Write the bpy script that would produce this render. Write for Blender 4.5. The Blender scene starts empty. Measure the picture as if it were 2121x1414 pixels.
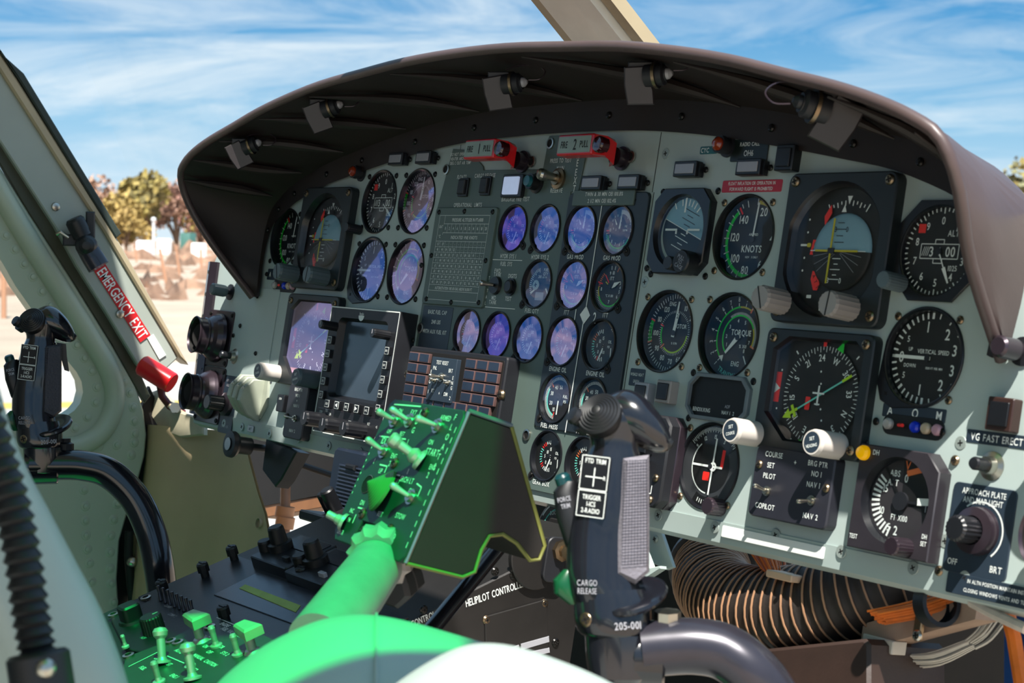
import bpy, math, random
from math import sin, cos, pi, radians, sqrt, atan2
from mathutils import Matrix, Vector, geometry
random.seed(7)
scn = bpy.context.scene
C = scn.collection
# ------------------------------------------------------------------ frame of the instrument panel
# panel frame: x to the right along the panel, y up its face, z out of it toward the pilots (authored in mm)
TILT = radians(9.5)
ORG = Vector((0, 0, 1.43))
F = Matrix.Translation(ORG) @ Matrix(((1, 0, 0, 0), (0, sin(TILT), -cos(TILT), 0), (0, cos(TILT), sin(TILT), 0), (0, 0, 0, 1)))
CR = Matrix(((0.57853436, 0.1534076, -0.8011018), (0.05904128, -0.9874538, -0.14645518), (-0.81351836, 0.03743128, -0.58033334)))
CP = Vector((1.56226863, -0.0649829, 1.12963184))
FPX, W, H = 3536.25, 2121, 1414
# ------------------------------------------------------------------ camera
cd = bpy.data.cameras.new('camera'); cam = bpy.data.objects.new('camera', cd); C.objects.link(cam)
rt, up, bk = Vector(CR[0]), -Vector(CR[1]), -Vector(CR[2])
cam.matrix_world = F @ Matrix(((rt.x, up.x, bk.x, CP.x), (rt.y, up.y, bk.y, CP.y), (rt.z, up.z, bk.z, CP.z), (0, 0, 0, 1)))
cd.sensor_width = 36; cd.lens = FPX / W * 36; cd.clip_start = 0.05; cd.clip_end = 3000
cd.dof.use_dof = True; cd.dof.focus_distance = 2.0; cd.dof.aperture_fstop = 14
scn.camera = cam
# ------------------------------------------------------------------ colour management
scn.view_settings.view_transform = 'Standard'; scn.view_settings.look = 'None'
scn.view_settings.gamma = 1; scn.view_settings.use_curve_mapping = False
scn.view_settings.exposure = 0.32
scn.cycles.max_bounces = 8; scn.cycles.transparent_max_bounces = 16
scn.cycles.caustics_reflective = False; scn.cycles.caustics_refractive = False
scn.cycles.sample_clamp_indirect = 6

def lin(c):
    if isinstance(c, str):
        c = tuple(int(c[i:i + 2], 16) / 255 for i in (0, 2, 4))
    return tuple(x / 12.92 if x <= .04045 else ((x + .055) / 1.055) ** 2.4 for x in c) + (1,)
# ------------------------------------------------------------------ sky
wd = bpy.data.worlds.new('sky'); scn.world = wd; wd.use_nodes = True
nt = wd.node_tree; N = nt.nodes; L = nt.links; N.clear()
out = N.new('ShaderNodeOutputWorld'); bg = N.new('ShaderNodeBackground'); tc = N.new('ShaderNodeTexCoord')
sep = N.new('ShaderNodeSeparateXYZ'); L.new(tc.outputs['Generated'], sep.inputs[0])
rmp = N.new('ShaderNodeValToRGB'); L.new(sep.outputs['Z'], rmp.inputs[0])
cr = rmp.color_ramp
cr.elements[0].position = 0.0; cr.elements[0].color = lin('c9dbe6')
cr.elements[1].position = 0.75; cr.elements[1].color = lin('6aa5d2')
for ps, cl in ((0.03, 'aecde0'), (0.07, '88b9d8'), (0.13, '5296c8'), (0.2, '3780bb'), (0.27, '4b92c8'), (0.4, '5c9cce')):
    e = cr.elements.new(ps); e.color = lin(cl)
mp = N.new('ShaderNodeMapping'); mp.inputs['Rotation'].default_value = (0.12, -0.3, 0.35); mp.inputs['Scale'].default_value = (2.2, 2.2, 13.0)
L.new(tc.outputs['Generated'], mp.inputs[0])
nz = N.new('ShaderNodeTexNoise'); nz.inputs['Scale'].default_value = 2.3; nz.inputs['Detail'].default_value = 9; nz.inputs['Roughness'].default_value = .62; nz.inputs['Distortion'].default_value = .9
L.new(mp.outputs[0], nz.inputs['Vector'])
r2 = N.new('ShaderNodeValToRGB'); L.new(nz.outputs[0], r2.inputs[0])
r2.color_ramp.elements[0].position = .40; r2.color_ramp.elements[0].color = (0, 0, 0, 1)
r2.color_ramp.elements[1].position = .7; r2.color_ramp.elements[1].color = (.85, .85, .85, 1)
mx = N.new('ShaderNodeMix'); mx.data_type = 'RGBA'; L.new(r2.outputs[0], mx.inputs[0]); L.new(rmp.outputs[0], mx.inputs[6]); mx.inputs[7].default_value = lin('d3e0e8')
L.new(mx.outputs[2], bg.inputs[0]); bg.inputs[1].default_value = 1.0; L.new(bg.outputs[0], out.inputs[0])
# ------------------------------------------------------------------ sun
SUN = Vector((1.2, 2.08, 1.0)).normalized()            # direction to the sun, panel frame
sd = bpy.data.lights.new('sun', 'SUN'); sd.energy = 8.5; sd.angle = radians(.55); sd.color = (1, .95, .88)
so = bpy.data.objects.new('sun', sd); C.objects.link(so)
so.matrix_world = Matrix.Translation((2, -3, 8)) @ (F.to_3x3() @ SUN).to_track_quat('Z', 'Y').to_matrix().to_4x4()

# ------------------------------------------------------------------ pixel <-> place helpers (results in mm, panel frame)
def ray(x, y):
    return (CR.transposed() @ Vector(((x - W / 2) / FPX, (y - H / 2) / FPX, 1)))
def uv(x, y, w=0):
    d = ray(x, y); s = (w * .001 - CP.z) / d.z; p = CP + d * s
    return p.x * 1000, p.y * 1000
def onu(x, y, u):
    d = ray(x, y); s = (u * .001 - CP.x) / d.x; p = (CP + d * s) * 1000
    return p                                           # x,y,z
def at(x, y, D):
    return (CP + ray(x, y).normalized() * D) * 1000
def camframe(x, y, D):
    'frame at a place seen at x,y: Z toward the viewer, Y up in the view, X to the right; mm'
    d = ray(x, y).normalized(); Z = -d; Y = (-Vector(CR[1])); Y = (Y - Z * Y.dot(Z)).normalized(); X = Y.cross(Z)
    p = at(x, y, D) * .001
    return Matrix(((X.x, Y.x, Z.x, p.x), (X.y, Y.y, Z.y, p.y), (X.z, Y.z, Z.z, p.z), (0, 0, 0, 1)))

# ------------------------------------------------------------------ materials
MT = {}
def mat(name, col, rough=.5, metal=0, spec=.5, var=.12, scale=40, bump=0, bscale=300, coat=0, emit=None):
    if name in MT: return MT[name]
    m = bpy.data.materials.new(name); m.use_nodes = True
    n = m.node_tree.nodes; l = m.node_tree.links; b = n['Principled BSDF']
    c = lin(col)
    b.inputs['Roughness'].default_value = rough; b.inputs['Metallic'].default_value = metal
    b.inputs['Specular IOR Level'].default_value = spec; b.inputs['Coat Weight'].default_value = coat
    if coat: b.inputs['Coat Roughness'].default_value = .08
    t = n.new('ShaderNodeTexCoord'); z = n.new('ShaderNodeTexNoise'); z.inputs['Scale'].default_value = scale; z.inputs['Detail'].default_value = 5
    l.new(t.outputs['Object'], z.inputs['Vector'])
    r = n.new('ShaderNodeValToRGB'); l.new(z.outputs[0], r.inputs[0])
    r.color_ramp.elements[0].position = .3; r.color_ramp.elements[1].position = .7
    r.color_ramp.elements[0].color = tuple(x * (1 - var) for x in c[:3]) + (1,)
    r.color_ramp.elements[1].color = tuple(min(1, x * (1 + var)) for x in c[:3]) + (1,)
    l.new(r.outputs[0], b.inputs['Base Color'])
    if bump:
        z2 = n.new('ShaderNodeTexNoise'); z2.inputs['Scale'].default_value = bscale; z2.inputs['Detail'].default_value = 3
        l.new(t.outputs['Object'], z2.inputs['Vector'])
        bp = n.new('ShaderNodeBump'); bp.inputs['Strength'].default_value = bump; bp.inputs['Distance'].default_value = .0006
        l.new(z2.outputs[0], bp.inputs['Height']); l.new(bp.outputs[0], b.inputs['Normal'])
    if emit:
        b.inputs['Emission Color'].default_value = lin(emit[0]); b.inputs['Emission Strength'].default_value = emit[1]
    MT[name] = m; return m
def glass(name, tint, gl, fac, rough=.03, add=False):
    if name in MT: return MT[name]
    m = bpy.data.materials.new(name); m.use_nodes = True; n = m.node_tree.nodes; l = m.node_tree.links; n.clear()
    o = n.new('ShaderNodeOutputMaterial'); t = n.new('ShaderNodeBsdfTransparent'); t.inputs[0].default_value = tint + (1,)
    g = n.new('ShaderNodeBsdfGlossy'); g.inputs[0].default_value = gl + (1,); g.inputs['Roughness'].default_value = rough
    if add:                                            # coated lens: see-through plus a tinted reflection
        mi = n.new('ShaderNodeAddShader'); l.new(t.outputs[0], mi.inputs[0]); l.new(g.outputs[0], mi.inputs[1]); l.new(mi.outputs[0], o.inputs[0])
        tc_ = n.new('ShaderNodeTexCoord'); z = n.new('ShaderNodeTexNoise'); z.inputs['Scale'].default_value = 25; l.new(tc_.outputs['Object'], z.inputs[0])
        mr = n.new('ShaderNodeMapRange'); l.new(z.outputs[0], mr.inputs[0]); mr.inputs['To Min'].default_value = fac * .85; mr.inputs['To Max'].default_value = fac * 1.15
        vm = n.new('ShaderNodeMix'); vm.data_type = 'RGBA'; vm.inputs[6].default_value = (0, 0, 0, 1); vm.inputs[7].default_value = gl + (1,); l.new(mr.outputs[0], vm.inputs[0]); l.new(vm.outputs[2], g.inputs[0]); MT[name] = m; return m
    mi = n.new('ShaderNodeMixShader'); l.new(t.outputs[0], mi.inputs[1]); l.new(g.outputs[0], mi.inputs[2]); l.new(mi.outputs[0], o.inputs[0])
    tc_ = n.new('ShaderNodeTexCoord'); z = n.new('ShaderNodeTexNoise'); z.inputs['Scale'].default_value = 25; l.new(tc_.outputs['Object'], z.inputs[0])
    mr = n.new('ShaderNodeMapRange'); l.new(z.outputs[0], mr.inputs[0]); mr.inputs['To Min'].default_value = fac * .85; mr.inputs['To Max'].default_value = fac * 1.15
    l.new(mr.outputs[0], mi.inputs[0]); MT[name] = m; return m

M_panel = mat('grey_green_panel_paint', 'aab8b4', .42, var=.05, scale=9, bump=.05)
M_plate = mat('dark_grey_green_plate', '55655f', .45, var=.07, scale=14, bump=.05)
M_engp = mat('black_blue_plate', '1d262c', .42, var=.1)
M_navy = mat('navy_decal', '27333f', .4)
M_blk = mat('black_metal', '121317', .38, var=.2)
M_bezel = mat('black_gloss_bezel', '15161b', .3, var=.2)
M_case = mat('black_wrinkle_case', '1a1b20', .5, bump=.15)
M_face = mat('black_dial_face', '0b0c0e', .55, var=.1)
M_wht = mat('white_marking', 'e6ebe6', .5, var=.03)
M_grn = mat('green_marking', '10cc30', .5, var=.05)
M_ygr = mat('yellow_green_marking', 'b2da14', .5, var=.05)
M_yel = mat('yellow_marking', 'c2b51e', .5, var=.05)
M_red = mat('red_marking', 'f22a20', .5, var=.05)
M_org = mat('orange_marking', 'e0743c', .5, var=.05)
M_teal = mat('teal_marking', '6fd2c0', .5, var=.05)
M_skyb = mat('attitude_sky_blue', '7fa9bb', .5, var=.04)
M_redp = mat('red_placard', 'b3122a', .4, var=.05)
M_redh = mat('red_handle_paint', 'd01018', .28, var=.05, coat=.4)
M_knobg = mat('grey_knob', '97928f', .45, var=.06)
M_knobd = mat('slate_knob', '56656b', .4)
M_knobw = mat('white_knob', 'cfc8c0', .4, var=.03)
M_knobb = mat('black_knob', '191a1e', .38, var=.15)
M_steel = mat('steel', 'b9b4a8', .28, metal=1, var=.06)
M_tog = mat('satin_toggle_metal', 'bdbcb4', .38, metal=.55, var=.05)
M_brass = mat('worn_brass_screw', '8d7a62', .35, metal=1)
M_scr = mat('black_screw', '141210', .3, metal=.4)
M_grys = mat('panel_screw', '9aa59f', .4, metal=.3)
M_lite = mat('grey_lamp_lens', '9c9ca2', .25, var=.06)
M_purm = mat('anodised_purple_black', '3a3038', .3, metal=.5, coat=.3)
M_shin = mat('brown_black_shield_paint', '1e1411', .6, var=.2, scale=12, bump=.25, bscale=120)
M_shout = mat('brown_shield_coat', '4f4140', .42, var=.12, scale=10, bump=.1)
M_beige = mat('sage_cream_paint', 'acb6a2', .42, var=.06, scale=6)
M_tan = mat('tan_trim_paint', 'aa9c80', .45, var=.1, scale=8)
M_sheet = mat('beige_sheet_metal', 'bba582', .5, var=.16, scale=5, bump=.1, bscale=20)
M_white = mat('white_paint', 'e3e6e2', .4, var=.02)
M_seal = mat('dark_green_seal', '28332e', .6)
M_ped = mat('pedestal_black', '1c1a19', .45, var=.15, bump=.1)
M_pedp = mat('pedestal_plate_black', '16171c', .36, var=.2, bump=.12, bscale=160)
M_seat = mat('pale_seat_cover', 'a4b1a9', .6, var=.04, scale=8, bump=.2, bscale=60)
M_box = mat('black_wrinkle_paint', '1a1613', .6, bump=.4, bscale=220)
M_edge = mat('olive_box_edge', '6e7030', .6, bump=.4, bscale=220)
M_green = mat('bottle_green_plate', '1d3a33', .42, var=.1)
M_rub = mat('black_rubber', '101114', .45, var=.2)
M_cyc = mat('black_grip_enamel', '15161c', .2, var=.15, coat=.5)
M_tubeg = mat('grey_black_tube', '34323a', .28, metal=.4, coat=.2)
M_tube = mat('black_tube', '15161b', .33, coat=.2)
M_duct = mat('brown_black_duct', '261f1b', .6, var=.25, bump=.4)
M_rib = mat('copper_rib', 'a27a5c', .5, var=.2)
M_owire = mat('orange_wire', 'd2690c', .5, var=.3)
M_wwire = mat('white_wire', 'bdb7ab', .5)
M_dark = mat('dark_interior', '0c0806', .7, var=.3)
G_clear = glass('clear_lens', (.97, .98, .98), (1, 1, 1), .025)
G_clear2 = glass('bright_clear_lens', (.88, .9, .9), (1, .8, .95), .13, add=True)
G_purple = glass('purple_coated_lens', (.8, .78, .86), (.5, .27, .95), .4, add=True)
G_blue = glass('blue_coated_lens', (.78, .82, .88), (.5, .45, .85), .42, add=True)
G_lav = glass('lavender_coated_lens', (.78, .78, .85), (1, .62, .9), .42, add=True)
G_screen = glass('screen_glass', (.8, .85, .9), (.6, .75, .8), .12, .08)
# ------------------------------------------------------------------ glyphs
GL = {}
def glyph(ch):
    if ch in GL: return GL[ch]
    cu = bpy.data.curves.new('glyph', 'FONT'); cu.body = ch; cu.size = 1; cu.resolution_u = 3; cu.offset = .012
    o = bpy.data.objects.new('glyph', cu); C.objects.link(o)
    dg = bpy.context.evaluated_depsgraph_get(); me = bpy.data.meshes.new_from_object(o.evaluated_get(dg))
    vs = [(v.co.x, v.co.y) for v in me.vertices]; fs = [tuple(p.vertices) for p in me.polygons]
    bpy.data.objects.remove(o); bpy.data.curves.remove(cu); bpy.data.meshes.remove(me)
    if vs:
        x0 = min(v[0] for v in vs); x1 = max(v[0] for v in vs)
        vs = [(x - x0, y) for x, y in vs]; GL[ch] = (vs, fs, x1 - x0)
    else: GL[ch] = ([], [], .3)
    return GL[ch]
# ------------------------------------------------------------------ mesh builder (mm)
def rrect(w, h, r=2, n=4):
    p = []
    for cx, cy, a0 in ((w / 2 - r, h / 2 - r, 0), (-w / 2 + r, h / 2 - r, 90), (-w / 2 + r, -h / 2 + r, 180), (w / 2 - r, -h / 2 + r, 270)):
        for k in range(n + 1):
            a = radians(a0 + 90 * k / n); p.append((cx + r * cos(a), cy + r * sin(a)))
    return p
def cham(w, h, c):
    return [(w/2, h/2 - c), (w/2 - c, h/2), (-w/2 + c, h/2), (-w/2, h/2 - c), (-w/2, -h/2 + c), (-w/2 + c, -h/2), (w/2 - c, -h/2), (w/2, -h/2 + c)]
def circ(r, n=40, cx=0, cy=0):
    return [(cx + r * cos(2 * pi * k / n), cy + r * sin(2 * pi * k / n)) for k in range(n)]
def shift(p, x, y): return [(a + x, b + y) for a, b in p]
def area(p): return sum(p[i][0] * p[(i + 1) % len(p)][1] - p[(i + 1) % len(p)][0] * p[i][1] for i in range(len(p))) / 2
def inset(p, d):
    n = len(p); s = 1 if area(p) > 0 else -1; o = []
    for i in range(n):
        a, b, c = Vector(p[i - 1]), Vector(p[i]), Vector(p[(i + 1) % n])
        e1 = (b - a); e2 = (c - b)
        if e1.length < 1e-6: e1 = e2
        if e2.length < 1e-6: e2 = e1
        e1.normalize(); e2.normalize()
        n1 = Vector((-e1.y, e1.x)) * s; n2 = Vector((-e2.y, e2.x)) * s; m = n1 + n2
        m = m / max(m.length_squared, .3) * 2 if m.length > 1e-6 else n1
        o.append((b.x + m.x * d, b.y + m.y * d))
    return o
def frame_to(z, upv=(0, 1, 0), o=(0, 0, 0)):
    z = Vector(z).normalized(); u_ = Vector(upv); x = u_.cross(z)
    if x.length < 1e-5: x = Vector((1, 0, 0)).cross(z)
    x.normalize(); y = z.cross(x)
    return Matrix(((x.x, y.x, z.x, o[0]), (x.y, y.y, z.y, o[1]), (x.z, y.z, z.z, o[2]), (0, 0, 0, 1)))
class MB:
    def __init__(s): s.v = []; s.f = []; s.m = []; s.mats = []; s.T = Matrix.Identity(4)
    def add(s, vs, fs, m):
        if m not in s.mats: s.mats.append(m)
        k = s.mats.index(m); b = len(s.v); T = s.T
        s.v += [T @ Vector(v) for v in vs]; s.f += [tuple(b + i for i in f) for f in fs]; s.m += [k] * len(fs); return s
    def at(s, x=0, y=0, z=0, rz=0): s.T = Matrix.Translation((x, y, z)) @ Matrix.Rotation(radians(rz), 4, 'Z'); return s
    def fr(s, M_=None): s.T = M_ if M_ is not None else Matrix.Identity(4); return s
    def prism(s, p, z0, z1, m, bev=0, holes=(), mtop=None, bottom=True):
        if area(p) < 0: p = p[::-1]
        n = len(p); vs = [(x, y, z0) for x, y in p]; fs = []
        rings = [(p, z1 - bev)] if bev else []
        top = inset(p, bev) if bev else p
        rings.append((top, z1))
        for q, z in rings:
            b = len(vs); vs += [(x, y, z) for x, y in q]
            fs += [(b - n + i, b - n + (i + 1) % n, b + (i + 1) % n, b + i) for i in range(n)]
        if bottom and not holes: fs.append(tuple(range(n))[::-1])
        s.add(vs, fs, m)
        hs = [h[::-1] if area(h) > 0 else h for h in holes]
        if len(hs) == 1 and len(hs[0]) == n:
            h = hs[0][::-1]; s.add([(x, y, z1) for x, y in top] + [(x, y, z1) for x, y in h], [(i, (i + 1) % n, n + (i + 1) % n, n + i) for i in range(n)], mtop or m)
            h = hs[0]; k = n; s.add([(x, y, z1) for x, y in h] + [(x, y, z0) for x, y in h], [(i, (i + 1) % k, k + (i + 1) % k, k + i)[::-1] for i in range(k)], m); return s
        pl = [[Vector((x, y, 0)) for x, y in top]] + [[Vector((x, y, 0)) for x, y in h] for h in hs]
        tris = geometry.tessellate_polygon(pl); flat = [q for a in pl for q in a]
        tv = [(q.x, q.y, z1) for q in flat]; tf = []
        for t in tris:
            a, b_, c = (flat[i] for i in t)
            if (b_ - a).cross(c - a).z < 0: t = (t[0], t[2], t[1])
            tf.append(tuple(t))
        s.add(tv, tf, mtop or m)
        for h in hs:
            k = len(h); s.add([(x, y, z1) for x, y in h] + [(x, y, z0) for x, y in h], [(i, (i + 1) % k, k + (i + 1) % k, k + i)[::-1] for i in range(k)], m)
        return s
    def box(s, cx, cy, cz, sx, sy, sz, m, bev=0):
        return s.prism(shift([(sx/2, sy/2), (-sx/2, sy/2), (-sx/2, -sy/2), (sx/2, -sy/2)], cx, cy), cz - sz/2, cz + sz/2, m, bev)
    def lathe(s, prof, m, n=32, cx=0, cy=0, kn=None):
        vs = []; rings = []
        for r, z in prof:
            if r < 1e-6: rings.append([len(vs)]); vs.append((cx, cy, z))
            else:
                rings.append(list(range(len(vs), len(vs) + n)))
                for k in range(n):
                    a = 2 * pi * k / n; rr = r * (kn if (kn and k % 2) else 1) if kn else r
                    vs.append((cx + rr * cos(a), cy + rr * sin(a), z))
        for i in range(len(rings) - 1):
            a, b = rings[i], rings[i + 1]; fs = []
            mm = m[i] if isinstance(m, (list, tuple)) else m
            for k in range(n):
                k2 = (k + 1) % n
                if len(a) == 1 and len(b) == 1: continue
                if len(a) == 1: fs.append((a[0], b[k2], b[k]))
                elif len(b) == 1: fs.append((a[k], a[k2], b[0]))
                else: fs.append((a[k], a[k2], b[k2], b[k]))
            used = sorted({q for f in fs for q in f}); mp_ = {q: i_ for i_, q in enumerate(used)}
            s.add([vs[q] for q in used], [tuple(mp_[q] for q in f) for f in fs], mm)
        return s
    def cyl(s, cx, cy, z0, z1, r, m, n=24, r1=None, bev=0):
        r1 = r if r1 is None else r1
        return s.lathe([(0, z0), (r, z0), (r1, z1 - bev), (r1 - bev, z1), (0, z1)], m, n, cx, cy)
    def disc(s, cx, cy, z, r, m, n=40):
        return s.add([(x, y, z) for x, y in circ(r, n, cx, cy)], [tuple(range(n))], m)
    def flat(s, p, z, m):
        if area(p) < 0: p = p[::-1]
        return s.add([(x, y, z) for x, y in p], [tuple(range(len(p)))], m)
    def arc(s, r0, r1, a0, a1, z, m, cx=0, cy=0, n=None):
        n = n or max(3, int(abs(a1 - a0) / 8)); vs = []
        for k in range(n + 1):
            a = radians(a0 + (a1 - a0) * k / n); vs += [(cx + r0 * sin(a), cy + r0 * cos(a), z), (cx + r1 * sin(a), cy + r1 * cos(a), z)]
        return s.add(vs, [(2*k, 2*k + 1, 2*k + 3, 2*k + 2) for k in range(n)], m)
    def tick(s, a, r0, r1, w, z, m, cx=0, cy=0, w1=None):
        a = radians(a); w1 = w if w1 is None else w1; d = Vector((sin(a), cos(a))); q = Vector((cos(a), -sin(a)))
        P = [d * r0 - q * w/2, d * r0 + q * w/2, d * r1 + q * w1/2, d * r1 - q * w1/2]
        return s.add([(cx + p.x, cy + p.y, z) for p in P], [(0, 1, 2, 3)], m)
    def line(s, x0, y0, x1, y1, w, z, m):
        d = Vector((x1 - x0, y1 - y0)); d.normalize(); q = Vector((-d.y, d.x)) * w / 2
        return s.add([(x0 - q.x, y0 - q.y, z), (x1 - q.x, y1 - q.y, z), (x1 + q.x, y1 + q.y, z), (x0 + q.x, y0 + q.y, z)], [(0, 1, 2, 3)], m)
    def text(s, t, x, y, h, z, m, rz=0, al='C', xs=.82, sp=.1):
        'h is the capital height'
        k = h / .72; w = 0; pos = []
        for ch in t:
            g = glyph(ch); pos.append(w); w += g[2] + sp
        w -= sp; x0 = {'C': -w / 2, 'L': 0, 'R': -w}[al]; c_, s_ = cos(radians(rz)), sin(radians(rz))
        for ch, px in zip(t, pos):
            g = glyph(ch)
            if not g[0]: continue
            vs = []
            for a, b in g[0]:
                X = (a + px + x0) * k * xs; Y = b * k - h / 2; vs.append((x + X * c_ - Y * s_, y + X * s_ + Y * c_, z))
            s.add(vs, g[1], m)
        return s
    def vtext(s, t, x, y, h, z, m, dy=None):
        for i, ch in enumerate(t): s.text(ch, x, y - i * (dy or h * 1.35), h, z, m)
        return s
    def ctext(s, t, r, a0, da, h, z, m, flip=False):
        for i, ch in enumerate(t):
            a = a0 + i * da; s.text(ch, r * sin(radians(a)), r * cos(radians(a)), h, z, m, rz=(180 - a) if flip else -a)
        return s
    def loft(s, rings, m, cap=True, close=True):
        n = len(rings[0]); vs = [p for r in rings for p in r]; fs = []
        for i in range(len(rings) - 1):
            for k in range(n if close else n - 1):
                k2 = (k + 1) % n; fs.append((i * n + k, i * n + k2, (i + 1) * n + k2, (i + 1) * n + k))
        if cap and close: fs += [tuple(range(n))[::-1], tuple(range((len(rings) - 1) * n, len(rings) * n))]
        return s.add(vs, fs, m)
    def tube(s, pts, r, m, n=10, cap=True, ell=1):
        pts = [Vector(p) for p in pts]; k = len(pts); rs = r if isinstance(r, (list, tuple)) else [r] * k; rings = []
        x = None
        for i in range(k):
            t = (pts[min(i + 1, k - 1)] - pts[max(i - 1, 0)]).normalized()
            if x is None:
                x = t.cross(Vector((0, 0, 1)) if abs(t.z) < .9 else Vector((1, 0, 0))).normalized()
            else: x = (x - t * x.dot(t)).normalized()
            y = t.cross(x)
            rings.append([tuple(pts[i] + x * rs[i] * cos(2*pi*j/n) + y * rs[i] * ell * sin(2*pi*j/n)) for j in range(n)])
        return s.loft(rings, m, cap)
    def ball(s, c, r, m, n=16, sy=1, sz=1):
        T = s.T.copy(); s.T = T @ Matrix.Translation(c) @ Matrix.Diagonal((1, sy, sz, 1))
        s.lathe([(max(0, r * sin(pi * i / 8)) if i not in (0, 8) else 0, -r * cos(pi * i / 8)) for i in range(9)], m, n); s.T = T; return s
    def build(s, name, parent=None, M_=None, ang=38, fix=False):
        me = bpy.data.meshes.new(name); me.from_pydata([tuple(v * .001) for v in s.v], [], s.f)
        for m in s.mats: me.materials.append(m)
        me.polygons.foreach_set('material_index', s.m); me.polygons.foreach_set('use_smooth', [True] * len(s.f)); me.update()
        me.set_sharp_from_angle(angle=radians(ang))
        o = bpy.data.objects.new(name, me); C.objects.link(o)
        if parent: o.parent = parent
        elif M_ is not None: o.matrix_world = M_
        return o
def catmull(pts, sub=6):
    P = [Vector(p) for p in pts]; o = []
    for i in range(len(P) - 1):
        a, b, c, d = P[max(i-1, 0)], P[i], P[i+1], P[min(i+2, len(P)-1)]
        for k in range(sub):
            t = k / sub; o.append(.5 * (2*b + (c - a) * t + (2*a - 5*b + 4*c - d) * t*t + (3*b - a - 3*c + d) * t**3))
    o.append(P[-1]); return o
def tag(o, label, cat, group=None, kind=None):
    if kind: o['kind'] = kind
    if label: o['label'] = label
    if cat: o['category'] = cat
    if group: o['group'] = group
    return o
def thing(name, label, cat, u=0, v=0, w=0, group=None, M_=None):
    e = bpy.data.objects.new(name, None); C.objects.link(e); e.empty_display_size = .02
    e.matrix_world = F @ (M_ if M_ is not None else Matrix.Translation((u * .001, v * .001, w * .001)))
    return tag(e, label, cat, group)
def mesh_thing(mb, name, label, cat, u=0, v=0, w=0, group=None, M_=None, kind=None, ang=38):
    o = mb.build(name, ang=ang); o.matrix_world = F @ (M_ if M_ is not None else Matrix.Translation((u * .001, v * .001, w * .001)))
    return tag(o, label, cat, group, kind)
# ================================================================== INSTRUMENT PANEL
HOLES = []                                             # (u, v, r) cut through the panel sheet
def screw(mb, x, y, z, r=3.6, m=None, h=1.8, slot=True, rz=20):
    m = m or M_scr; T = mb.T.copy(); mb.T = T @ Matrix.Translation((x, y, z)) @ Matrix.Rotation(radians(rz), 4, 'Z')
    mb.lathe([(r, 0), (r, h * .35), (r * .72, h * .85), (0, h)], m, 18)
    if slot:
        for a in (0, pi / 2):
            mb.T = T @ Matrix.Translation((x, y, z + h * .97)) @ Matrix.Rotation(radians(rz) + a, 4, 'Z'); mb.box(0, 0, 0, r * 1.1, r * .26, .5, M_dark)
    mb.T = T
def knob(mb, x, y, z, r, h, m, cap=None, ribs=0, M_=None):
    T = mb.T.copy(); mb.T = T @ (M_ if M_ is not None else Matrix.Translation((x, y, z)))
    prof = [(r, 0), (r, h * .9), (r * .9, h), (0, h)]
    mb.lathe(prof, m, ribs * 2 if ribs else 32, kn=.94 if ribs else None)
    if cap: mb.disc(0, 0, h + .15, r * .78, cap)
    mb.T = T
def toggle(parent, x, y, z, ln=16, r=2.6, tilt=(0, 0), m=None, name='toggle_switch', nut=True, label=None):
    mb = MB(); m = m or M_steel
    if nut: mb.at(x, y, z).lathe([(r * 2.1, 0), (r * 2.1, 1.6), (r * 1.5, 1.6), (r * 1.4, 4), (0, 4)], M_steel, 12)
    d = Vector((tilt[0], tilt[1], 1)).normalized()
    mb.fr(frame_to(d, o=(x, y, z + 2))).lathe([(r * .55, 0), (r * .75, ln * .5), (r, ln * .85), (r * .9, ln * .97), (r * .5, ln * 1.03), (0, ln * 1.05)], m, 14)
    o = mb.build(name, parent)
    if label: o['label'] = label
    return o
# ---- dial graphics: each takes (mb, R, z)
def d_oil(mb, R, z, c1=M_wht, rng=((150, 200, M_wht),), num=('15', '10', '5', '0'), t=('OIL', '\u00b0C', 'PSI', 'X10'), hot=None):
    for k in range(19):
        a = -5 - k * 10.3; m = M_wht
        if hot:
            for lo, hi, mm in hot:
                if lo <= k <= hi: m = mm
        mb.tick(a, R * .5 if k % 3 == 0 else R * .54, R * .68, R * .04, z, m)
    for s_, (x, y) in zip(num, ((.04, .31), (-.16, .17), (-.32, -.02), (-.2, -.28))): mb.text(s_, x * R, y * R, R * .15, z, M_wht)
    if hot and len(hot) > 3: pass
    mb.text(t[0], .5 * R, .18 * R, R * .13, z, M_wht); mb.text(t[1], .02 * R, 0, R * .12, z, M_wht)
    mb.text(t[2], .45 * R, -.04 * R, R * .1, z, M_wht); mb.text(t[3], .12 * R, -.28 * R, R * .13, z, M_wht)
    for k in range(16):
        a = 35 + k * 7; mb.tick(a, R * .82, R * .93, R * .035, z, M_wht)
def n_oil(mb, R, z):
    mb.tick(0, 0, 1, 0, z, M_wht)
    mb.line(.1 * R, -.12 * R, -.12 * R, -.66 * R, R * .07, z, M_wht); mb.line(.66 * R, -.08 * R, .7 * R, -.62 * R, R * .05, z, M_wht)
def d_volt(mb, R, z):
    d_oil(mb, R, z, num=('130', '120', 'A', '100'), t=('', '', 'VOLT', '90'))
def d_amps(mb, R, z):
    d_oil(mb, R, z, num=('3', '2', '', '1'), t=('AMPS', '', '', 'X10'), hot=((9, 9, M_red), (11, 18, M_teal)))
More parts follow.
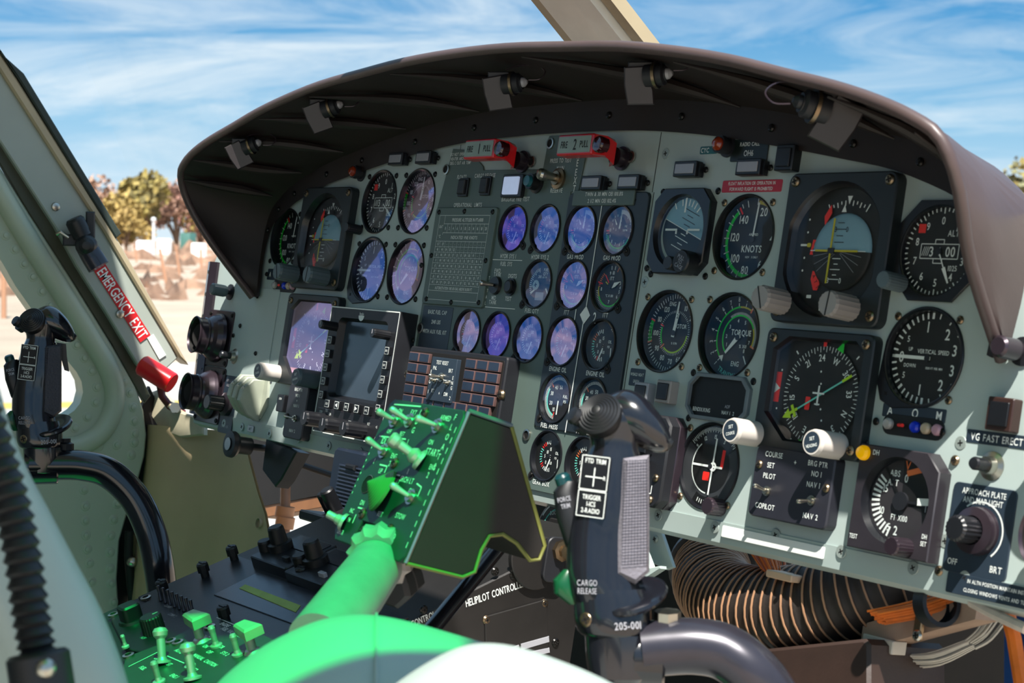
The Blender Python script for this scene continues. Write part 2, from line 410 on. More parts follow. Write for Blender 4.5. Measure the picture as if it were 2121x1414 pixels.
def d_gas(mb, R, z, dim=M_wht):
    mb.arc(.72 * R, .77 * R, 118, 255, z, M_grn); mb.tick(262, .66 * R, .86 * R, R * .05, z, M_org); mb.tick(270, .66 * R, .88 * R, R * .06, z, M_red)
    for k in range(28): mb.tick(125 + k * 5, .78 * R, .9 * R, R * .03, z, M_teal)
    for k in range(24): mb.tick(-2 + k * 2.6, .72 * R, .9 * R, R * .02, z, dim)
    for i, s_ in enumerate(('1', '2', '3', '4', '5', '6', '7', '8', '9', '10')): 
        a = 35 + i * 26.5; mb.text(s_, .74 * R * sin(radians(a)) * (1 if i < 4 else .85), .7 * R * cos(radians(a)) * (1 if i < 4 else .85), R * .14, z, dim)
    for k in range(10):
        a = k * 36; mb.text(str(k), -.25 * R + .3 * R * sin(radians(a)), .35 * R + .3 * R * cos(radians(a)), R * .1, z, dim)
    mb.text('X10', .38 * R, .2 * R, R * .1, z, dim); mb.text('%RPM', .36 * R, .03 * R, R * .1, z, dim)
def n_gas(mb, R, z):
    mb.tick(4, 0, .72 * R, R * .12, z, M_wht, w1=R * .03); mb.tick(0, 0, .1 * R, R * .2, z, M_face)
    mb.tick(325, 0, .3 * R, R * .08, z, M_wht, cx=-.2 * R, cy=.25 * R, w1=R * .02)
def d_itt(mb, R, z):
    mb.arc(.78 * R, .84 * R, 65, 240, z, M_grn); mb.arc(.78 * R, .84 * R, 240, 270, z, M_yel)
    for k in range(40): mb.tick(68 + k * 4.9, .84 * R, .95 * R, R * .02, z, M_wht)
    mb.tick(283, .6 * R, .92 * R, R * .06, z, M_red); mb.tick(318, .25 * R, .7 * R, R * .05, z, M_red); mb.tick(300, .25 * R, .45 * R, R * .05, z, M_yel)
    for k in range(8): mb.tick(272 + k * 6, .72 * R, .84 * R, R * .035, z, M_org)
    for a, s_ in ((72, '3'), (90, '4'), (106, '5'), (128, '6'), (180, '7'), (262, '8'), (345, '9'), (5, '10')): mb.text(s_, .62 * R * sin(radians(a)), .62 * R * cos(radians(a)), R * .15, z, M_wht)
    mb.text('ITT', 0, .38 * R, R * .15, z, M_wht); mb.text('\u00b0C X 100', -.02 * R, -.36 * R, R * .11, z, M_wht)
    for a in (352, 8): mb.tick(a, .75 * R, .92 * R, R * .03, z, M_wht)
    mb.tick(24, .72 * R, .92 * R, R * .04, z, M_org)
def n_itt(mb, R, z): mb.add([(.1*R, -.05*R, z), (.3*R, .02*R, z), (.62*R, .26*R, z), (.22*R, .2*R, z)], [(0, 1, 2, 3)], M_wht)
def d_fuel(mb, R, z):
    for k in range(17): mb.tick(-12 - k * 7.2, .62 * R if k % 4 else .55 * R, .76 * R, R * .03, z, M_wht)
    for k in range(14): mb.tick(48 + k * 7.2, .8 * R, .92 * R, R * .03, z, M_wht)
    mb.text('FUEL', .32 * R, .68 * R, R * .14, z, M_wht); mb.text('QTY', .32 * R, .5 * R, R * .14, z, M_wht); mb.text('LBS X10', .28 * R, .34 * R, R * .08, z, M_wht)
    mb.text('200', -.08 * R, .36 * R, R * .13, z, M_wht); mb.text('100', -.36 * R, .12 * R, R * .13, z, M_wht); mb.text('200', .75 * R, .22 * R, R * .1, z, M_wht); mb.text('100', .84 * R, 0, R * .1, z, M_wht)
    mb.flat(shift(rrect(.62 * R, .36 * R, 1), .08 * R, -.52 * R), z, M_lite)
def n_fuel(mb, R, z):
    mb.line(-.14 * R, -.12 * R, -.55 * R, -.42 * R, R * .09, z, M_wht); mb.line(.52 * R, -.16 * R, .74 * R, -.42 * R, R * .08, z, M_wht)
def d_press(mb, R, z):
    mb.arc(.72 * R, .8 * R, 190, 300, z, M_teal); mb.tick(318, .62 * R, .86 * R, R * .06, z, M_org); mb.tick(192, .62 * R, .86 * R, R * .06, z, M_red)
    for k in range(62): mb.tick(190 + k * 3.9, .8 * R, .93 * R, R * .025, z, M_wht)
    for a, s_ in ((202, '10'), (245, '20'), (292, '30'), (335, '40'), (15, '50')): mb.text(s_, .5 * R * sin(radians(a)), .52 * R * cos(radians(a)), R * .17, z, M_wht)
    mb.text('FUEL', .5 * R, .12 * R, R * .13, z, M_wht); mb.text('PSI', .5 * R, -.1 * R, R * .13, z, M_wht)
def n_press(mb, R, z): mb.lathe([(.22 * R, z - 1), (.22 * R, z), (0, z)], M_case, 20); mb.line(.1*R, -.1*R, .1*R, -.7*R, R*.08, z + .2, M_wht)
def d_air(mb, R, z):
    mb.arc(.84 * R, .93 * R, 45, 318, z, M_grn); mb.arc(.84 * R, .93 * R, 2, 45, z, M_yel); mb.tick(322, .76 * R, .96 * R, R * .05, z, M_red)
    for k in range(31): a = k * 11.3; mb.tick(a, .82 * R if k % 2 == 0 else .88 * R, .99 * R, R * .025, z, M_wht)
    for s_, a, r in (('20', 20, .7), ('40', 88, .68), ('60', 145, .72), ('80', 190, .74), ('100', 228, .68), ('120', 275, .62), ('140', 320, .62)):
        mb.text(s_, r * R * sin(radians(a)), r * R * cos(radians(a)), R * .2, z, M_wht)
    mb.text('AIRSPEED', 0, .12 * R, R * .06, z, M_wht); mb.text('KNOTS', 0, -.22 * R, R * .17, z, M_wht); mb.text('NOV   3 ONLY', .04 * R, -.42 * R, R * .05, z, M_wht)
def n_air(mb, R, z): mb.tick(4, -.05 * R, .88 * R, R * .05, z, M_wht)
def d_rotor(mb, R, z):
    for k in range(66):
        a = -70 + 27.5 * k / 5 * 1.0
        if a > 282: break
        mb.tick(a, .86 * R if k % 5 else .82 * R, .97 * R, R * .02, z, M_wht)
    mb.arc(.84 * R, .95 * R, 255, 288, z, M_grn); mb.arc(.87 * R, .92 * R, 256, 287, z, M_face)
    mb.tick(254, .82 * R, .98 * R, R * .05, z, M_org); mb.tick(289, .82 * R, .98 * R, R * .05, z, M_red)
    for s_, a in (('10', 27), ('20', 56), ('30', 83), ('40', 106), ('50', 130), ('60', 155), ('70', 180), ('80', 207), ('90', 235), ('100', 268), ('110', 297), ('120', 325)):
        mb.text(s_, .68 * R * sin(radians(a)), .7 * R * cos(radians(a)), R * .13, z, M_wht)
    mb.arc(.46 * R, .5 * R, 95, 220, z, M_ygr); mb.arc(.46 * R, .5 * R, 235, 285, z, M_grn)
    for k in range(60): mb.tick(k * 6, .5 * R, .56 * R, R * .012, z, M_wht)
    mb.tick(228, .42 * R, .58 * R, R * .04, z, M_org); mb.tick(290, .44 * R, .58 * R, R * .03, z, M_red)
    mb.text('ENG', -.2 * R, .72 * R, R * .11, z, M_wht); mb.text('ROTOR', .2 * R, .18 * R, R * .11, z, M_wht); mb.text('% RPM', .05 * R, -.25 * R, R * .06, z, M_wht)
def n_rotor(mb, R, z):
    mb.tick(4, -.1 * R, .78 * R, R * .1, z, M_wht, w1=R * .05); mb.tick(9, -.1 * R, .5 * R, R * .1, z + .3, M_wht)
    mb.text('2', .07 * R, .42 * R, R * .11, z + .5, M_face); mb.text('R', .0 * R, .02 * R, R * .11, z + .5, M_face)
def d_torq(mb, R, z):
    mb.arc(.7 * R, .74 * R, 224, 355, z, M_grn); mb.arc(.7 * R, .74 * R, 355, 385, z, M_yel); mb.tick(387, .66 * R, .8 * R, R * .05, z, M_org)
    for i in range(11):
        a = 225 + i * 18; mb.tick(a, .74 * R, .82 * R, R * .02, z, M_wht); mb.text(str(i + 1), .91 * R * sin(radians(a)), .91 * R * cos(radians(a)), R * .11, z, M_wht, rz=-a)
    mb.arc(.5 * R, .54 * R, 225, 425, z, M_grn); mb.arc(.5 * R, .54 * R, 425, 470, z, M_yel); mb.tick(472, .48 * R, .62 * R, R * .05, z, M_org)
    for k in range(60): mb.tick(325 + k * 2.5, .54 * R, .6 * R, R * .01, z, M_wht)
    for s_, a in (('1', 243), ('2', 272), ('3', 307), ('4', 350), ('5', 26), ('6', 72), ('7', 105), ('8', 140)): mb.text(s_, .4 * R * sin(radians(a)), .4 * R * cos(radians(a)), R * .09, z, M_wht)
    mb.tick(148, .5 * R, .72 * R, R * .03, z, M_wht)
    mb.text('TORQUE', .08 * R, .12 * R, R * .14, z, M_wht); mb.text('% X10', .2 * R, -.2 * R, R * .08, z, M_wht); mb.text('ENG', .02 * R, -.62 * R, R * .12, z, M_wht)
    mb.ctext('TRANSMISSION', .9 * R, 212, -5.9, R * .12, z, M_teal, flip=True)
def n_torq(mb, R, z):
    mb.tick(222, -.08 * R, .52 * R, R * .14, z, M_wht, w1=R * .06); mb.tick(222, .6 * R, .72 * R, R * .02, z, M_wht, w1=R * .18)
def d_vsi(mb, R, z):
    for k in range(11):
        for sg in (1, -1): a = 270 + sg * k * 9; mb.tick(a, .82 * R, .95 * R, R * (.04 if k % 5 else .06), z, M_wht)
    for a in (12, 32, 55, 168, 148, 125): mb.tick(a, .84 * R, .95 * R, R * .03, z, M_wht)
    for s_, a in (('0', 270), ('5', 305), ('5', 235), ('1', 352), ('1', 188), ('2', 38), ('2', 142), ('3', 72), ('3', 108)):
        mb.text(s_, .7 * R * sin(radians(a)), .66 * R * cos(radians(a)), R * (.23 if s_ != '5' else .13), z, M_wht)
    mb.text('VERTICAL SPEED', .12 * R, .14 * R, R * .09, z, M_wht); mb.text('UP', -.48 * R, .17 * R, R * .08, z, M_wht); mb.text('DOWN', -.45 * R, -.17 * R, R * .08, z, M_wht); mb.text('1000 FT PER MIN', .2 * R, -.2 * R, R * .05, z, M_wht)
def n_vsi(mb, R, z): mb.tick(270, -.08 * R, .86 * R, R * .07, z, M_wht)
def d_alt(mb, R, z, val='3', v2='00'):
    for k in range(50):
        a = k * 7.2; mb.tick(a, .83 * R if k % 5 == 0 else .88 * R, .96 * R, R * .03, z, M_wht)
    for k in range(10): a = k * 36; mb.text(str(k), .68 * R * sin(radians(a)), .68 * R * cos(radians(a)), R * .17, z, M_wht)
    mb.text('ALT', .32 * R, .4 * R, R * .14, z, M_wht); mb.text('1025', .42 * R, -.36 * R, R * .12, z, M_wht)
    b = R * .02
    for x0, y0, x1, y1 in ((-.52, .16, .52, .16), (-.52, -.16, .52, -.16), (-.52, .16, -.52, -.16), (.52, .16, .52, -.16), (-.14, .26, .1, .26), (-.14, -.26, .1, -.26), (-.14, .26, -.14, .16), (.1, .26, .1, .16), (-.14, -.26, -.14, -.16), (.1, -.26, .1, -.16)):
        mb.line(x0 * R, y0 * R, x1 * R, y1 * R, b, z, M_wht)
    for k in range(4): mb.line((-.48 + k * .05) * R, -.1 * R, (-.42 + k * .05) * R, .1 * R, b * .8, z, M_wht)
    mb.text('3', -.22 * R, 0, R * .22, z, M_wht); mb.text('4', -.02 * R, 0, R * .2, z, M_lite); mb.text('00', .3 * R, 0, R * .22, z, M_wht); mb.flat(shift(rrect(.2 * R, .2 * R, .5), -.56 * R, .5 * R), z, M_red)
def n_alt(mb, R, z): mb.tick(152, 0, .4 * R, R * .03, z, M_wht); mb.tick(152, .4 * R, .78 * R, R * .1, z, M_wht, w1=R * .04)
def n_alt2(mb, R, z): mb.tick(125, 0, .4 * R, R * .03, z, M_wht); mb.tick(125, .4 * R, .78 * R, R * .1, z, M_wht, w1=R * .04)

def clip(mb, R, ang, z=0):
    a = radians(ang); x, y = R * 1.12 * sin(a), R * 1.12 * cos(a)
    mb.fr(Matrix.Translation((x, y, z)) @ Matrix.Rotation(-a, 4, 'Z')).prism(rrect(9, 13, 4), 0, .5, M_dark)
    mb.fr(); mb.at(x, y, z + .5); screw(mb, 0, 0, 0, 2.4, M_scr, 1.6); mb.fr()
def gauge(name, label, u, v, r, dial, needle, lens, z0=0, deep=False, clipa=None, screws=True, group=None, dz=None, knob_at=None, sqr=None, cat='gauge', **kw):
    HOLES.append((u, v, r - .6)); g = thing(name, label, cat, u, v, z0, group=group)
    d = -13 if deep else -4.5
    if dz: d = dz
    rf = r - (1.6 if deep else 1.8)
    rw = r + 3.5 if deep else rf - .4
    mb = MB(); mb.lathe([(r + .6, 0), (r + .6, 1.2), (r - .2, 1.6), (rf, 1.0), (rf - .3, -3.4), (rw, -4.2 if deep else d), (rw, d - .5)], M_bezel, 64)
    if sqr:
        P = sqr; mb.prism(P, .2, 2.2, M_bezel, .6, holes=[circ(r, 48)])
    mb.build('bezel', g)
    mb = MB(); R = r - .3 if deep else rf - .6; mb.disc(0, 0, d, rw, M_face, 56); dial(mb, R, d + .25, **kw); mb.build('dial_face', g)
    mb = MB()
    if needle.__name__ == 'n_oil': needle = n_oil2
    needle(mb, R, d + 1.1); mb.lathe([(R * .07, d + .3), (R * .07, d + 1.6), (0, d + 1.8)], M_case, 16); mb.build('needle', g)
    mb = MB(); zt = -2.5 if deep else -1.2
    mb.lathe([(rf - .3, zt), (rf * .6, zt + .5), (0, zt + .7)], lens, 48); mb.build('lens', g)
    if clipa is not None: mb = MB(); clip(mb, r, clipa, .1); mb.build('retaining_clip', g)
    if screws:
        for sx in (-1, 1):
            for sy in (-1, 1): mb = MB(); screw(mb, 34 * sx, 34 * sy, .1, 3.7, M_scr if u < 200 else M_brass, 2.2, rz=30 * sx + 15 * sy); mb.build('screw', g)
    if knob_at:
        x, y, zz, rk, hk, mk = knob_at; mb = MB(); knob(mb, x, y, zz, rk, hk, mk, ribs=20); mb.build('knob', g)
    return g
def n_oil2(mb, R, z):
    mb.line(.12 * R, -.12 * R, -.1 * R, -.66 * R, R * .075, z, M_wht); mb.line(.66 * R, -.08 * R, .72 * R, -.6 * R, R * .05, z, M_wht)
HYD = ((5, 8, M_red),); OIL = ((4, 6, M_org), (7, 13, M_teal), (15, 16, M_red)); GRB = ((3, 5, M_red), (6, 11, M_teal), (12, 13, M_red))
ZC, ZE = 2, 4
rs = 27.7; GS = 'small round engine and system gauges'
gauge('pressure_gauge', 'small round oil gauge with purple glass above the words HYDR SYS 1', -51, 138, rs, d_oil, n_oil2, G_purple, ZC, clipa=128, screws=False, group=GS, hot=HYD)
gauge('pressure_gauge', 'small round oil gauge with bright blue glass above the words HYDR SYS 2', 12, 138, rs, d_oil, n_oil2, G_blue, ZC, clipa=222, screws=False, group=GS, hot=HYD)
gauge('tachometer_gauge', 'small gas producer gauge with blue glass left of the white centre line', 79, 137, rs, d_gas, n_gas, G_blue, ZE, clipa=222, screws=False, group=GS)
gauge('tachometer_gauge', 'small dark gas producer gauge with green arc right of the white centre line', 142, 137, rs, d_gas, n_gas, G_clear2, ZE, clipa=135, screws=False, group=GS)
gauge('fuel_gauge', 'small round fuel quantity gauge with two needles and a small white counter window', 12, 75, rs, d_fuel, n_fuel, G_clear2, ZC, clipa=222, screws=False, group=GS)
gauge('temperature_gauge', 'small round ITT gauge with green arc and lavender glass under the left GAS PROD gauge', 80, 76, rs, d_itt, n_itt, G_lav, ZE, clipa=222, screws=False, group=GS)
gauge('temperature_gauge', 'small round ITT gauge with green arc on black under the right GAS PROD gauge', 142, 76, rs, d_itt, n_itt, G_clear, ZE, clipa=135, screws=False, group=GS)
gauge('ammeter', 'small round gauge marked AMPS beside the BASIC FUEL CAP placard', -112, 13, rs, d_amps, n_oil2, G_lav, ZC, clipa=222, screws=False, group=GS)
gauge('voltmeter', 'small round volt gauge with deep purple glass, between AMPS and the other volt gauge', -51, 13, rs, d_volt, n_oil2, G_purple, ZC, clipa=222, screws=False, group=GS)
gauge('voltmeter', 'small round volt gauge with blue glass directly under the fuel quantity gauge', 11, 13, rs, d_volt, n_oil2, G_blue, ZC, clipa=222, screws=False, group=GS)
gauge('oil_gauge', 'small round ENGINE OIL gauge of engine 1 with lavender glass, left of the centre line', 78, 13.5, rs, d_oil, n_oil2, G_lav, ZE, clipa=222, screws=False, group=GS, hot=OIL)
gauge('oil_gauge', 'small round ENGINE OIL gauge of engine 2 with dark glass, right of the centre line', 142, 13.5, rs, d_oil, n_oil2, G_clear, ZE, clipa=140, screws=False, group=GS, hot=OIL)
gauge('fuel_pressure_gauge', 'small round fuel pressure gauge numbered 10 to 50 above the words FUEL PRESS', 80, -49, rs, d_press, n_press, G_clear2, ZE, clipa=222, screws=False, group=GS)
gauge('fuel_pressure_gauge', 'small round fuel pressure gauge half hidden behind the head of the near cyclic grip', 142, -49, rs, d_press, n_press, G_clear, ZE, clipa=140, screws=False, group=GS)
gauge('oil_gauge', 'small round oil gauge above the words GEAR BOX, under the FUEL PRESS gauge', 78, -112.5, rs, d_oil, n_oil2, G_clear, ZC, clipa=222, screws=False, group=GS, hot=GRB)
gauge('oil_gauge', 'small round oil gauge with orange marks, mostly hidden behind the near cyclic grip', 141, -112.5, rs, d_oil, n_oil2, G_clear, ZC, clipa=140, screws=False, group=GS, hot=OIL)
SQ = [(44 * cos(radians(a)), 44 * sin(radians(a))) for a in range(-75, 166, 8)] + [(-46, -26), (-40, -40), (-26, -46)]
rl = 42; GL_ = 'large round flight gauges'
gauge('airspeed_gauge', 'large round airspeed gauge marked KNOTS with bright green arc, under the red placard', 335, 132, rl, d_air, n_air, G_clear, deep=True, group=GL_)
gauge('rotor_tachometer', 'large round ENG and ROTOR gauge under the small attitude indicator', 240, 34, rl, d_rotor, n_rotor, G_clear, deep=True, group=GL_)
gauge('torque_gauge', 'large round torque gauge with green arcs and dark clear glass', 335, 35, rl, d_torq, n_torq, G_clear, deep=True, group=GL_)
gauge('vertical_speed_gauge', 'large round vertical speed gauge under the altimeter on the right', 580, 30, rl, d_vsi, n_vsi, G_clear, deep=True, group=GL_, dz=-6, sqr=SQ)
gauge('altimeter', 'large altimeter with red flag partly hidden by the right flap of the shield', 580, 122, rl - 2, d_alt, n_alt, G_clear, z0=2, deep=True, group=GL_, dz=-3, screws=False, sqr=cham(88, 88, 20), knob_at=(-32, -30, 3, 8, 24, M_knobd))
gauge('altimeter', 'large altimeter with dark glass on the far left half, beside the tilted attitude indicator', -365, 172, rl, d_alt, n_alt2, G_clear2, deep=True, group=GL_, dz=-6, knob_at=(-34, -38, 2, 6.5, 22, M_knobb))
gauge('rotor_tachometer', 'large round rotor gauge with milky lavender glass, right of the left altimeter', -273, 172, rl, d_rotor, n_rotor, G_lav, deep=True, group=GL_, dz=-6)
gauge('vertical_speed_gauge', 'large round vertical speed gauge under the left altimeter', -364, 82, rl, d_vsi, n_vsi, G_blue, deep=True, group=GL_, dz=-6, sqr=SQ)
gauge('torque_gauge', 'large round torque gauge with violet blue glass above the radar display', -273, 82, rl, d_torq, n_torq, G_lav, deep=True, group=GL_, dz=-5)
gauge('airspeed_gauge', 'large round airspeed gauge at the far left, half behind the left attitude indicator', -609, 122, rl, d_air, n_air, G_clear, deep=True, group=GL_)
# ---- course indicator
def d_cdi(mb, R, z):
    mb.disc(0, 0, z, R * .99, M_knobb_grey, 56); mb.arc(.0, .62 * R, 0, 360, z + .2, M_face, n=48)
    mb.arc(.55 * R, .95 * R, -58, 58, z + .2, M_face); mb.arc(.62 * R, .65 * R, 185, 320, z + .4, M_wht)
    for k in range(37): a = -54 + k * 3; mb.tick(a, .8 * R if k % 2 == 0 else .84 * R, .92 * R, R * .015, z + .3, M_wht)
    for s_, a in (('9', -52), ('12', -26), ('15', 2), ('S', 30)): mb.text(s_, .7 * R * sin(radians(a)), .7 * R * cos(radians(a)), R * .1, z + .3, M_wht, rz=-a)
    mb.arc(.72 * R, .95 * R, 150, 210, z + .2, M_face)
    for k in range(9): mb.tick(160 + k * 5, .8 * R, .9 * R, R * .02, z + .4, M_wht)
    mb.line(.38 * R, .42 * R, .36 * R, 0, R * .1, z + .3, M_red); mb.flat(shift(rrect(.22 * R, .2 * R, 1), -.12 * R, -.24 * R), z + .3, M_red)
def n_cdi(mb, R, z):
    mb.line(-.62 * R, 0, .4 * R, 0, R * .05, z, M_wht); mb.line(.1 * R, .66 * R, .06 * R, -.66 * R, R * .05, z + .3, M_wht); mb.arc(.06 * R, .11 * R, 0, 360, z + .5, M_wht, cx=.1 * R, n=20)
M_knobb_grey = mat('grey_black_dial_plate', '35373a', .45)
gauge('course_indicator', 'round course deviation gauge with white cross needles and grey ribbed knob, under the radio display', 335, -93, rl, d_cdi, n_cdi, G_clear, deep=True, group=None, dz=-3, knob_at=(26, -37, 1, 8.5, 18, M_purm))
# ---- attitude indicators, big
def adi(name, label, u, v, lens, kn, blue=M_skyb):
    w_, h_ = 134, 140; g = thing(name, label, 'gauge', u, v)
    hole = []                                          # bevelled window: round with cut left side
    for k in range(48):
        a = 2 * pi * k / 48; x, y = 61 * cos(a) - 1, 63 * sin(a) - 1; hole.append((max(-58, min(54, x)), y))
    mb = MB(); mb.prism(rrect(w_, h_, 9), 0, 12, M_bezel_flat, 1.2, holes=[hole])
    n = len(hole); ih = [(x * .93, y * .93) for x, y in hole]
    mb.add([(x, y, 12) for x, y in hole] + [(x, y, 4) for x, y in ih], [(i, n + i, n + (i + 1) % n, (i + 1) % n) for i in range(n)], M_bezel)
    mb.build('bezel', g)
    mb = MB(); mb.flat(hole, 1.2, M_face)
    for k in range(11):
        a = -30 + k * 6; mb.tick(a, 43 if k % 2 == 0 else 45, 51 if k % 5 == 0 else 48, 1.2, 1.6, M_wht, cx=4, cy=-2)
    mb.flat([(1, 50), (7, 50), (4, 42)], 1.8, M_wht); mb.flat([(4, 41), (1, 34), (7, 34)], 7.0, M_wht)
    for y in (28, 16, -8, -20): mb.disc(-43, y, 1.6, 1.1, M_wht, 12)
    mb.flat(shift(rrect(8, 2, .5), -46, 4), 1.6, M_wht); mb.flat(shift(rrect(5, 4, 1.5), -39, 4), 2, M_yel)
    for x, y in ((-30, -44), (-12, -55), (0, -55)): mb.flat(shift(rrect(6, 3, .5), x, y), 1.6, M_wht)
    IF = mb.build('instrument_face', g)
    mb = MB(); mb.flat([(-24, 31), (-17, 42), (-15, 34), (-22, 22)], 2.4, M_red); mb.build('warning_flag', IF)
    mb = MB(); mb.flat([(-34, 9), (-26, 9), (-28, -5), (-36, -5)], 2.4, M_red); mb.text('G', -30, 5, 5, 2.6, M_face); mb.text('S', -31.5, -1, 5, 2.6, M_face); mb.build('warning_flag', IF)
    mb = MB(); mb.flat([(-29, -20), (-24, -21), (-18, -32), (-20, -38), (-25, -38), (-30, -28)], 2.4, M_red)
    for i, c_ in enumerate('ATT'): mb.text(c_, -26 + i * 3, -25 - i * 5, 3.6, 2.6, M_face, rz=-60)
    mb.build('warning_flag', IF)
    # horizon ball
    mb = MB(); nn = 28; R = 36
    def cap(sgn, m):
        vs = []; fs = []
        rows = 10
        for i in range(rows + 1):
            yy = sgn * R * sin(pi / 2 * i / rows); rr = R * cos(pi / 2 * i / rows)
            for k in range(nn + 1):
                a = pi * k / nn; vs.append((4 + rr * cos(a), -2 + yy, 2 + rr * sin(a) * .16))
        for i in range(rows):
            for k in range(nn):
                q = [i * (nn + 1) + k, i * (nn + 1) + k + 1, (i + 1) * (nn + 1) + k + 1, (i + 1) * (nn + 1) + k]; fs.append(tuple(q if sgn < 0 else q[::-1]))
        mb.add(vs, fs, m)
    cap(1, blue); cap(-1, M_face); z = 8.1
    mb.line(-30, -2, 38, -2, .7, z, M_wht)
    for y, w2 in ((24, 8), (18, 14), (12, 8), (6, 12)): mb.line(4 - w2 / 2, y, 4 + w2 / 2, y, .7, z, M_case)
    mb.text('3', -2, 18, 5, z, M_case); mb.text('0', 12, 18, 5, z, M_case)
    for y, w2 in ((-9, 10), (-14, 5), (-19, 12), (-24, 5), (-28, 12)): mb.line(4 - w2 / 2, y, 4 + w2 / 2, y, .7, z, M_wht)
    mb.text('3', -3, -29, 5, z, M_wht); mb.text('0', 12, -29, 5, z, M_wht)
    for a in (100, 115, 130, 230, 245, 260): mb.tick(a, 4, 30, .35, z, M_lite, cx=4, cy=-2)
    mb.build('horizon_ball', g)
    mb = MB(); mb.box(3, -2, 8.9, 52, 1.8, .6, M_yel); mb.box(-4, -2, 9, 1.8, 60, .6, M_yel); mb.box(-3, -2, 9.4, 8, 5, .6, M_case); mb.build('command_bars', g)
    mb = MB(); mb.flat([(x * .96, y * .96) for x, y in hole], 9.9, lens); mb.build('lens', g)
    for x, y in ((-58, 62), (58, 62), (-58, -60), (58, -60)): mb = MB(); screw(mb, x, y, 12, 5, M_brass, 2.5); mb.build('screw', g)
    for x, y in ((-52, -52), (34, -54)):
        mb = MB(); knob(mb, x, y, 12, 12, 30, kn, cap=None, ribs=16); mb.at(x, y, 42.2, 20 if x < 0 else -5).box(0, 0, 0, 1.2, 22, .5, M_face); mb.fr(); mb.build('adjusting_knob', g)
    return g
M_bezel_flat = mat('charcoal_bezel', '1b2225', .45, var=.1)
adi('attitude_indicator', 'big square attitude indicator with blue sky ball and red flags, right of the KNOTS gauge', 466, 121, G_clear, M_knobg)
adi('attitude_indicator', 'big square attitude indicator at the far left with blue grey knobs, in the shade', -486, 121, G_clear2, M_knobd)
# ---- horizontal situation indicators
def hsi(name, label, u, v, w_, h_, lens, k1, k2, hdg=247):
    g = thing(name, label, 'gauge', u, v); c = h_ * .2
    hole = [(w_*.42, h_*.36), (w_*.34, h_*.44), (-w_*.28, h_*.44), (-w_*.42, h_*.33), (-w_*.42, -h_*.2), (-w_*.2, -h_*.42), (w_*.42, -h_*.42)]
    mb = MB(); mb.prism(rrect(w_, h_, 7), 0, 11, M_bezel_flat, 1.2, holes=[hole]); n = len(hole)
    mb.add([(x, y, 11) for x, y in hole] + [(x * .95, y * .95, 4) for x, y in hole], [(i, n + i, n + (i + 1) % n, (i + 1) % n) for i in range(n)], M_bezel)
    mb.build('bezel', g)
    R = 46; cx, cy = 4, -2
    mb = MB(); mb.flat(hole, 1.2, M_face); mb.arc(R + 3, R + 3.6, 0, 360, 1.5, M_case, cx, cy, n=60)
    for a in (-45, 45, 215, 135): mb.tick(a, R + 5, R + 9, 1.4, 1.5, M_wht, cx, cy)
    for y in (18, 9, -9, -18): mb.disc(-50, y, 1.5, 1, M_wht, 10)
    mb.flat(shift([(-4, 14), (4, 14), (4, -14), (-4, -14)], -53, 2), 1.6, M_red) if w_ > 0 else None
    mb.flat([(-56, 6), (-56, -4), (-49, 1)], 1.8, M_wht)
    mb.build('instrument_face', g)
    mb = MB(); z = 3; mb.disc(cx, cy, z - .3, R, M_face, 56)
    for k in range(72): mb.tick(k * 5, R - (6 if k % 2 == 0 else 4), R - .5, .7, z, M_wht, cx, cy)
    for d_, s_ in ((0, 'N'), (30, '3'), (60, '6'), (90, 'E'), (120, '12'), (150, '15'), (180, 'S'), (210, '21'), (240, '24'), (270, 'W'), (300, '30'), (330, '33')):
        a = d_ - hdg; mb.text(s_, cx + (R - 11) * sin(radians(a)), cy + (R - 11) * cos(radians(a)), 6.5, z, M_wht, rz=-a)
    a = 22; mb.tick(a, R - 1, R + 8, 9, z + .3, M_grn, cx, cy, w1=1); mb.tick(200, R - 1, R + 6, 5, z + .3, M_grn, cx, cy)
    mb.tick(-3, R - 1, R + 10, 4, z + .3, M_red, cx, cy); mb.flat(shift(rrect(6, 12, 1), cx - 14, cy - 8), z + .3, M_red)
    for x, y in ((-3, 22), (-1, 11), (3, -12), (6, -22)): mb.disc(cx + x, cy + y, z, 1, M_wht, 10)
    mb.build('compass_card', g)
    mb = MB(); z = 4.5
    mb.tick(60, -36, 34, 1.6, z, M_teal, cx, cy); mb.tick(60, 30, 42, 2.6, z + .2, M_ygr, cx, cy); mb.tick(60, -46, -28, 2.8, z + .2, M_ygr, cx, cy)
    mb.T = Matrix.Translation((cx, cy, z + .3)) @ Matrix.Rotation(radians(-60), 4, 'Z'); mb.box(0, -33, 0, 12, 3, .4, M_ygr); mb.flat([(-5, -38), (5, -38), (0, -48)], 0, M_ygr); mb.fr(); mb.build('course_pointer', g)
    mb = MB(); mb.box(cx, cy, 5.6, 1.6, 18, .5, M_wht); mb.box(cx, cy + 2, 5.6, 14, 1.6, .5, M_wht); mb.box(cx, cy - 8, 5.6, 6, 1.4, .5, M_wht); mb.build('aircraft_symbol', g)
    mb = MB(); mb.flat([(x * .955, y * .955) for x, y in hole], 8, lens); mb.build('lens', g)
    for x, y in ((-w_*.43, h_*.42), (w_*.43, h_*.42), (w_*.43, -h_*.42)): mb = MB(); screw(mb, x, y, 11, 4.6, M_brass, 2.5); mb.build('screw', g)
    for (x, y), mk, t1, t2 in (((-w_*.43 - 6, -h_*.4), k1, 'SET', 'COURSE'), ((w_*.3, -h_*.4), k2, 'SET', 'HEADING')):
        mb = MB(); knob(mb, x, y, 8, 12, 34, mk, cap=M_navy); mb.text(t1, x, y + 3.4, 3.2, 42.5, M_wht, rz=15); mb.text(t2, x + .6, y - 2.8, 3, 42.5, M_wht, rz=15, xs=.7)
        o = mb.build('selector_knob', g)
    return g
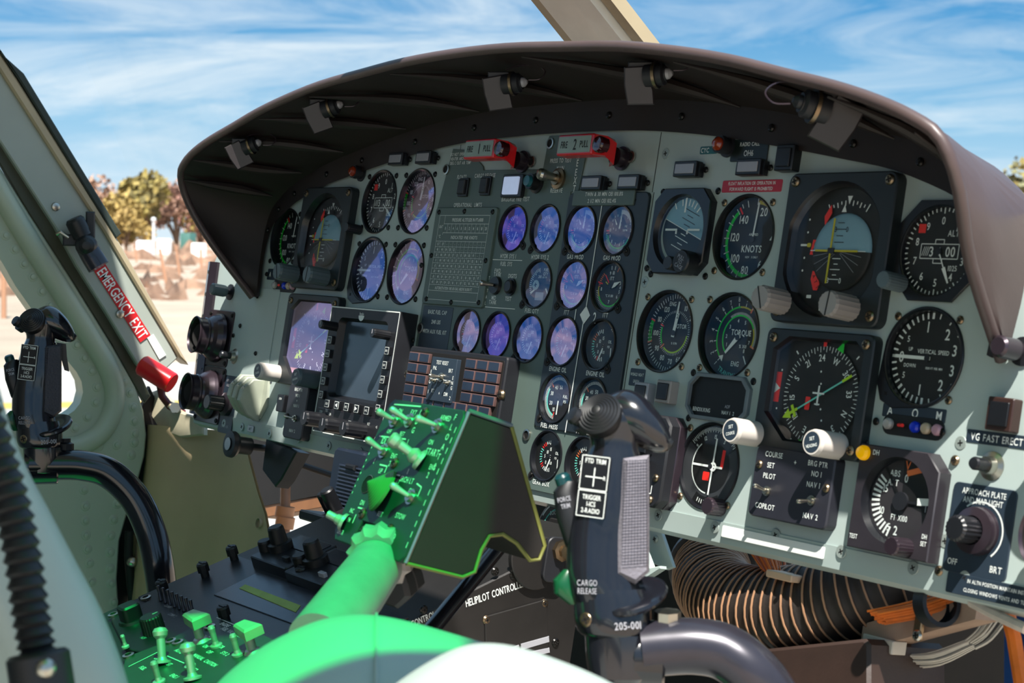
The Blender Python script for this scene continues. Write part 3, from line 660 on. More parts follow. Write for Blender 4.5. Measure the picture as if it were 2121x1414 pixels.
hsi('compass_indicator', 'square compass indicator with green course needle and two white knobs on the right', 466, -11, 134, 112, G_clear, M_knobw, M_knobw)
hsi('compass_indicator', 'compass indicator with milky lavender glass left of the radar display', -480, -20, 142, 126, G_lav, M_knobw, M_knobd)
# ---- standby attitude
g = thing('standby_attitude_indicator', 'small eight-sided attitude indicator with tilted horizon and PULL TO CAGE knob', 'gauge', 247, 136)
P8 = cham(86, 88, 13); mb = MB(); mb.prism(P8, 0, 9, M_bezel, 1, holes=[circ(38, 48)]); mb.lathe([(38, 9), (35, 3), (35, .5)], M_bezel, 48); mb.build('bezel', g)
mb = MB(); mb.T = Matrix.Translation((2, 2, 1)) @ Matrix.Rotation(radians(-20), 4, 'Z'); R = 34
mb.flat([(R * cos(pi * k / 24), R * sin(pi * k / 24)) for k in range(25)], 0, M_skyb); mb.flat([(R * cos(-pi * k / 24), R * sin(-pi * k / 24)) for k in range(25)], 0, mat('deep_teal_dial', '0b1c22', .5))
for y, w2 in ((5, 10), (10, 22), (15, 10), (20, 26)): mb.line(-w2 / 2, y, w2 / 2, y, .8, .3, M_case)
for y, w2 in ((-5, 8), (-10, 22), (-15, 8), (-20, 24)): mb.line(-w2 / 2, y, w2 / 2, y, .8, .3, M_wht)
mb.line(-R, 0, R, 0, .8, .3, M_wht); mb.build('horizon_ball', g)
mb = MB(); mb.arc(35, 38, -62, -40, 2, M_red, n=6)
for a in (-30, -10, 10, 20, 30, 42): mb.tick(a, 27, 34, 1.4, 3, M_wht)
mb.tick(0, 20, 36, 2.4, 3.2, M_wht); mb.box(-16, 2, 4, 18, 2, .5, M_wht); mb.box(18, 2, 4, 18, 2, .5, M_wht); mb.box(-8, -.5, 4, 2, 4, .5, M_wht); mb.box(9, -.5, 4, 2, 4, .5, M_wht); mb.build('aircraft_symbol', g)
mb = MB(); mb.disc(0, 0, 5.5, 36, G_clear, 48); mb.build('lens', g)
mb = MB(); knob(mb, 2, -34, 8, 7, 10, M_knobb); mb.build('knob', g)
mb = MB(); knob(mb, 27, -33, 8, 12, 15, M_knobb, cap=M_case); mb.text('PULL', 28, -29, 4, 23.4, M_lite, rz=-20); mb.text('TO', 27, -33.5, 4, 23.4, M_lite, rz=-20); mb.text('CAGE', 26, -38, 4, 23.4, M_lite, rz=-20); mb.build('caging_knob', g)
for x in (-42, 42):
    for y in (42, -44): mb = MB(); screw(mb, x, y, .1, 3.6, M_scr, 2); mb.build('screw', g)
# ---- radar altimeter
g = thing('radar_altimeter', 'square ABS ALT gauge with orange flag and yellow DH lamp, low on the right', 'gauge', 583, -95)
mb = MB(); PP = [(45, 30), (30, 45), (-45, 45), (-45, -45), (45, -45)]; mb.prism(PP, 0, 15, mat('aubergine_black_case', '2b272c', .4, coat=.2), 1, holes=[circ(37, 48, 1, 1)])
mb.lathe([(37, 15), (35, 8), (35, 5)], M_bezel, 48, 1, 1)
mb.text('DH', -26, 39, 4.5, 15.3, M_wht); mb.text('TEST', -38, -35, 4, 15.3, M_wht, xs=.7); mb.text('DH', 39, -24, 4, 15.3, M_wht, xs=.7); mb.text('SET', 39, -30, 4, 15.3, M_wht, xs=.7); mb.build('case', g)
mb = MB(); mb.disc(1, 1, 5.2, 36, mat('charcoal_dial', '302d30', .5), 48)
mb.add([(x, y, 5.4) for x, y in [(1, 1)] + [(1 + 36 * sin(radians(a)), 1 + 36 * cos(radians(a))) for a in range(-5, 106, 5)]], [tuple(range(24))], M_face)
for k in range(14): a = 200 + k * 8.2; mb.tick(a, 24, 33, 2, 5.6, M_wht, 1, 1)
for s_, x, y, h in (('0', 3, 21, 7), ('15', -18, 10, 6.5), ('10', -19, -9, 6.5), ('5', -9, -22, 6.5), ('2', -1, -24, 8)): mb.text(s_, x, y, h, 5.7, M_wht)
mb.text('ABS', -10, 24, 5.5, 5.7, M_wht); mb.text('ALT', -11, 16, 5.5, 5.7, M_wht); mb.text('FT X100', 1, -13, 5, 5.7, M_wht, xs=.7)
mb.text('V', 3, 32, 8, 5.8, M_org); mb.text('1', 28, -1, 7, 5.8, M_lite); mb.build('dial_face', g)
mb = MB(); mb.tick(88, 8, 18, 2.4, 6.6, M_case, 1, 1); mb.tick(84, 18, 35, 6, 6.6, M_wht, 1, 1); mb.cyl(1, 1, 5, 8, 8, M_case); mb.tick(322, 8, 34, 2.5, 6.4, M_face, 1, 1); mb.build('needle', g)
mb = MB(); mb.line(4, 25, 22, 31, 5, 6.9, M_org); mb.build('warning_flag', g)
mb = MB(); mb.disc(1, 1, 9, 35, G_clear, 48); mb.build('lens', g)
mb = MB(); mb.at(-39, 37, 15).lathe([(6.5, 0), (6.5, 3), (5, 6), (0, 7.5)], mat('yellow_lamp', 'f0b400', .25, emit=('ffb400', .25)), 20); mb.build('warning_lamp', g)
mb = MB(); knob(mb, 22, -36, 15, 8, 20, M_purm, ribs=20); mb.build('knob', g)
for x, y in ((47, 42), (47, -50)): mb = MB(); screw(mb, x, y, .1, 4.4, M_brass, 3); mb.build('screw', g)
# ================================================================== PANEL FURNITURE
def rect_px(x0, y0, x1, y1, w=0):
    a = uv(x0, y0, w); b = uv(x1, y1, w); return (a[0] + b[0]) / 2, (a[1] + b[1]) / 2, b[0] - a[0], a[1] - b[1]
# annunciator lamps with two side screws
AG = 'small rectangular warning lamps along the top of the panel'
for (x, y), lb in (((825, 330), 'small rectangular grey lamp, leftmost of the pair above the two upper left gauges'), ((882, 327), 'small rectangular grey lamp, right of the pair above the two upper left gauges'),
                   ((1230, 380), 'small rectangular grey lamp just left of its twin above the engine gauges'), ((1307, 378), 'small rectangular grey lamp nearest the thin seam, above the engine gauges'),
                   ((1425, 351), 'small rectangular grey lamp above the small attitude indicator'), ((1556, 347), 'small rectangular grey lamp under the RADIO CALL plate')):
    u, v = uv(x, y, 6); g = thing('warning_lamp', lb, 'lamp', u, v, 2, AG)
    mb = MB(); mb.prism(rrect(34, 16, 1), 0, 9, M_blk, .8); mb.box(-16, 0, 3, 5, 10, 5, M_blk); mb.box(17, -1, 3, 6, 14, 6, M_blk); mb.build('housing', g)
    mb = MB(); mb.prism(rrect(28, 10, .8), 8.5, 9.8, M_lite, .4); mb.build('lens', g)
    for sx in (-22, 23): mb = MB(); screw(mb, sx, 0, 0, 3.2, M_scr, 2); mb.build('screw', g)
# press to test lamps
for (x, y), lb in (((728, 355), 'small amber press lamp under the left end of the shield'), ((1482, 298), 'amber and brass press lamp beside the CYC label')):
    u, v = uv(x, y, 14); g = thing('press_lamp', lb, 'lamp', u + 4, v, 0)
    mb = MB(); mb.lathe([(11, 0), (11, 2), (8, 2.2), (8, 8), (9, 8), (9, 14), (7, 14)], M_case, 24); mb.build('barrel', g)
    mb = MB(); mb.lathe([(7, 13), (7, 16), (4, 19), (0, 20)], mat('amber_lens', '8a2f12', .12, coat=.5), 20); mb.build('amber_lens', g)
# placards (thin labels stuck or screwed on)
def placard(name, label, u, v, w_, h_, m, texts, t=.6, z=0, r=1.5, cat='label', group=None, col=None):
    mb = MB(); mb.prism(rrect(w_, h_, r), 0, t, m, min(.3, t / 2))
    for s_, x, y, h, *rs_ in texts: mb.text(s_, x, y, h, t + .2, col or M_wht, xs=rs_[0] if rs_ else .8)
    return mesh_thing(mb, name, label, cat, u, v, z, group)
u, v, w_, h_ = rect_px(1497, 375, 1620, 396); placard('warning_placard', 'red placard reading FLOAT INFLATION OR OPERATION IN FORWARD FLIGHT IS PROHIBITED', u, v, 84, 12, M_redp, (('FLOAT INFLATION OR OPERATION IN', 0, 2.8, 3.4, .75), ('FORWARD FLIGHT IS PROHIBITED', 0, -2.8, 3.4, .78)))
u, v, w_, h_ = rect_px(1519, 292, 1590, 331); placard('call_sign_plate', 'black RADIO CALL plate with the letters OH6', u, v, 52, 22, mat('black_green_label', '0f1b18', .4), (('RADIO CALL', 0, 6, 4), ('OH6', 0, -3, 6)), t=1.5)
u, v, w_, h_ = rect_px(1445, 305, 1470, 318); placard('cyclic_label', 'tiny teal CYC label left of the amber press lamp', u + 8, v, 26, 8, mat('teal_label', '0f5a5c', .4), (('CYC', -5, 0, 5),))
u, v = uv(912, 688); placard('fuel_placard', 'navy placard reading BASIC FUEL CAP 2148 LBS WITH AUX FUEL KIT', -181, 8, 66, 66, M_navy, (('BASIC FUEL CAP', 0, 26, 5, .75), ('2148 LBS', 0, 14, 5, .75), ('WITH AUX FUEL KIT', 0, 2, 5, .75)), z=2)
u, v, w_, h_ = rect_px(1305, 768, 1335, 795); placard('heater_label', 'small black label reading WSHLD HEAT above two square buttons', u, v, 24, 18, M_navy, (('WSHLD HEAT', 0, 3, 3.2, .7), ('LH-RH', 0, -4, 3.2, .7)))
u, v = uv(2065, 912); placard('gyro_label', 'black VG FAST ERECT label on the sunlit right end', u, v + 1, 62, 11, M_navy, (('VG FAST ERECT', 0, 0, 6, .8),))
u, v = uv(495, 715); placard('gyro_label', 'small black VG FAST ERECT label beside the upper left air vent', u, v, 30, 8, M_navy, (('VG FAST ERECT', 0, 0, 3.6, .7),))
u, v = uv(1893, 855); placard('marker_label', 'black strip with the letters A O M on the right', u, v, 70, 12, M_navy, (('A', -26, 0, 8), ('O', 2, 0, 8), ('M', 28, 0, 8)))
u, v = uv(562, 568); placard('marker_label', 'black strip with the letter A beside the left attitude indicator', u + 6, v, 34, 16, M_navy, (('A', -8, 0, 7),))
u, v = uv(550, 773); placard('static_label', 'navy ALTN PITOT STATIC SOURCE label above three white levers', u, v, 46, 26, M_navy, (('ALTN', -4, 8, 3.6, .75), ('PITOT  STATIC', 0, 1, 3.8, .75), ('SOURCE', 0, -6, 3.6, .75)))
placard('altitude_placard', 'long black placard IN ALTN POSITION MAINTAIN INSTRUMENT on the lower right lip', 705, -152, 130, 17, M_navy, (('IN ALTN POSITION MAINTAIN INSTRUMENT CORR BY', 0, 4, 3.2, .75), ('CLOSING WINDOWS VENTS AND TURNING HEATER OFF', 0, -3.5, 3.2, .75)), z=1.2)
u, v = uv(1600, 1124); placard('blank_label', 'long worn white paper strip on the lower lip', u, v + 1, 134, 11, M_white, (), z=1.4)
u, v = uv(521, 888); placard('part_label', 'tiny grey foil label on the lower left lip', u, v, 18, 9, M_lite, (('B/T', 0, 0, 4),), z=1.3, col=M_navy)
# marker beacon lights
for bx, by, lb, n_ in ((1892, 884, 'black strip of small round lamps in grey, blue and pink under A O M', 4), (590, 592, 'black strip of small round lamps, blue and pink, under the letter A', 4)):
    u, v = uv(bx, by); g = thing('marker_lights', lb, 'lamp', u, v, 0)
    mb = MB(); mb.prism(rrect(68, 18, 8), 0, 1.2, M_face, .4); mb.build('backplate', g)
    for x, c_ in ((-26, 'a8a6a2'), (4, '1535c8'), (16, 'b7a58c'), (28, 'b48a98')):
        mb = MB(); mb.at(x, 0, 1).lathe([(5, 0), (5, 3), (3.5, 5), (0, 5.6)], mat('lamp_' + {'a8a6a2': 'grey', '1535c8': 'blue', 'b7a58c': 'amber', 'b48a98': 'pink'}[c_], c_, .2), 16); mb.build('lens', g)
    mb = MB(); mb.at(-11, 0, 1).tube([(-3, 0, 2), (4, 0, 5)], 1.6, M_red); mb.build('toggle', g)
# square push buttons
for (x, y), lb, mm, s_ in (((1628, 327), 'black square push button right of the RADIO CALL plate', M_blk, 24), ((2074, 858), 'brown black square push button on the sunlit right end', mat('brown_button', '35231f', .35), 26), ((1330, 815), 'clear framed square button, left of two beside the radio display', M_lite, 22), ((1377, 811), 'grey framed square button, right of two beside the radio display', M_knobg, 22)):
    u, v = uv(x, y, 8); g = thing('push_button', lb, 'button', u, v)
    mb = MB(); mb.prism(rrect(s_, s_ * 1.05, 1.5), 0, 11, mm, 1); mb.build('frame', g); mb = MB(); mb.prism(rrect(s_ * .74, s_ * .76, 1), 11, 12.6, M_blk, .6); mb.build('cap', g)
# fast erect knobs
for (x, y), lb in (((2055, 965), 'small dark push knob on silver collar under the right VG FAST ERECT label'), ((487, 738), 'small dark push knob on silver collar below the left VG FAST ERECT label')):
    u, v = uv(x, y); g = thing('fast_erect_control', lb, 'knob', u, v)
    mb = MB(); mb.lathe([(12, 0), (12, 1), (8, 3), (7, 9), (0, 9)], M_steel, 28); mb.build('collar', g); mb = MB(); mb.lathe([(5, 8), (5.5, 22), (4.5, 24), (0, 24.5)], M_knobb, 20); mb.build('button', g)
# source select plates with toggles
g = thing('selector_plate', 'black plate marked COURSE SET PILOT COPILOT and BRG PTR, right half', 'switch', *uv(1645, 1008, 8), 0)
mb = MB(); mb.prism(rrect(100, 66, 6), 0, 13, mat('charcoal_blue_plate', '26262e', .42), 1.4)
for s_, x, y in (('COURSE', -26, 26), ('SET', -28, 16), ('PILOT', -28, 6), ('COPILOT', -28, -22), ('+', 2, 22), ('BRG PTR', 30, 24), ('NO 1', 30, 15), ('NAV 1', 28, 5), ('NAV 2', 30, -23)): mb.text(s_, x, y, 5, 13.3, M_wht)
mb.build('plate', g); toggle(g, -28, -8, 13, 14, 2.2, (-.2, .3)); toggle(g, 29, -9, 13, 14, 2.2, (-.2, -.2))
for x, y in ((-43, 15), (44, 4)): mb = MB(); screw(mb, x, y, 13, 4, M_brass, 2.5); mb.build('screw', g)
g = thing('selector_plate', 'tall black plate marked BRG PTR and NAV 2, left of the radar display', 'switch', *uv(617, 853, 10), 0)
mb = MB(); mb.prism(rrect(54, 74, 6), 0, 14, mat('charcoal_blue_plate', '26262e', .42), 1.4)
for s_, x, y in (('BRG PTR', 0, 30), ('NO 1', 0, 22), ('+', 0, 15), ('NAV 1', 0, 8), ('NAV 2', 0, -26)): mb.text(s_, x, y, 4.5, 14.3, M_wht)
mb.build('plate', g); toggle(g, 3, -9, 14, 14, 2.2, (-.6, .1))
for x, y in ((-20, -8), (22, -8)): mb = MB(); screw(mb, x, y, 14, 4, M_scr, 2.5); mb.build('screw', g)
u, v = uv(585, 835, 8); g = thing('push_button', 'narrow dark rectangular button left of the tall BRG PTR plate', 'button', u, v); mb = MB(); mb.prism(rrect(20, 24, 2), 0, 12, M_blk, 1); mb.text('BTM', 0, 6, 3, 12.3, M_wht); mb.build('cap', g)
# radio display, eight sided
g = thing('radio_display', 'wide black eight-sided radio display with grey rim under the torque gauge', 'display', *uv(1486, 824, 3))
P8 = cham(88, 46, 11); mb = MB(); mb.prism(P8, 0, 5, mat('grey_rim', '6b7479', .4), 1, holes=[inset(P8[::-1] if area(P8) < 0 else P8, 4)]); mb.build('rim', g)
mb = MB(); mb.flat(inset(P8[::-1] if area(P8) < 0 else P8, 3.6), 1.2, M_face); mb.text('BENDIX/KING', -22, -13, 4, 1.5, M_wht, xs=.7); mb.text('NAV 1  2', 16, -13, 3.6, 1.5, M_wht); mb.text('ADF', 14, -7, 3.2, 1.5, M_lite); mb.build('screen', g)
for x, y in ((-43, 22), (43, 20), (-40, -23)): mb = MB(); screw(mb, x, y, 0, 3.6, M_scr, 1.8); mb.build('screw', g)
# transponder-like unit behind cyclic
u, v, w_, h_ = rect_px(1262, 858, 1372, 1030, 22); g = thing('radio_control_unit', 'thick black unit with cut corners and rocker switches behind the near cyclic grip', 'radio', 262, -97)
P8 = cham(70, 92, 9); mb = MB(); mb.prism(P8, 0, 10, M_purm, 1); mb.prism(inset(P8[::-1] if area(P8) < 0 else P8, -1.5 + 2), 10, 22, M_case, 2); mb.text('XPDR', -10, 36, 4, 22.3, M_wht); mb.line(16, 30, 28, 30, 1.2, 22.3, M_wht); mb.line(28, 30, 28, 20, 1.2, 22.3, M_wht); mb.line(2, -32, 20, -32, 1.2, 22.3, M_wht); mb.line(20, -32, 20, -24, 1.2, 22.3, M_wht); mb.build('case', g)
for y in (12, -6): mb = MB(); mb.box(0, y, 27, 26, 12, 10, M_blk, 1); mb.build('rocker_switch', g)
for x, y in ((24, 24), (24, -16), (20, -38)): mb = MB(); screw(mb, x, y, 22, 4, M_brass, 2.5); mb.build('screw', g)
# light dimmer knobs
g = thing('dimmer_knob', 'big ribbed dimmer knob on black APPROACH PLATE AND MAP LIGHT plate, right end', 'knob', *uv(2030, 1100))
mb = MB(); mb.prism(rrect(64, 74, 5), 0, 1.5, M_navy, .5); mb.text('APPROACH PLATE', 0, 31, 5, 1.8, M_wht, xs=.7); mb.text('AND MAP LIGHT', 0, 24, 5, 1.8, M_wht, xs=.72); mb.arc(23, 24.4, -40, 140, 1.8, M_wht); mb.text('OFF', -22, -28, 5, 1.8, M_wht); mb.text('BRT', 22, -28, 5.5, 1.8, M_wht); mb.build('plate', g)
mb = MB(); mb.lathe([(20, 1.5), (19, 10), (12, 12)], M_purm, 36); mb.lathe([(11, 10), (11, 30), (9, 32), (0, 32)], M_knobb, 40, kn=.93); mb.build('knob', g)
g = thing('dimmer_knob', 'black ribbed dimmer knob on APPROACH PLATE label beside the lower left vent', 'knob', *uv(474, 838))
mb = MB(); mb.prism(rrect(44, 84, 4), 0, 1.2, M_navy, .4); mb.text('APPROACH PLATE', 0, 35, 4, 1.5, M_lite, xs=.65); mb.text('AND MAP LIGHT', 0, 28, 4, 1.5, M_lite, xs=.65); mb.text('STA HTR NTR', 0, -32, 4, 1.5, M_lite, xs=.6); mb.build('plate', g)
mb = MB(); mb.lathe([(17, 1), (17, 8), (12, 12)], M_purm, 32); mb.lathe([(11, 10), (11, 34), (10, 36), (0, 36)], M_knobb, 40, kn=.93); mb.build('knob', g)
# air vents
def vent(label, u, v, tilt=0):
    g = thing('air_vent', label, 'vent', u, v); mb = MB(); mb.prism(rrect(84, 84, 6), 0, 3, M_purm, .8, holes=[circ(30, 40)]); mb.build('flange', g)
    mb = MB(); mb.T = Matrix.Rotation(radians(-6), 4, 'Y')
    mb.lathe([(37, 3), (36, 8), (32, 15), (28, 20), (26.5, 23), (27.8, 25), (26.5, 27), (26.3, 36), (28, 40), (27, 41), (25.5, 38), (24.5, 20), (24.5, -12), (0, -12)], [M_purm] * 10 + [M_dark] * 3, 48); mb.build('nozzle', g)
    mb = MB(); mb.T = Matrix.Translation((0, 0, 18)) @ Matrix.Rotation(radians(65), 4, 'Y'); mb.disc(0, 0, 0, 24, M_dark, 32); mb.build('flap', g)
    for x in (-36, 36):
        for y in (-36, 36): mb = MB(); screw(mb, x, y, 3, 3.6, M_scr, 2); mb.build('screw', g)
vent('upper round air vent at the far left end of the panel', -766, -32); vent('lower round air vent at the far left end, rim catching the sun', -764, -117)
vent('purple black air vent cut by the right edge of the picture, the lower one', 762, -100); vent('air vent at the right edge, the upper one, barely showing', 762, -12)
# small grey knob with stem, top left; dark one at the right edge
for (x, y), lb, mm in (((478, 605), 'short grey green knob poking out behind the left lobe of the shield', M_knobd), ((2119, 728), 'dark knob at the right edge above the square button', M_purm)):
    g = thing('pull_knob', lb, 'knob', *uv(x, y)); mb = MB(); mb.lathe([(12, 0), (12, 2), (4, 3), (4, 8)], M_case, 20); mb.build('base', g); mb = MB(); mb.lathe([(8, 8), (9, 12), (9, 30), (7, 32), (0, 32)], mm, 24); mb.build('knob', g)
# lever trio with sculpted covers
g = thing('static_source_cover', 'trio of cream levers for the static source under the navy label', 'lever', *uv(535, 822))
for i, x in enumerate((-22, -6, 12)):
    mb = MB(); prof = [(0, 26), (20, 24), (34, 8), (36, -8), (22, -26), (6, -34), (0, -34)]
    mb.T = Matrix.Translation((x, 4 - i * 2, 0)) @ Matrix(((0, 0, 1, 0), (0, 1, 0, 0), (1, 0, 0, 0), (0, 0, 0, 1)))
    mb.prism(prof, -5, 5, mat('cream_lever', 'a2a898', .45), 1.5); mb.fr(); mb.ball((x, 14 - i * 2, 31), 3, M_steel); mb.build('lever', g)
mb = MB(); mb.prism([(-30, 28), (28, 28), (34, -10), (20, -30), (-30, -26)], 0, 3, mat('cream_lever', 'a2a898', .45), 1.5); mb.build('base', g)
# ---- upper centre: switches, lever, handles
for (x, y), lb, on in (((957, 387), 'black rocker switch under the word FLOATS', 0), ((1003, 384), 'black rocker switch under the words CARGO RELEASE', 0)):
    g = thing('rocker_switch', lb, 'switch', *uv(x, y, 6), 2); mb = MB(); mb.prism(rrect(19, 23, 1), 0, 3, M_blk, .6); mb.build('frame', g); mb = MB(); mb.box(0, 0, 4.5, 14, 18, 4, M_case, 1); mb.line(-6, 0, 6, 0, .6, 6.8, M_case); mb.build('rocker', g)
g = thing('fire_test_light', 'square lit push light above the words BAGGAGE FIRE TEST', 'lamp', *uv(1062, 385, 6), 2); mb = MB(); mb.prism(rrect(40, 27, 1.5), 0, 6, M_blk, .8); mb.build('frame', g)
mb = MB(); mb.prism(rrect(30, 21, 1.5), 6, 8, mat('pale_lit_lens', 'bcc8e0', .2, emit=('b8c8ea', .35)), .6); mb.build('lens', g)
g = thing('test_control', 'dark teal tipped push knob right of the square lit light', 'knob', *uv(1116, 380), 2); mb = MB(); mb.lathe([(12, 0), (12, 2), (9, 3), (9, 12), (0, 12)], M_blk, 24); mb.lathe([(7, 12), (6, 16), (0, 17)], mat('teal_tip', '1f5d68', .25), 20); mb.build('button', g)
g = thing('selector_lever', 'silver ball-ended lever between the words MAIN and RESERVE', 'switch', *uv(1161, 371), 2)
mb = MB(); mb.lathe([(12, 0), (12, 3), (8, 4), (8, 6), (0, 6)], M_brass, 24); mb.build('bushing', g)
mb = MB(); mb.T = frame_to((-.25, .05, 1)); mb.lathe([(4, 3), (4.6, 8), (5.5, 15), (6.6, 18), (7, 22), (6, 25), (3.6, 27), (0, 27.5)], M_steel, 28); mb.build('lever', g)
def fire(num, label, x, y):
    u, v = uv(x, y, 43); g = thing('fire_extinguisher_pull', label, 'fire control', u, v, 2)
    mb = MB(); mb.prism(rrect(62, 23, 2), 26, 41, M_redh, 1.5)
    mb.loft([[(28, 11, 40), (28, -11, 40), (28, -11, 26), (28, 11, 26)], [(46, 9, 34), (46, -12, 34), (42, -13, 20), (42, 8, 20)], [(46, 4, 20), (46, -19, 20), (28, -19, 12), (28, 4, 12)]], M_redh); mb.build('red_grip', g)
    mb = MB(); mb.prism(rrect(57, 18, 1), 41, 41.8, mat('pale_green_glow_plate', '8d9c90', .35), .3)
    mb.text('FIRE', -17, 0, 7.6, 42.1, M_face, xs=.62); mb.text(num, 2, 0, 12, 42.1, M_face, xs=.7); mb.text('PULL', 18, 0, 7.6, 42.1, M_face, xs=.62); mb.build('legend_plate', g)
    mb = MB(); mb.at(41, -1, 32).lathe([(9, 0), (9, 9), (7.5, 11), (0, 12)], mat('dark_red_lamp', '3a0a10', .12, coat=.6), 28); mb.build('lamp', g)
    mb = MB(); mb.T = Matrix.Translation((35, -8, 0)); mb.lathe([(13, 0), (13, 3), (10, 3), (10, 12), (0, 12)], M_purm, 28); mb.build('shaft_collar', g)
fire('1', 'red handle marked FIRE 1 PULL, the left of two, at the top centre', 992, 308); fire('2', 'red handle marked FIRE 2 PULL, the right of two, at the top centre', 1190, 299)
# round black buttons near handles
for (x, y), lb in (((1105, 336), 'small dark round plug right of the FIRE 1 handle'), ((1311, 326), 'small dark plug beside the seam, under the right end of the second fire handle'), ((928, 352), 'small ringed plug at the left of the dark centre plate'), ((1144, 298), 'small ringed plug left of the FIRE 2 handle'), ((1095, 901), 'small ringed plug left of the near cyclic, above GEAR BOX'), ((875, 680), 'small ringed plug left of the navy fuel placard')):
    mb = MB(); mb.lathe([(6.5, 0), (6.5, 1.6), (4.6, 1.8), (4.2, .6), (0, .6)], [M_steel, M_steel, M_dark, M_dark], 20); mesh_thing(mb, 'panel_plug', lb, 'plug', *uv(x, y), 2.2)
# fuel system toggle, test button
g = thing('fuel_selector_switch', 'silver toggle between FWD TANK and MID TANK', 'switch', *uv(1031, 592), 2); mb = MB(); mb.lathe([(11, 0), (10, 4), (0, 4)], M_blk, 20); mb.build('bushing', g); toggle(g, 0, 0, 3, 16, 3.6, (-.35, 0), nut=False, name='lever')
g = thing('push_button', 'round black DIGITS TEST button right of the fuel tank toggle', 'button', *uv(1062, 595), 2); mb = MB(); mb.lathe([(10, 0), (10, 2), (8, 2), (8, 5), (6, 6), (0, 6)], M_blk, 24); mb.build('button', g)
# ---- operational limits table
g = thing('limits_placard', 'grey green table of operational limits with columns of numbers, PRESSURE ALTITUDE', 'label', -151, 103, 2)
mb = MB(); mb.prism(rrect(132, 120, 4), 0, 3, M_plate, .8); z = 3.3; lw = .45
X0, X1 = -54, 54
mb.line(X0, 50, X1, 50, lw, z, M_wht); mb.line(X0, -54, X1, -54, lw, z, M_wht); mb.line(X0, 50, X0, -54, lw, z, M_wht); mb.line(X1, 50, X1, -54, lw, z, M_wht)
mb.text('PRESSURE ALTITUDE IN FTx1000', 8, 44.5, 4.2, z, M_wht, xs=.74); mb.line(-42, 39.5, X1, 39.5, lw, z, M_wht); mb.line(-42, 50, -42, 26, lw, z, M_wht)
mb.text('OAT', -48, 36, 3.6, z, M_wht, xs=.7); mb.text('\u00b0C', -48, 24, 3.6, z, M_wht)
for i in range(11): x = -42 + 96 / 11 * (i + .5); mb.text(str(2 * i), x, 34, 3.8, z, M_wht, xs=.7); mb.line(x - 4.36, 39.5, x - 4.36, 28.5, lw * .8, z, M_wht)
mb.line(-42, 28.5, X1, 28.5, lw, z, M_wht); mb.text('INDICATED VNE KNOTS', 6, 23, 4, z, M_wht, sp=.14); mb.line(X0, 18, X1, 18, lw, z, M_wht)
T = ['51.7|137|-|-|-|-|-|-|-|-|-|-', '40|140|134|128|122|-|-|-|-|-|-|-', '20|140|139|133|127|121|115|109|103|97|-|-', '0|140|140|140|133|127|121|115|109|103|96|91', '-10|140|140|140|140|131|124|118|112|106|100|94', '-20|140|140|140|138|133|127|121|115|108|102|96', '-30|140|139|134|129|124|120|115|110|106|101|97', '-40|134|129|124|120|116|111|107|102|98|94|90']
for r_, row in enumerate(T):
    y = 14.6 - r_ * 6.7; mb.line(X0, y - 3.4, X1, y - 3.4, lw * .8, z, M_wht)
    for i, s_ in enumerate(row.split('|')): x = -48 if i == 0 else -42 + 96 / 11 * (i - .5); mb.text(s_, x, y, 3.4, z, M_wht, xs=.62); mb.line(x + 4.36, y + 3.3, x + 4.36, y - 3.4, lw * .6, z, M_wht)
mb.text('AUTOROTATION VNE 80 KIAS ABOVE 10,000 FT', 0, -39.5, 3.7, z, M_wht, xs=.66); mb.line(X0, -43, X1, -43, lw, z, M_wht); mb.build('plate', g)
for x, y in ((-58, 54), (-2, 55), (58, 54), (-60, 0), (59, -4), (-56, -54), (0, -56), (58, -54)): mb = MB(); screw(mb, x, y, 3, 3.2, M_scr, 1.8); mb.build('screw', g)
# ---- caution panel
g = thing('caution_panel', 'wide panel of dark rectangular caution lights with pink frames around a TEST RESET plate', 'warning panel', -99, -56, 0)
mb = MB(); mb.prism(rrect(206, 74 + 16, 4), 0, 20, M_case, 1.5); mb.prism(rrect(196, 80, 2), 19, 20.3, M_dark, .2); mb.build('case', g)
mp_ = mat('rose_metal_frame', '8a6a66', .3, metal=.6); cells = []
for r_ in range(6):
    for c_ in range(8):
        x = -86 + c_ * 23.4; y = 32 - r_ * 13
        if r_ < 4 and c_ in (2, 3, 4): continue
        if r_ >= 4 and c_ > 7: continue
        cells.append((x + (6 if (r_ < 4 and c_ > 4) else 0), y))
M_cl = mat('smoked_blue_legend', '232c3c', .22)
for x, y in cells:
    mb = MB(); mb.at(x, y, 20); mb.prism(rrect(21.5, 11.4, .6), 0, 4, mp_, .5); mb.prism(rrect(19, 9, .4), 4, 4.5, M_cl, .2); mb.build('legend_light', g)
mb = MB(); mb.at(-15, 9, 20); mb.prism(rrect(54, 52, 1), 0, 6, M_navy, .6)
for s_, x, y in (('TEST RESET', -3, 20), ('PNL', -17, 13), ('BRT', 17, 12), ('LT', -14, -14), ('+', 0, -16), ('DIM', 14, -16)): mb.text(s_, x, y, 4.6, 6.3, M_wht, xs=.72)
mb.vtext('ENG 1', -24, 8, 4.4, 6.3, M_wht); mb.vtext('ENG 2', 24, 4, 4.4, 6.3, M_wht); mb.line(-24, 0, 20, 0, 1, 6.3, M_wht); tp = mb.build('test_plate', g)
toggle(tp, -15, 12, 26, 14, 2.6, (-.4, 0)); toggle(tp, -28, 7, 26, 5, 1.6); toggle(tp, 0, 6, 26, 5, 1.6)
for x, y in ((-100, 10), (100, 2)): mb = MB(); screw(mb, x * 1.0, y, 18, 6, M_brass, 5); mb.build('screw', g)
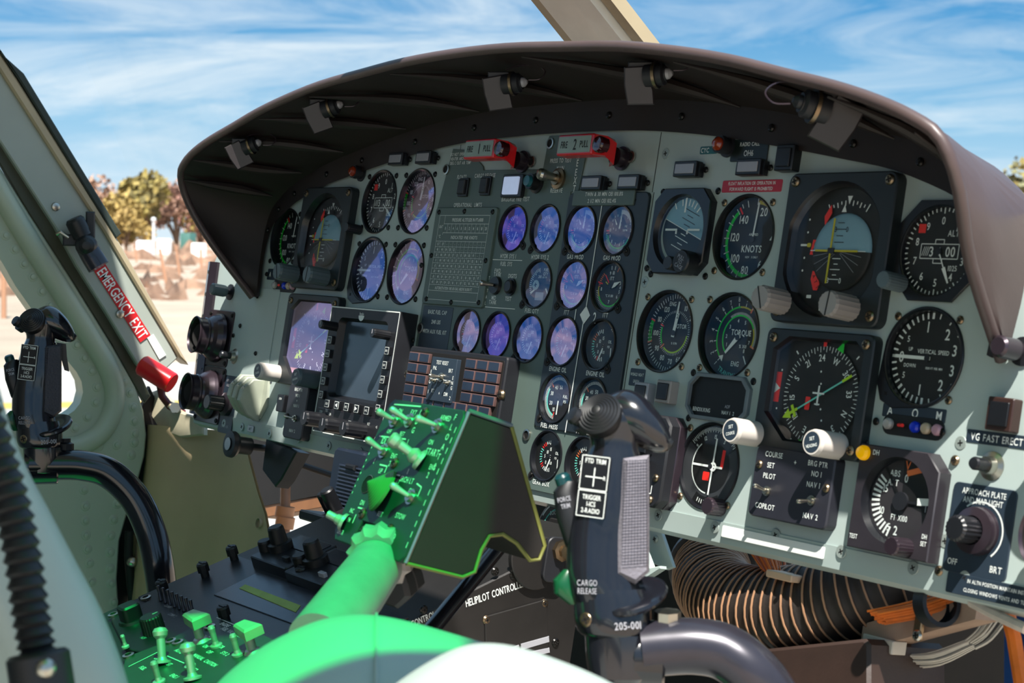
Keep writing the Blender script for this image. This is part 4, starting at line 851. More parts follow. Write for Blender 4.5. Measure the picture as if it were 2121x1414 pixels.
# ---- radar display
g = thing('radar_display', 'big black radar display with tall blank screen, white outline and side buttons', 'display', -313, -54, 0)
W_, H_ = 172, 166; mb = MB(); sc = shift(rrect(124, 104, 9), 0, 17)
mb.prism(rrect(W_, H_, 1.5), 0, 26, M_case, .8, holes=[sc])
for x0, y0, x1, y1 in ((-1, 1, 1, 1), (-1, -1, 1, -1), (-1, 1, -1, -1), (1, 1, 1, -1)): mb.line(x0 * (W_/2 - 1.2), y0 * (H_/2 - 1.2), x1 * (W_/2 - 1.2), y1 * (H_/2 - 1.2), 1.5, 26.3, M_wht)
mb.line(-W_/2 + 8, -51, W_/2 - 8, -51, 1, 26.3, M_purm)
mb.text('Bendix', -6, 76, 3.2, 26.3, M_wht); mb.arc(0, 6, 95, 265, 26.3, M_wht, -6, 74, n=14)
mb.arc(4, 7, 90, 270, 26.4, M_wht, -6, 73.5, n=14)
for s_, x, y in (('STBY', -70, -56), ('TEST', -56, -53), ('ON', -46, -57), ('STAB', -42, -65), ('OFF', -42, -72), ('BRT', 6, -62), ('TRK', 10, -78), ('TILT', 52, -60), ('+5', 72, -62), ('-5', 72, -76)): mb.text(s_, x, y, 3.4, 26.3, M_wht, xs=.7)
mb.build('case', g)
mb = MB(); i2 = inset(sc, 4); n = len(sc); mb.add([(x, y, 26) for x, y in sc] + [(x, y, 16) for x, y in i2], [(i, (i + 1) % n, n + (i + 1) % n, n + i) for i in range(n)], M_blk); sb = mb.build('screen_bezel', g)
mb = MB(); mb.flat(inset(sc, 3.6), 16.5, mat('crt_screen_grey', '3a4652', .2, coat=.15, var=.1, scale=6)); mb.build('screen', sb)
for i in range(5): mb = MB(); mb.at(-71, 38 - i * 18, 26).prism(rrect(11, 11, 1), 0, 4, M_blk, .6); mb.prism(rrect(9, 9, .6), 4, 4.2, M_wht, 0); mb.prism(rrect(7.8, 7.8, .5), 4.2, 4.4, M_blk, 0); mb.text(('RNG', 'MODE', 'GAIN', 'STB', 'SCT')[i], 0, 0, 2.8, 4.7, M_wht, xs=.6); mb.build('button', g)
for i in range(5): mb = MB(); mb.at(74, 33 - i * 18, 26).prism(rrect(11, 11, 1), 0, 4, M_blk, .6); mb.prism(rrect(9, 9, .6), 4, 4.2, M_wht, 0); mb.prism(rrect(7.8, 7.8, .5), 4.2, 4.4, M_blk, 0); mb.text(('BCN', 'NAV', 'LOG', 'WXA', 'HOLD')[i], 0, 0, 2.8, 4.7, M_wht, xs=.6); mb.build('button', g)
for i in range(5):
    mb = MB(); mb.at(-50 + i * 25, -44, 26).prism(rrect(13, 12, 1), 0, 5, M_blk, .6); mb.prism(rrect(10.5, 9.5, .6), 5, 5.2, M_wht, 0); mb.prism(rrect(9.2, 8.2, .5), 5.2, 5.4, M_blk, 0)
    if i in (1, 3): s = -1 if i == 1 else 1; mb.flat([(-3 * s, 3), (3 * s, 0), (-3 * s, -3)], 5.7, M_wht)
    else: mb.text(('SCN', '', 'FRZ', '', 'WX')[i], 0, 0, 3, 5.7, M_wht, xs=.7)
    mb.build('button', g)
for x, y, r_, h, in ((-66, 56, 6, 24), (66, 52, 6, 24), (-60, -67, 10, 30), (-10, -70, 10, 30), (42, -70, 10, 30)): mb = MB(); knob(mb, x, y, 26, r_, h, M_knobb, ribs=14); mb.at(x, y + r_ * .3, 26 + h + .2).box(0, 0, 0, 1, r_ * .9, .4, M_lite); mb.fr(); mb.build('knob', g)
# ================================================================== PANEL SHEET, plates
def arch(off=0):
    h = [(0, 247), (100, 246), (187, 242), (286, 232), (384, 217), (461, 204), (520, 193), (582, 173), (612, 158), (640, 142), (652, 118), (655, 85), (650, 50)]
    o = []
    for i, (x, y) in enumerate(h):
        a = Vector(h[max(i - 1, 0)]); b = Vector(h[min(i + 1, len(h) - 1)]); t = (b - a).normalized(); n_ = Vector((-t.y, t.x)); f_ = off * (1 if i < 7 else max(.35, 1 - (i - 6) * .13))
        o.append((x + n_.x * f_, y + n_.y * f_))
    o[0] = (0, h[0][1] + off)
    return [(-x, y) for x, y in o[:0:-1]] + o
ou = arch(30); outer = [(-805, -146), (805, -146), (828, 75), (790, 150), (720, 160)] + [p for p in ou[::-1] if p[1] > 150] + [(-720, 160), (-790, 150), (-828, 75)]
panel = MB(); holes = [circ(r, 48, u, v)[::-1] for u, v, r in HOLES]
panel.prism(outer, -3, 0, M_panel, holes=holes)
panel.line(187, 242, 187, 178, 1, .2, M_dark); panel.line(-191, 242, -191, 170, 1, .2, M_dark); panel.line(190, 178, 190, -86, 1, .2, M_dark)
PN = panel.build('instrument_panel'); PN.matrix_world = F.copy(); tag(PN, 'wide grey green metal instrument panel sheet that carries all the gauges', 'instrument panel')
top = [uv(*p) for p in ((929, 313), (975, 312), (1003, 345), (1004, 353), (1127, 351), (1140, 282), (1225, 279), (1200, 396))]
cpl = [(-220, 162)] + top[:0] + [(-205, top[0][1] + 2), (top[1][0], top[1][1])] + top[2:7] + [(top[7][0], 180), (48, 180), (48, -84), (185, -84), (185, -152), (4, -152), (4, -27), (-220, -27)]
mb = MB(); hs = [h for h in HOLES if h[2] < 30 and (h[0] < 40 or h[1] < -90)]
mb.prism(cpl, .2, 2, M_plate, .4, holes=[circ(r, 48, u, v) for u, v, r in hs])
z = 2.4
for s_, x, y, h in (('DO NOT OPERATE', *uv(955, 320)[:2], 4), ('HEATER ABOVE 21', *uv(955, 329)[:2], 4), ('DEG C OUT AIR TEMP', *uv(957, 338)[:2], 4), ('FLOATS', *uv(960, 367)[:2], 5), ('CARGO RELEASE', *uv(1008, 364)[:2], 5), ('PRESS TO TEST', *uv(1165, 333)[:2], 5), ('MAIN', *uv(1164, 349)[:2], 5.2), ('RESERVE', *uv(1156, 395)[:2], 5.2), ('BAGGAGE FIRE TEST', *uv(1071, 413)[:2], 5.2), ('OPERATIONAL  LIMITS', *uv(972, 425)[:2], 5.2), ('HYDR SYS 1', *uv(1056, 531)[:2], 5.2), ('HYDR SYS 2', *uv(1122, 533)[:2], 5.2), ('FUEL SYS', *uv(1052, 547)[:2], 5), ('FWD', *uv(1034, 561)[:2], 5), ('TANK', *uv(1034, 569)[:2], 5), ('DIGITS', *uv(1065, 572)[:2], 5), ('TEST', *uv(1056, 619)[:2], 5), ('MID', *uv(1026, 617)[:2], 5), ('TANK', *uv(1024, 626)[:2], 5), ('FUEL QTY', *uv(1105, 644)[:2], 5), ('GEAR BOX', *uv(1124, 1000)[:2], 5.4)):
    mb.text(s_, x, y, h, z, M_wht, xs=.72, sp=.14)
a = uv(1024, 538); b = uv(1085, 540); mb.line(a[0], a[1], b[0], a[1], .8, z, M_wht); a = uv(1008, 636); b = uv(1070, 641); mb.line(a[0], a[1], b[0], a[1], .8, z, M_wht)
a = uv(1019, 576); mb.vtext('TOTAL', a[0] - 2, a[1], 4.2, z, M_wht, dy=7.5); 
for ch, p in zip('FIREEXT', ((1209, 292), (1206, 307), (1203, 322), (1201, 338), (1198, 357), (1196, 374), (1194, 391))): a = uv(*p); mb.text(ch, a[0] - 1, a[1], 8, z, M_wht, xs=.7)
mb.build('centre_plate', PN)
epl = shift(rrect(138, 261, 6), 118, 47.5); mb = MB(); hs = [h for h in HOLES if h[2] < 30 and h[0] > 60 and h[1] > -80]
mb.prism(epl, .2, 4, M_engp, .8, holes=[circ(r, 48, u, v) for u, v, r in hs]); z = 4.4
mb.line(111, 165, 111, 52, 1.4, z, M_wht); mb.line(110, 36, 108, -84, 1.4, z, M_wht); mb.flat([(111, 54), (120, 44), (111, 34), (102, 44)], z, M_wht); mb.text('1', 94, 44, 12, z, M_wht, xs=.7); mb.text('2', 128, 42, 12, z, M_wht, xs=.7)
for s_, x, y in (('GAS PROD', 78, 107), ('GAS PROD', 142, 107), ('ITT', 78, 45.5), ('ITT', 146, 45.5), ('ENGINE OIL', 78, -17.5), ('ENGINE OIL', 144, -17.5), ('FUEL PRESS', 78, -80), ('FUEL PRESS', 142, -80)): mb.text(s_, x, y, 5.2, z, M_wht, xs=.74, sp=.14)
mb.prism(shift(rrect(128, 264, 6), 118, 46), .1, .2, M_wht, 0, bottom=False) if False else None
EP = mb.build('engine_plate', PN)
mb = MB(); mb.prism(shift(rrect(106, 17, 1.5), 112, 172), 4, 6, M_plate, .5); mb.text('TWIN & 30 MIN OEI 100.8%', 114, 176, 4.4, 6.3, M_wht, xs=.78, sp=.14); mb.text('2 1/2 MIN OEI 102.4%', 112, 168.5, 4.4, 6.3, M_wht, xs=.78, sp=.14); mb.build('limit_plate', EP)
mb = MB(); mb.prism(shift(rrect(142, 132, 2), -668, -18), .1, 1.2, M_panel, .3); o = mb.build('blanking_plate', PN)
# lower lip: a strip bent back under the panel face
mb = MB(); mb.loft([[(-812, -143, 1.2), (-812, -163, -1.5), (-812, -168, -14), (-812, -143, -4)], [(812, -143, 1.2), (812, -163, -1.5), (812, -168, -14), (812, -143, -4)]], M_panel); mb.build('lower_lip', PN, ang=20)
# left side channel with rivets
mb = MB(); mb.loft([[(-842, 82, 2), (-824, 82, 8), (-806, 82, 4), (-806, 82, -16), (-842, 82, -16)], [(-824, -150, 2), (-806, -150, 8), (-790, -150, 4), (-790, -150, -16), (-824, -150, -16)]], M_purm)
for k in range(7): v_ = 66 - k * 34; mb.at(-833 + (66 - v_) * .08 + 7, v_, 6).lathe([(3.6, 0), (3, 1.6), (0, 2.4)], M_steel, 12)
mb.fr(); mb.build('side_channel', PN, ang=20)
# loose screws on the sheet
for x, y in ((465, 876), (502, 884), (559, 898), (619, 909), (682, 923), (748, 936), (1365, 1067), (1482, 1092), (1608, 1108), (1744, 1142), (1893, 1176), (2000, 1196)):
    mb = MB(); u, v = uv(x, y); mb.T = Matrix.Translation((u, v, 1.0)); mb.lathe([(6, 0), (5.6, .5), (0, .6)], M_grys, 20); mb.T = mb.T @ Matrix.Rotation(.5, 4, 'Z'); mb.box(0, 0, .7, 5, 1, .3, M_dark); mb.box(0, 0, .7, 1, 5, .3, M_dark); mb.build('screw', PN)
for x, y in ((1379, 318), (1336, 584), (1309, 853), (1680, 1040), (1990, 917), (1958, 1120), (590, 415), (1110, 590), (1840, 1000)):
    mb = MB(); u, v = uv(x, y); mb.T = Matrix.Translation((u, v, .05)); mb.lathe([(6, 0), (5.6, .5), (0, .6)], M_grys, 20); mb.T = mb.T @ Matrix.Rotation(.2, 4, 'Z'); mb.box(0, 0, .7, 5, 1, .3, M_dark); mb.box(0, 0, .7, 1, 5, .3, M_dark); mb.build('screw', PN)
for x, y in ((876, 550), (858, 705), (1200, 411), (1317, 410), (1322, 416), (500, 675), (486, 695), (536, 614), (532, 732), (1818, 873), (1955, 895), (1797, 918), (1343, 556), (535, 462), (555, 568)):
    mb = MB(); u, v = uv(x, y); screw(mb, u, v, 2, 3.4, M_scr, 2); mb.build('screw', PN)
# ================================================================== GLARE SHIELD
A_h = [(0, 247), (100, 246), (187, 242), (286, 232), (384, 217), (461, 204), (520, 193), (582, 173), (612, 158), (640, 142), (652, 118), (655, 85), (652, 60), (650, 36)]
C_h = [(0, 300, 150), (100, 298, 150), (190, 292, 150), (290, 284, 150), (375, 272, 150), (450, 258, 150), (515, 242, 150), (577, 227, 150), (624, 213, 149), (660, 199, 145), (684, 183, 137), (690, 150, 116), (678, 100, 76), (664, 34, 6)]
B_h = [(0, 281), (102, 280), (192, 275), (294, 264), (394, 248), (474, 233), (535, 219), (602, 196), (634, 178), (656, 158), (664, 125), (664, 88), (661, 60), (657, 34)]
def both(h, w=None):
    f_ = [(x, y, (w if w is not None else r_[0])) for x, y, *r_ in h]
    l_ = [(-x, y, z) for x, y, z in f_[:0:-1]] + f_
    return [tuple(p) for p in catmull(l_, 3)]
A_, B_, C_ = both(A_h, 5), both(B_h, 6), both(C_h)
def mid(P, Q, t, out):
    o = []
    for p, q in zip(P, Q):
        p, q = Vector(p), Vector(q); m_ = p.lerp(q, t); r_ = Vector((m_.x * .45, m_.y + 40, 0)).normalized()
        o.append(tuple(m_ + r_ * out))
    return o
def offo(P, d, dz=0):
    o = []
    for i, p in enumerate(P):
        a = Vector(P[max(i - 1, 0)]); b = Vector(P[min(i + 1, len(P) - 1)]); t = Vector((b.x - a.x, b.y - a.y, 0)).normalized(); o.append((p[0] - t.y * d, p[1] + t.x * d, p[2] + dz))
    return o
mb = MB()
mb.loft([A_, B_], M_shin, False, False); mb.loft([B_, mid(B_, C_, .3, 5), mid(B_, C_, .65, 6), C_], M_shin, False, False)
Bo = offo(B_, 8, -14); mb.loft([offo(C_, 5), mid(offo(B_, 6), offo(C_, 5), .65, 6), mid(offo(B_, 6), offo(C_, 5), .3, 5), Bo, offo(B_, 2, -30)], M_shout, False, False)
SH = mesh_thing(mb, 'glare_shield', 'dark brown glare shield arching over the whole instrument panel', 'shield', ang=60)
mb = MB(); mb.tube(offo(C_, 3, 1), 5.5, M_shout, 10); mb.build('rolled_rim', SH, ang=60)
# pressed stiffening folds on the underside, screws on the flange
def onu_shell(i, t, lift=0):
    i = max(0, min(len(C_) - 1, i)); p = Vector(B_[i]).lerp(Vector(C_[i]), t); r_ = Vector((p.x * .45, p.y + 40, 0)).normalized(); return p + r_ * (6 * sin(pi * min(1, t)) - lift)
for i in (9, 14, 19, 24, 29, 35, 43, 51, 60, 67):
    q = [onu_shell(i + k * 1.1 if False else int(i + k), 1 - .9 * k / 6, 7) for k in range(7)]
    mb = MB(); mb.tube(q, [1, 3, 5, 6.5, 7, 5, 1], M_shin, 8); mb.build('pressed_fold', SH)
for i in range(10, len(A_) - 8, 4):
    p = (Vector(A_[i]) + Vector(B_[i])) / 2; mb = MB(); screw(mb, p.x, p.y, 5.5, 4, M_scr, 3); mb.build('screw', SH)
# post lamps under the shield
def lamp(px, py, label, s=1, flip=1, w=112, rot=0, up=.25):
    d = ray(px, py); D = ((w * .001 - CP.z) / d.z) * d.length; M_ = camframe(px, py, D)
    g = thing('eyebrow_lamp', label, 'lamp', M_=M_, group='small lamps under the glare shield')
    f_ = flip; R0 = Matrix.Rotation(radians(rot), 4, 'Z')
    mb = MB(); mb.T = R0
    P = [(-15, 19), (8, 20), (10, 6), (13, -3), (14, -17), (-12, -17), (-15, 2)]
    P = [(x * s * f_, y * s) for x, y in P]; mb.prism(P, -14 * s, 12 * s, mat('black_brown_hood', '2b2628', .33), 1.2); mb.build('hood', g)
    Tq = frame_to((f_ * .93, up, .35), o=(6 * s * f_, 10 * s, 8 * s))
    mb = MB(); mb.T = Tq
    mb.lathe([(11 * s, 0), (11 * s, 9 * s), (13 * s, 9 * s), (13 * s, 12 * s), (10.5 * s, 12 * s), (10.5 * s, 18 * s), (7.5 * s, 20 * s), (7.5 * s, 21 * s), (0, 21 * s)], [M_case, M_case, M_brass, M_case, M_case, M_case, M_case, M_case], 24); mb.build('socket', g)
    mb = MB(); mb.T = Tq; mb.lathe([(5.5 * s, 21 * s), (5 * s, 24 * s), (2 * s, 27 * s), (0, 27 * s)], M_lite if flip > 0 else M_case, 16); mb.build('terminal', g)
    mb = MB(); mb.prism(shift(rrect(26 * s, 8 * s, 1), 2 * s * f_, 20 * s), -10 * s, 8 * s, M_case, 1); mb.build('bracket', g)
    mb = MB(); mb.tube(catmull([(f_ * 32 * s, 15 * s, 20), (f_ * 44 * s, 16 * s, 20), (f_ * 50 * s, 24 * s, 16), (f_ * 40 * s, 31 * s, 10), (f_ * 20 * s, 30 * s, 6), (f_ * 8 * s, 26 * s, 2)], 6), .8, M_purm, 6); mb.build('wire', g)
lamp(497, 322, 'leftmost small lamp under the shield, above the far left end of the panel', .95, rot=26, up=.4, w=128)
lamp(660, 245, 'second small lamp from the left under the shield', 1, rot=20, up=.35, w=122)
lamp(1032, 195, 'small lamp under the shield above the FIRE 1 handle, third from the left', 1, rot=8, up=.12)
lamp(1325, 180, 'small lamp with white terminal under the shield, right of the centre post', 1, rot=0, up=.1)
lamp(1730, 256, 'rightmost small lamp under the shield, hood turned to the right', 1.15, flip=-1, rot=-28, up=.3, w=104)
# ================================================================== CABIN SHELL
def xyz(mb, P0, P1, P2, P3, P4, P5, P6, P7, m):
    mb.add([P0, P1, P2, P3, P4, P5, P6, P7], [(0, 1, 2, 3)[::-1], (4, 5, 6, 7), (0, 1, 5, 4), (1, 2, 6, 5), (2, 3, 7, 6), (3, 0, 4, 7)], m)
def slab(mb, x0, x1, y0, y1, z0, z1, m): xyz(mb, (x0, y0, z0), (x1, y0, z0), (x1, y1, z0), (x0, y1, z0), (x0, y0, z1), (x1, y0, z1), (x1, y1, z1), (x0, y1, z1), m)
RT = Matrix(((1, 0, 0, 0), (0, 0, 1, 900), (0, -1, 0, 0), (0, 0, 0, 1)))
GPN = [(150, -955), (720, -955), (900, -800), (1000, -795), (1385, -1080), (1385, -1225), (150, -1225)]
mb = MB(); mb.T = RT; mb.prism([(-1080, -515), (60, -515), (140, -750), (1000, -750), (1415, -1060), (1415, -2600), (-1080, -2600)], 0, 35, M_beige, 0, holes=[GPN])  # unseen roof; left front edge run out over the windshield to shade the door
mesh_thing(mb, 'ceiling', 'unseen cream cabin roof, left front edge shaped to shade the door', None, kind='structure')
mb = MB(); mb.T = RT; mb.prism(inset(GPN, -8), 14, 20, glass('green_roof_glass', (.05, .95, .42), (.3, .9, .6), .05)); mesh_thing(mb, 'window_1', 'green tinted roof window', None, kind='structure')
mb = MB(); M_trim_in = mat('grey_cabin_lining', '9a9d98', .7, var=.1, scale=4)
slab(mb, -1080, 1020, -840, -800, -260, 2600, M_trim_in); mesh_thing(mb, 'floor', 'grey cabin floor', None, kind='structure')
mb = MB(); slab(mb, -1080, 1180, -840, 900, 2560, 2600, M_trim_in); mesh_thing(mb, 'wall_rear', 'grey rear bulkhead of the cabin', None, kind='structure')
mb = MB(); slab(mb, -1080, -1040, -840, -60, 420, 2600, M_trim_in); slab(mb, -1080, -1040, -60, 900, 1500, 2600, M_trim_in); mesh_thing(mb, 'wall_side', 'grey left cabin side behind the front door', None, kind='structure')
gw = glass('windshield_glass', (.985, .99, .99), (1, 1, 1), .015)
mb = MB(); mb.add([(-12, 330, -85), (-12, 900, 540), (-1000, 900, 540), (-1000, -60, -90), (-500, 60, -300)], [(0, 1, 2, 3, 4)], gw); mesh_thing(mb, 'window_2', 'left windshield pane', None, kind='structure')
mb = MB(); mb.add([(12, 330, -85), (12, 900, 750), (1000, 900, 760), (1000, -60, -90), (500, 60, -300)], [(0, 1, 2, 3, 4)], gw); mesh_thing(mb, 'window_3', 'right windshield pane', None, kind='structure')
# centre post
g = thing('windshield_post', 'pale slanting centre post of the windshield rising above the shield', 'post')
def beam(mb, a, b, prof, m):
    a, b = Vector(a), Vector(b); d = (b - a).normalized(); X = Vector((1, 0, 0)); Y = X.cross(d).normalized()
    mb.loft([[tuple(a + X * x + Y * y) for x, y in prof], [tuple(b + X * x + Y * y) for x, y in prof]], m)
Pa, Pb = (0, 290, -186), (0, 915, 829)
M_post = mat('white_post_paint', 'e2e1d6', .4, var=.04)
mb = MB(); beam(mb, Pa, Pb, [(-42, -14), (-34, -24), (10, -30), (34, -26), (42, -14), (42, 14), (-42, 14)], M_post); mb.build('post', g, ang=25)
mb = MB(); beam(mb, Pa, Pb, [(44, -12), (60, -12), (60, 4), (44, 4)], M_tan); mb.build('retainer_strip', g, ang=25)
mb = MB(); beam(mb, Pa, Pb, [(-56, -6), (-42, -14), (-42, 14), (-56, 14)], M_tan); mb.build('retainer_strip', g, ang=25)
# ---- left door and pillar, drawn on upright planes at the cabin side
def side_frame(u): return Matrix(((0, 0, 1, u), (0, 1, 0, 0), (-1, 0, 0, 0), (0, 0, 0, 1)))
def sp(pts, u): return [(-onu(x, y, u).z, onu(x, y, u).y) for x, y in pts]
def sheet(mb, pts, u, th, m, bev=0, holes=()):
    mb.T = side_frame(u); mb.prism(sp(pts, u), -th, 0, m, bev, holes=[sp(h, u) for h in holes]); mb.T = Matrix.Identity(4)
def spath(pts, u): return [(u, onu(x, y, u).y, onu(x, y, u).z) for x, y in pts]
HOLE = [(-330, -10), (-160, 262), (0, 536), (32, 592), (76, 655), (105, 697), (131, 736), (159, 771), (169, 790), (172, 812), (166, 835), (154, 850), (141, 859), (120, 865), (102, 867), (-160, 872), (-330, 876)]
DOOR = [(-420, -360), (-160, 72), (0, 345), (60, 440), (150, 580), (230, 710), (262, 765), (282, 800), (298, 850), (304, 900), (300, 945), (288, 990), (265, 1060), (248, 1120), (243, 1200), (248, 1290), (262, 1360), (290, 1480), (-420, 1480)]
mb = MB(); sheet(mb, DOOR, -985, 30, M_beige, 3, holes=[HOLE])
FL = [(-160, 190), (0, 452), (60, 552), (110, 634), (160, 715), (206, 784), (214, 815), (208, 850), (190, 880), (160, 902), (110, 912), (-160, 915)]
mb.T = Matrix.Identity(4); mb.tube(catmull(spath([(-400, -260), (-120, 196), (0, 400), (60, 500), (130, 610), (190, 706), (222, 760), (236, 806), (232, 850), (212, 890), (180, 915), (130, 928), (-60, 930), (-400, 934)], -985), 5), 17, M_beige, 10)
mb.T = side_frame(-978)
rv = [(12, 487), (31, 516), (50, 546), (68, 573), (87, 603), (105, 632), (122, 659), (140, 687), (159, 714), (175, 741), (190, 768), (201, 801), (198, 833), (181, 863), (155, 886), (174, 1014), (177, 1048), (177, 1078), (178, 1108), (181, 1137), (185, 1166), (190, 1205), (243, 1043), (235, 1076), (229, 1109), (228, 1143), (228, 1177), (230, 1208), (235, 1246), (205, 924), (242, 921), (278, 916), (272, 942), (168, 928), (245, 772), (258, 790), (270, 813), (276, 843), (278, 872), (279, 898)]
for x, y in rv:
    a, b = sp([(x, y)], -985)[0]; mb.T = side_frame(-985); mb.lathe([(8, 0), (7, .8), (4.5, 1), (4, 3), (0, 4.5)], M_beige, 14, a, b)
mesh_thing(mb, 'door_1', 'left cabin door with rounded window and rows of rivets', None, kind='structure')
mb = MB(); sheet(mb, [(-335, -15), (0, 530), (60, 625), (165, 760), (180, 800), (170, 850), (110, 875), (-335, 880)], -1003, 1, glass('door_glass', (.96, .97, .97), (1, 1, 1), .02)); mesh_thing(mb, 'window_4', 'left door window pane', None, kind='structure')
g = thing('windshield_pillar', 'slanting left pillar in grey and tan that carries the red EMERGENCY EXIT sign', 'pillar', -970, 0, 0)
def cs(mb): mb.T = Matrix.Translation((970, 0, 0)) @ mb.T; return mb
def psheet(pts, u, th, m, name, bev=0):
    mb = MB(); mb.T = Matrix.Translation((970, 0, 0)) @ side_frame(u); mb.prism(sp(pts, u), -th, 0, m, bev); return mb.build(name, g, ang=25)
psheet([(-330, -225), (0, 292), (60, 385), (115, 470), (160, 552), (222, 650), (285, 755), (300, 772), (340, 768), (368, 742), (348, 700), (215, 478), (115, 325), (0, 145), (-330, -385)], -972, 20, mat('grey_pillar_paint', '9ba39b', .4, var=.08, scale=7), 'pillar_panel', 2)
psheet([(-330, -385), (0, 145), (115, 325), (215, 478), (352, 706), (372, 740), (392, 756), (243, 493), (40, 170), (0, 108), (-330, -420)], -965, 34, M_tan, 'glazing_retainer', 3)
psheet([(0, 100), (12, 118), (50, 152), (252, 484), (241, 494), (45, 172), (0, 106)], -962, 30, M_seal, 'edge_seal', 2)
psheet([(-330, -180), (0, 338), (60, 440), (150, 580), (232, 712), (275, 790), (300, 835), (312, 820), (285, 760), (222, 655), (160, 556), (115, 474), (60, 388), (0, 294), (-330, -225)], -984, 10, mat('dark_green_channel', '3a3d2c', .5), 'gap_channel', 1)
def side_text(s_, p0, p1, h, u, m, name, par, off, back=None):
    a, b = sp([p0, p1], u - 0); a, b = Vector(a), Vector(b); ang = math.degrees(atan2(b.y - a.y, b.x - a.x)); ln = (b - a).length
    mb = MB(); mb.T = off @ side_frame(u) @ Matrix.Translation(((a.x + b.x) / 2, (a.y + b.y) / 2, 0)) @ Matrix.Rotation(radians(ang), 4, 'Z')
    if back: mb.prism(rrect(ln * 1.02, h * 1.25, 1), 0, .8, back, .2)
    k = MB(); k.text(s_, 0, 0, h, 0, m, xs=1); w0 = max(v.x for v in k.v) - min(v.x for v in k.v); mb.text(s_, 0, 0, h, 1.2, m, xs=ln / w0 * .96)
    return mb.build(name, par) if par else mb
mb = side_text('EMERGENCY EXIT', (207, 555), (300, 700), 17, -971, M_wht, 'exit_sign', None, Matrix.Identity(4), back=mat('exit_red', 'c01820', .4))
mesh_thing(mb, 'exit_sign', 'red strip sign with white letters EMERGENCY EXIT on the left pillar', 'sign')
mb = MB(); a, b = sp([(248, 650)], -972)[0]; mb.T = Matrix.Translation((970, 0, 0)) @ side_frame(-972); mb.lathe([(7, 0), (6, 3), (0, 5)], M_steel, 16, a, b); a, b = sp([(115, 428)], -972)[0]; mb.lathe([(7, 0), (6, 3), (0, 5)], M_steel, 16, a, b); mb.build('rivet', g)
mb = MB(); mb.T = side_frame(-970); mb.prism(sp([(305, 700), (318, 692), (344, 735), (330, 744)], -970), -1, .6, M_wht, .2); mesh_thing(mb, 'blank_tape', 'small white tape patch below the EXIT letters on the pillar', 'tape')
# pillar lamp
D0 = (onu(165, 500, -950) * .001 - CP).length; g = thing('map_lamp', 'black map lamp with round end clamped to the left pillar', 'lamp', M_=camframe(165, 500, D0))
mb = MB(); mb.ball((10, -6, 14), 17, M_rub); mb.T = frame_to((.45, -.75, .1), o=(10, -8, 8)); mb.lathe([(16, 0), (17, 20), (17, 36), (0, 36)], M_tubeg, 28); mb.build('lamp_head', g)
mb = MB(); mb.T = frame_to((-.4, .85, .1), o=(4, 8, 6)); mb.lathe([(14, 0), (14, 8), (15, 8), (15, 26), (12, 30), (0, 30)], M_rub, 24, kn=.96); mb.build('focus_ring', g)
mb = MB(); mb.box(-14, 2, -6, 22, 18, 16, M_case, 2); mb.box(16, 26, -8, 14, 40, 6, M_case, 2); mb.tube([(-16, 6, 4), (-28, 14, 4), (-34, 10, 2)], 3, M_steel); mb.build('clamp', g)
# red emergency handle
D0 = (onu(322, 775, -930) * .001 - CP).length; g = thing('emergency_handle', 'red cylinder handle at the foot of the left pillar', 'handle', M_=camframe(322, 775, D0))
mb = MB(); mb.T = frame_to((.78, -.5, .35), o=(-22, 16, -8)); mb.lathe([(0, 0), (15, 1), (17, 4), (17, 58), (16, 60), (0, 60)], M_redh, 32); mb.build('grip', g)
mb = MB(); mb.tube([(6, -10, -4), (10, -34, -8), (22, -50, -10), (44, -62, -14)], 6, mat('dark_red_stem', '5a1518', .4), 10); mb.build('stem', g)
mb = MB(); mb.lathe([(9, 0), (9, 10), (0, 10)], M_steel, 6, 30, -52); mb.tube([(20, -48, 0), (46, -64, -4), (60, -78, -8)], 4, M_tan); mb.build('linkage', g)
# gusset, duct fairing and dark gap at the door edge
def wsheet(mb, pts, w, th, m, bev=0):
    mb.prism([uv(x, y, w) for x, y in pts], w - th, w, m, bev)
mb = MB(); wsheet(mb, [(300, 815), (330, 805), (352, 830), (370, 852), (420, 868), (420, 900), (372, 905), (330, 890), (312, 860)], -22, 8, mat('cream_bracket', 'b5ad94', .45), 2); mesh_thing(mb, 'pillar_gusset', 'cream angular bracket joining the left pillar foot to the panel', 'bracket')
mb = MB(); pl = [(296, 905), (312, 868), (335, 845), (372, 862), (430, 884), (495, 896), (500, 930), (520, 1005), (540, 1085), (556, 1225), (470, 1275), (330, 1300), (262, 1320), (252, 1200), (262, 1100), (290, 1000)]
n = 14; rows = []
Lf = [(300, 880), (297, 960), (285, 1050), (268, 1150), (262, 1320)]; Rt = [(494, 893), (503, 940), (524, 1020), (545, 1100), (562, 1320)]
for pa, pb in zip(catmull([(a, b, 0) for a, b in Lf], 3), catmull([(a, b, 0) for a, b in Rt], 3)):
    xa, ya, xb, yb = pa.x, pa.y, pb.x, pb.y
    rows.append([(*uv(xa + (xb - xa) * k / n, ya + (yb - ya) * k / n, -30 - 10 * (k / n)), -30 + 22 * sin(pi * min(1, k / n * 2.2)) * (1 if k / n < .46 else 0) - 18 * (k / n)) for k in range(n + 1)])
mb.loft(rows, M_sheet, False, False); mb.loft([[(x, y, z - 4) for x, y, z in r_] for r_ in rows], M_sheet, False, False)
a, b = uv(535, 1083, -44); mb.lathe([(7, -52), (7, -43)], M_tan, 16, a, b); mesh_thing(mb, 'kick_panel', 'tall curved beige metal panel below the left end of the instrument panel', 'panel', ang=60)
mb = MB(); sheet(mb, [(235, 1000), (310, 800), (345, 880), (345, 1340), (235, 1400)], -1010, 10, M_dark); mesh_thing(mb, 'wall_left', 'dark door jamb', None, kind='structure')
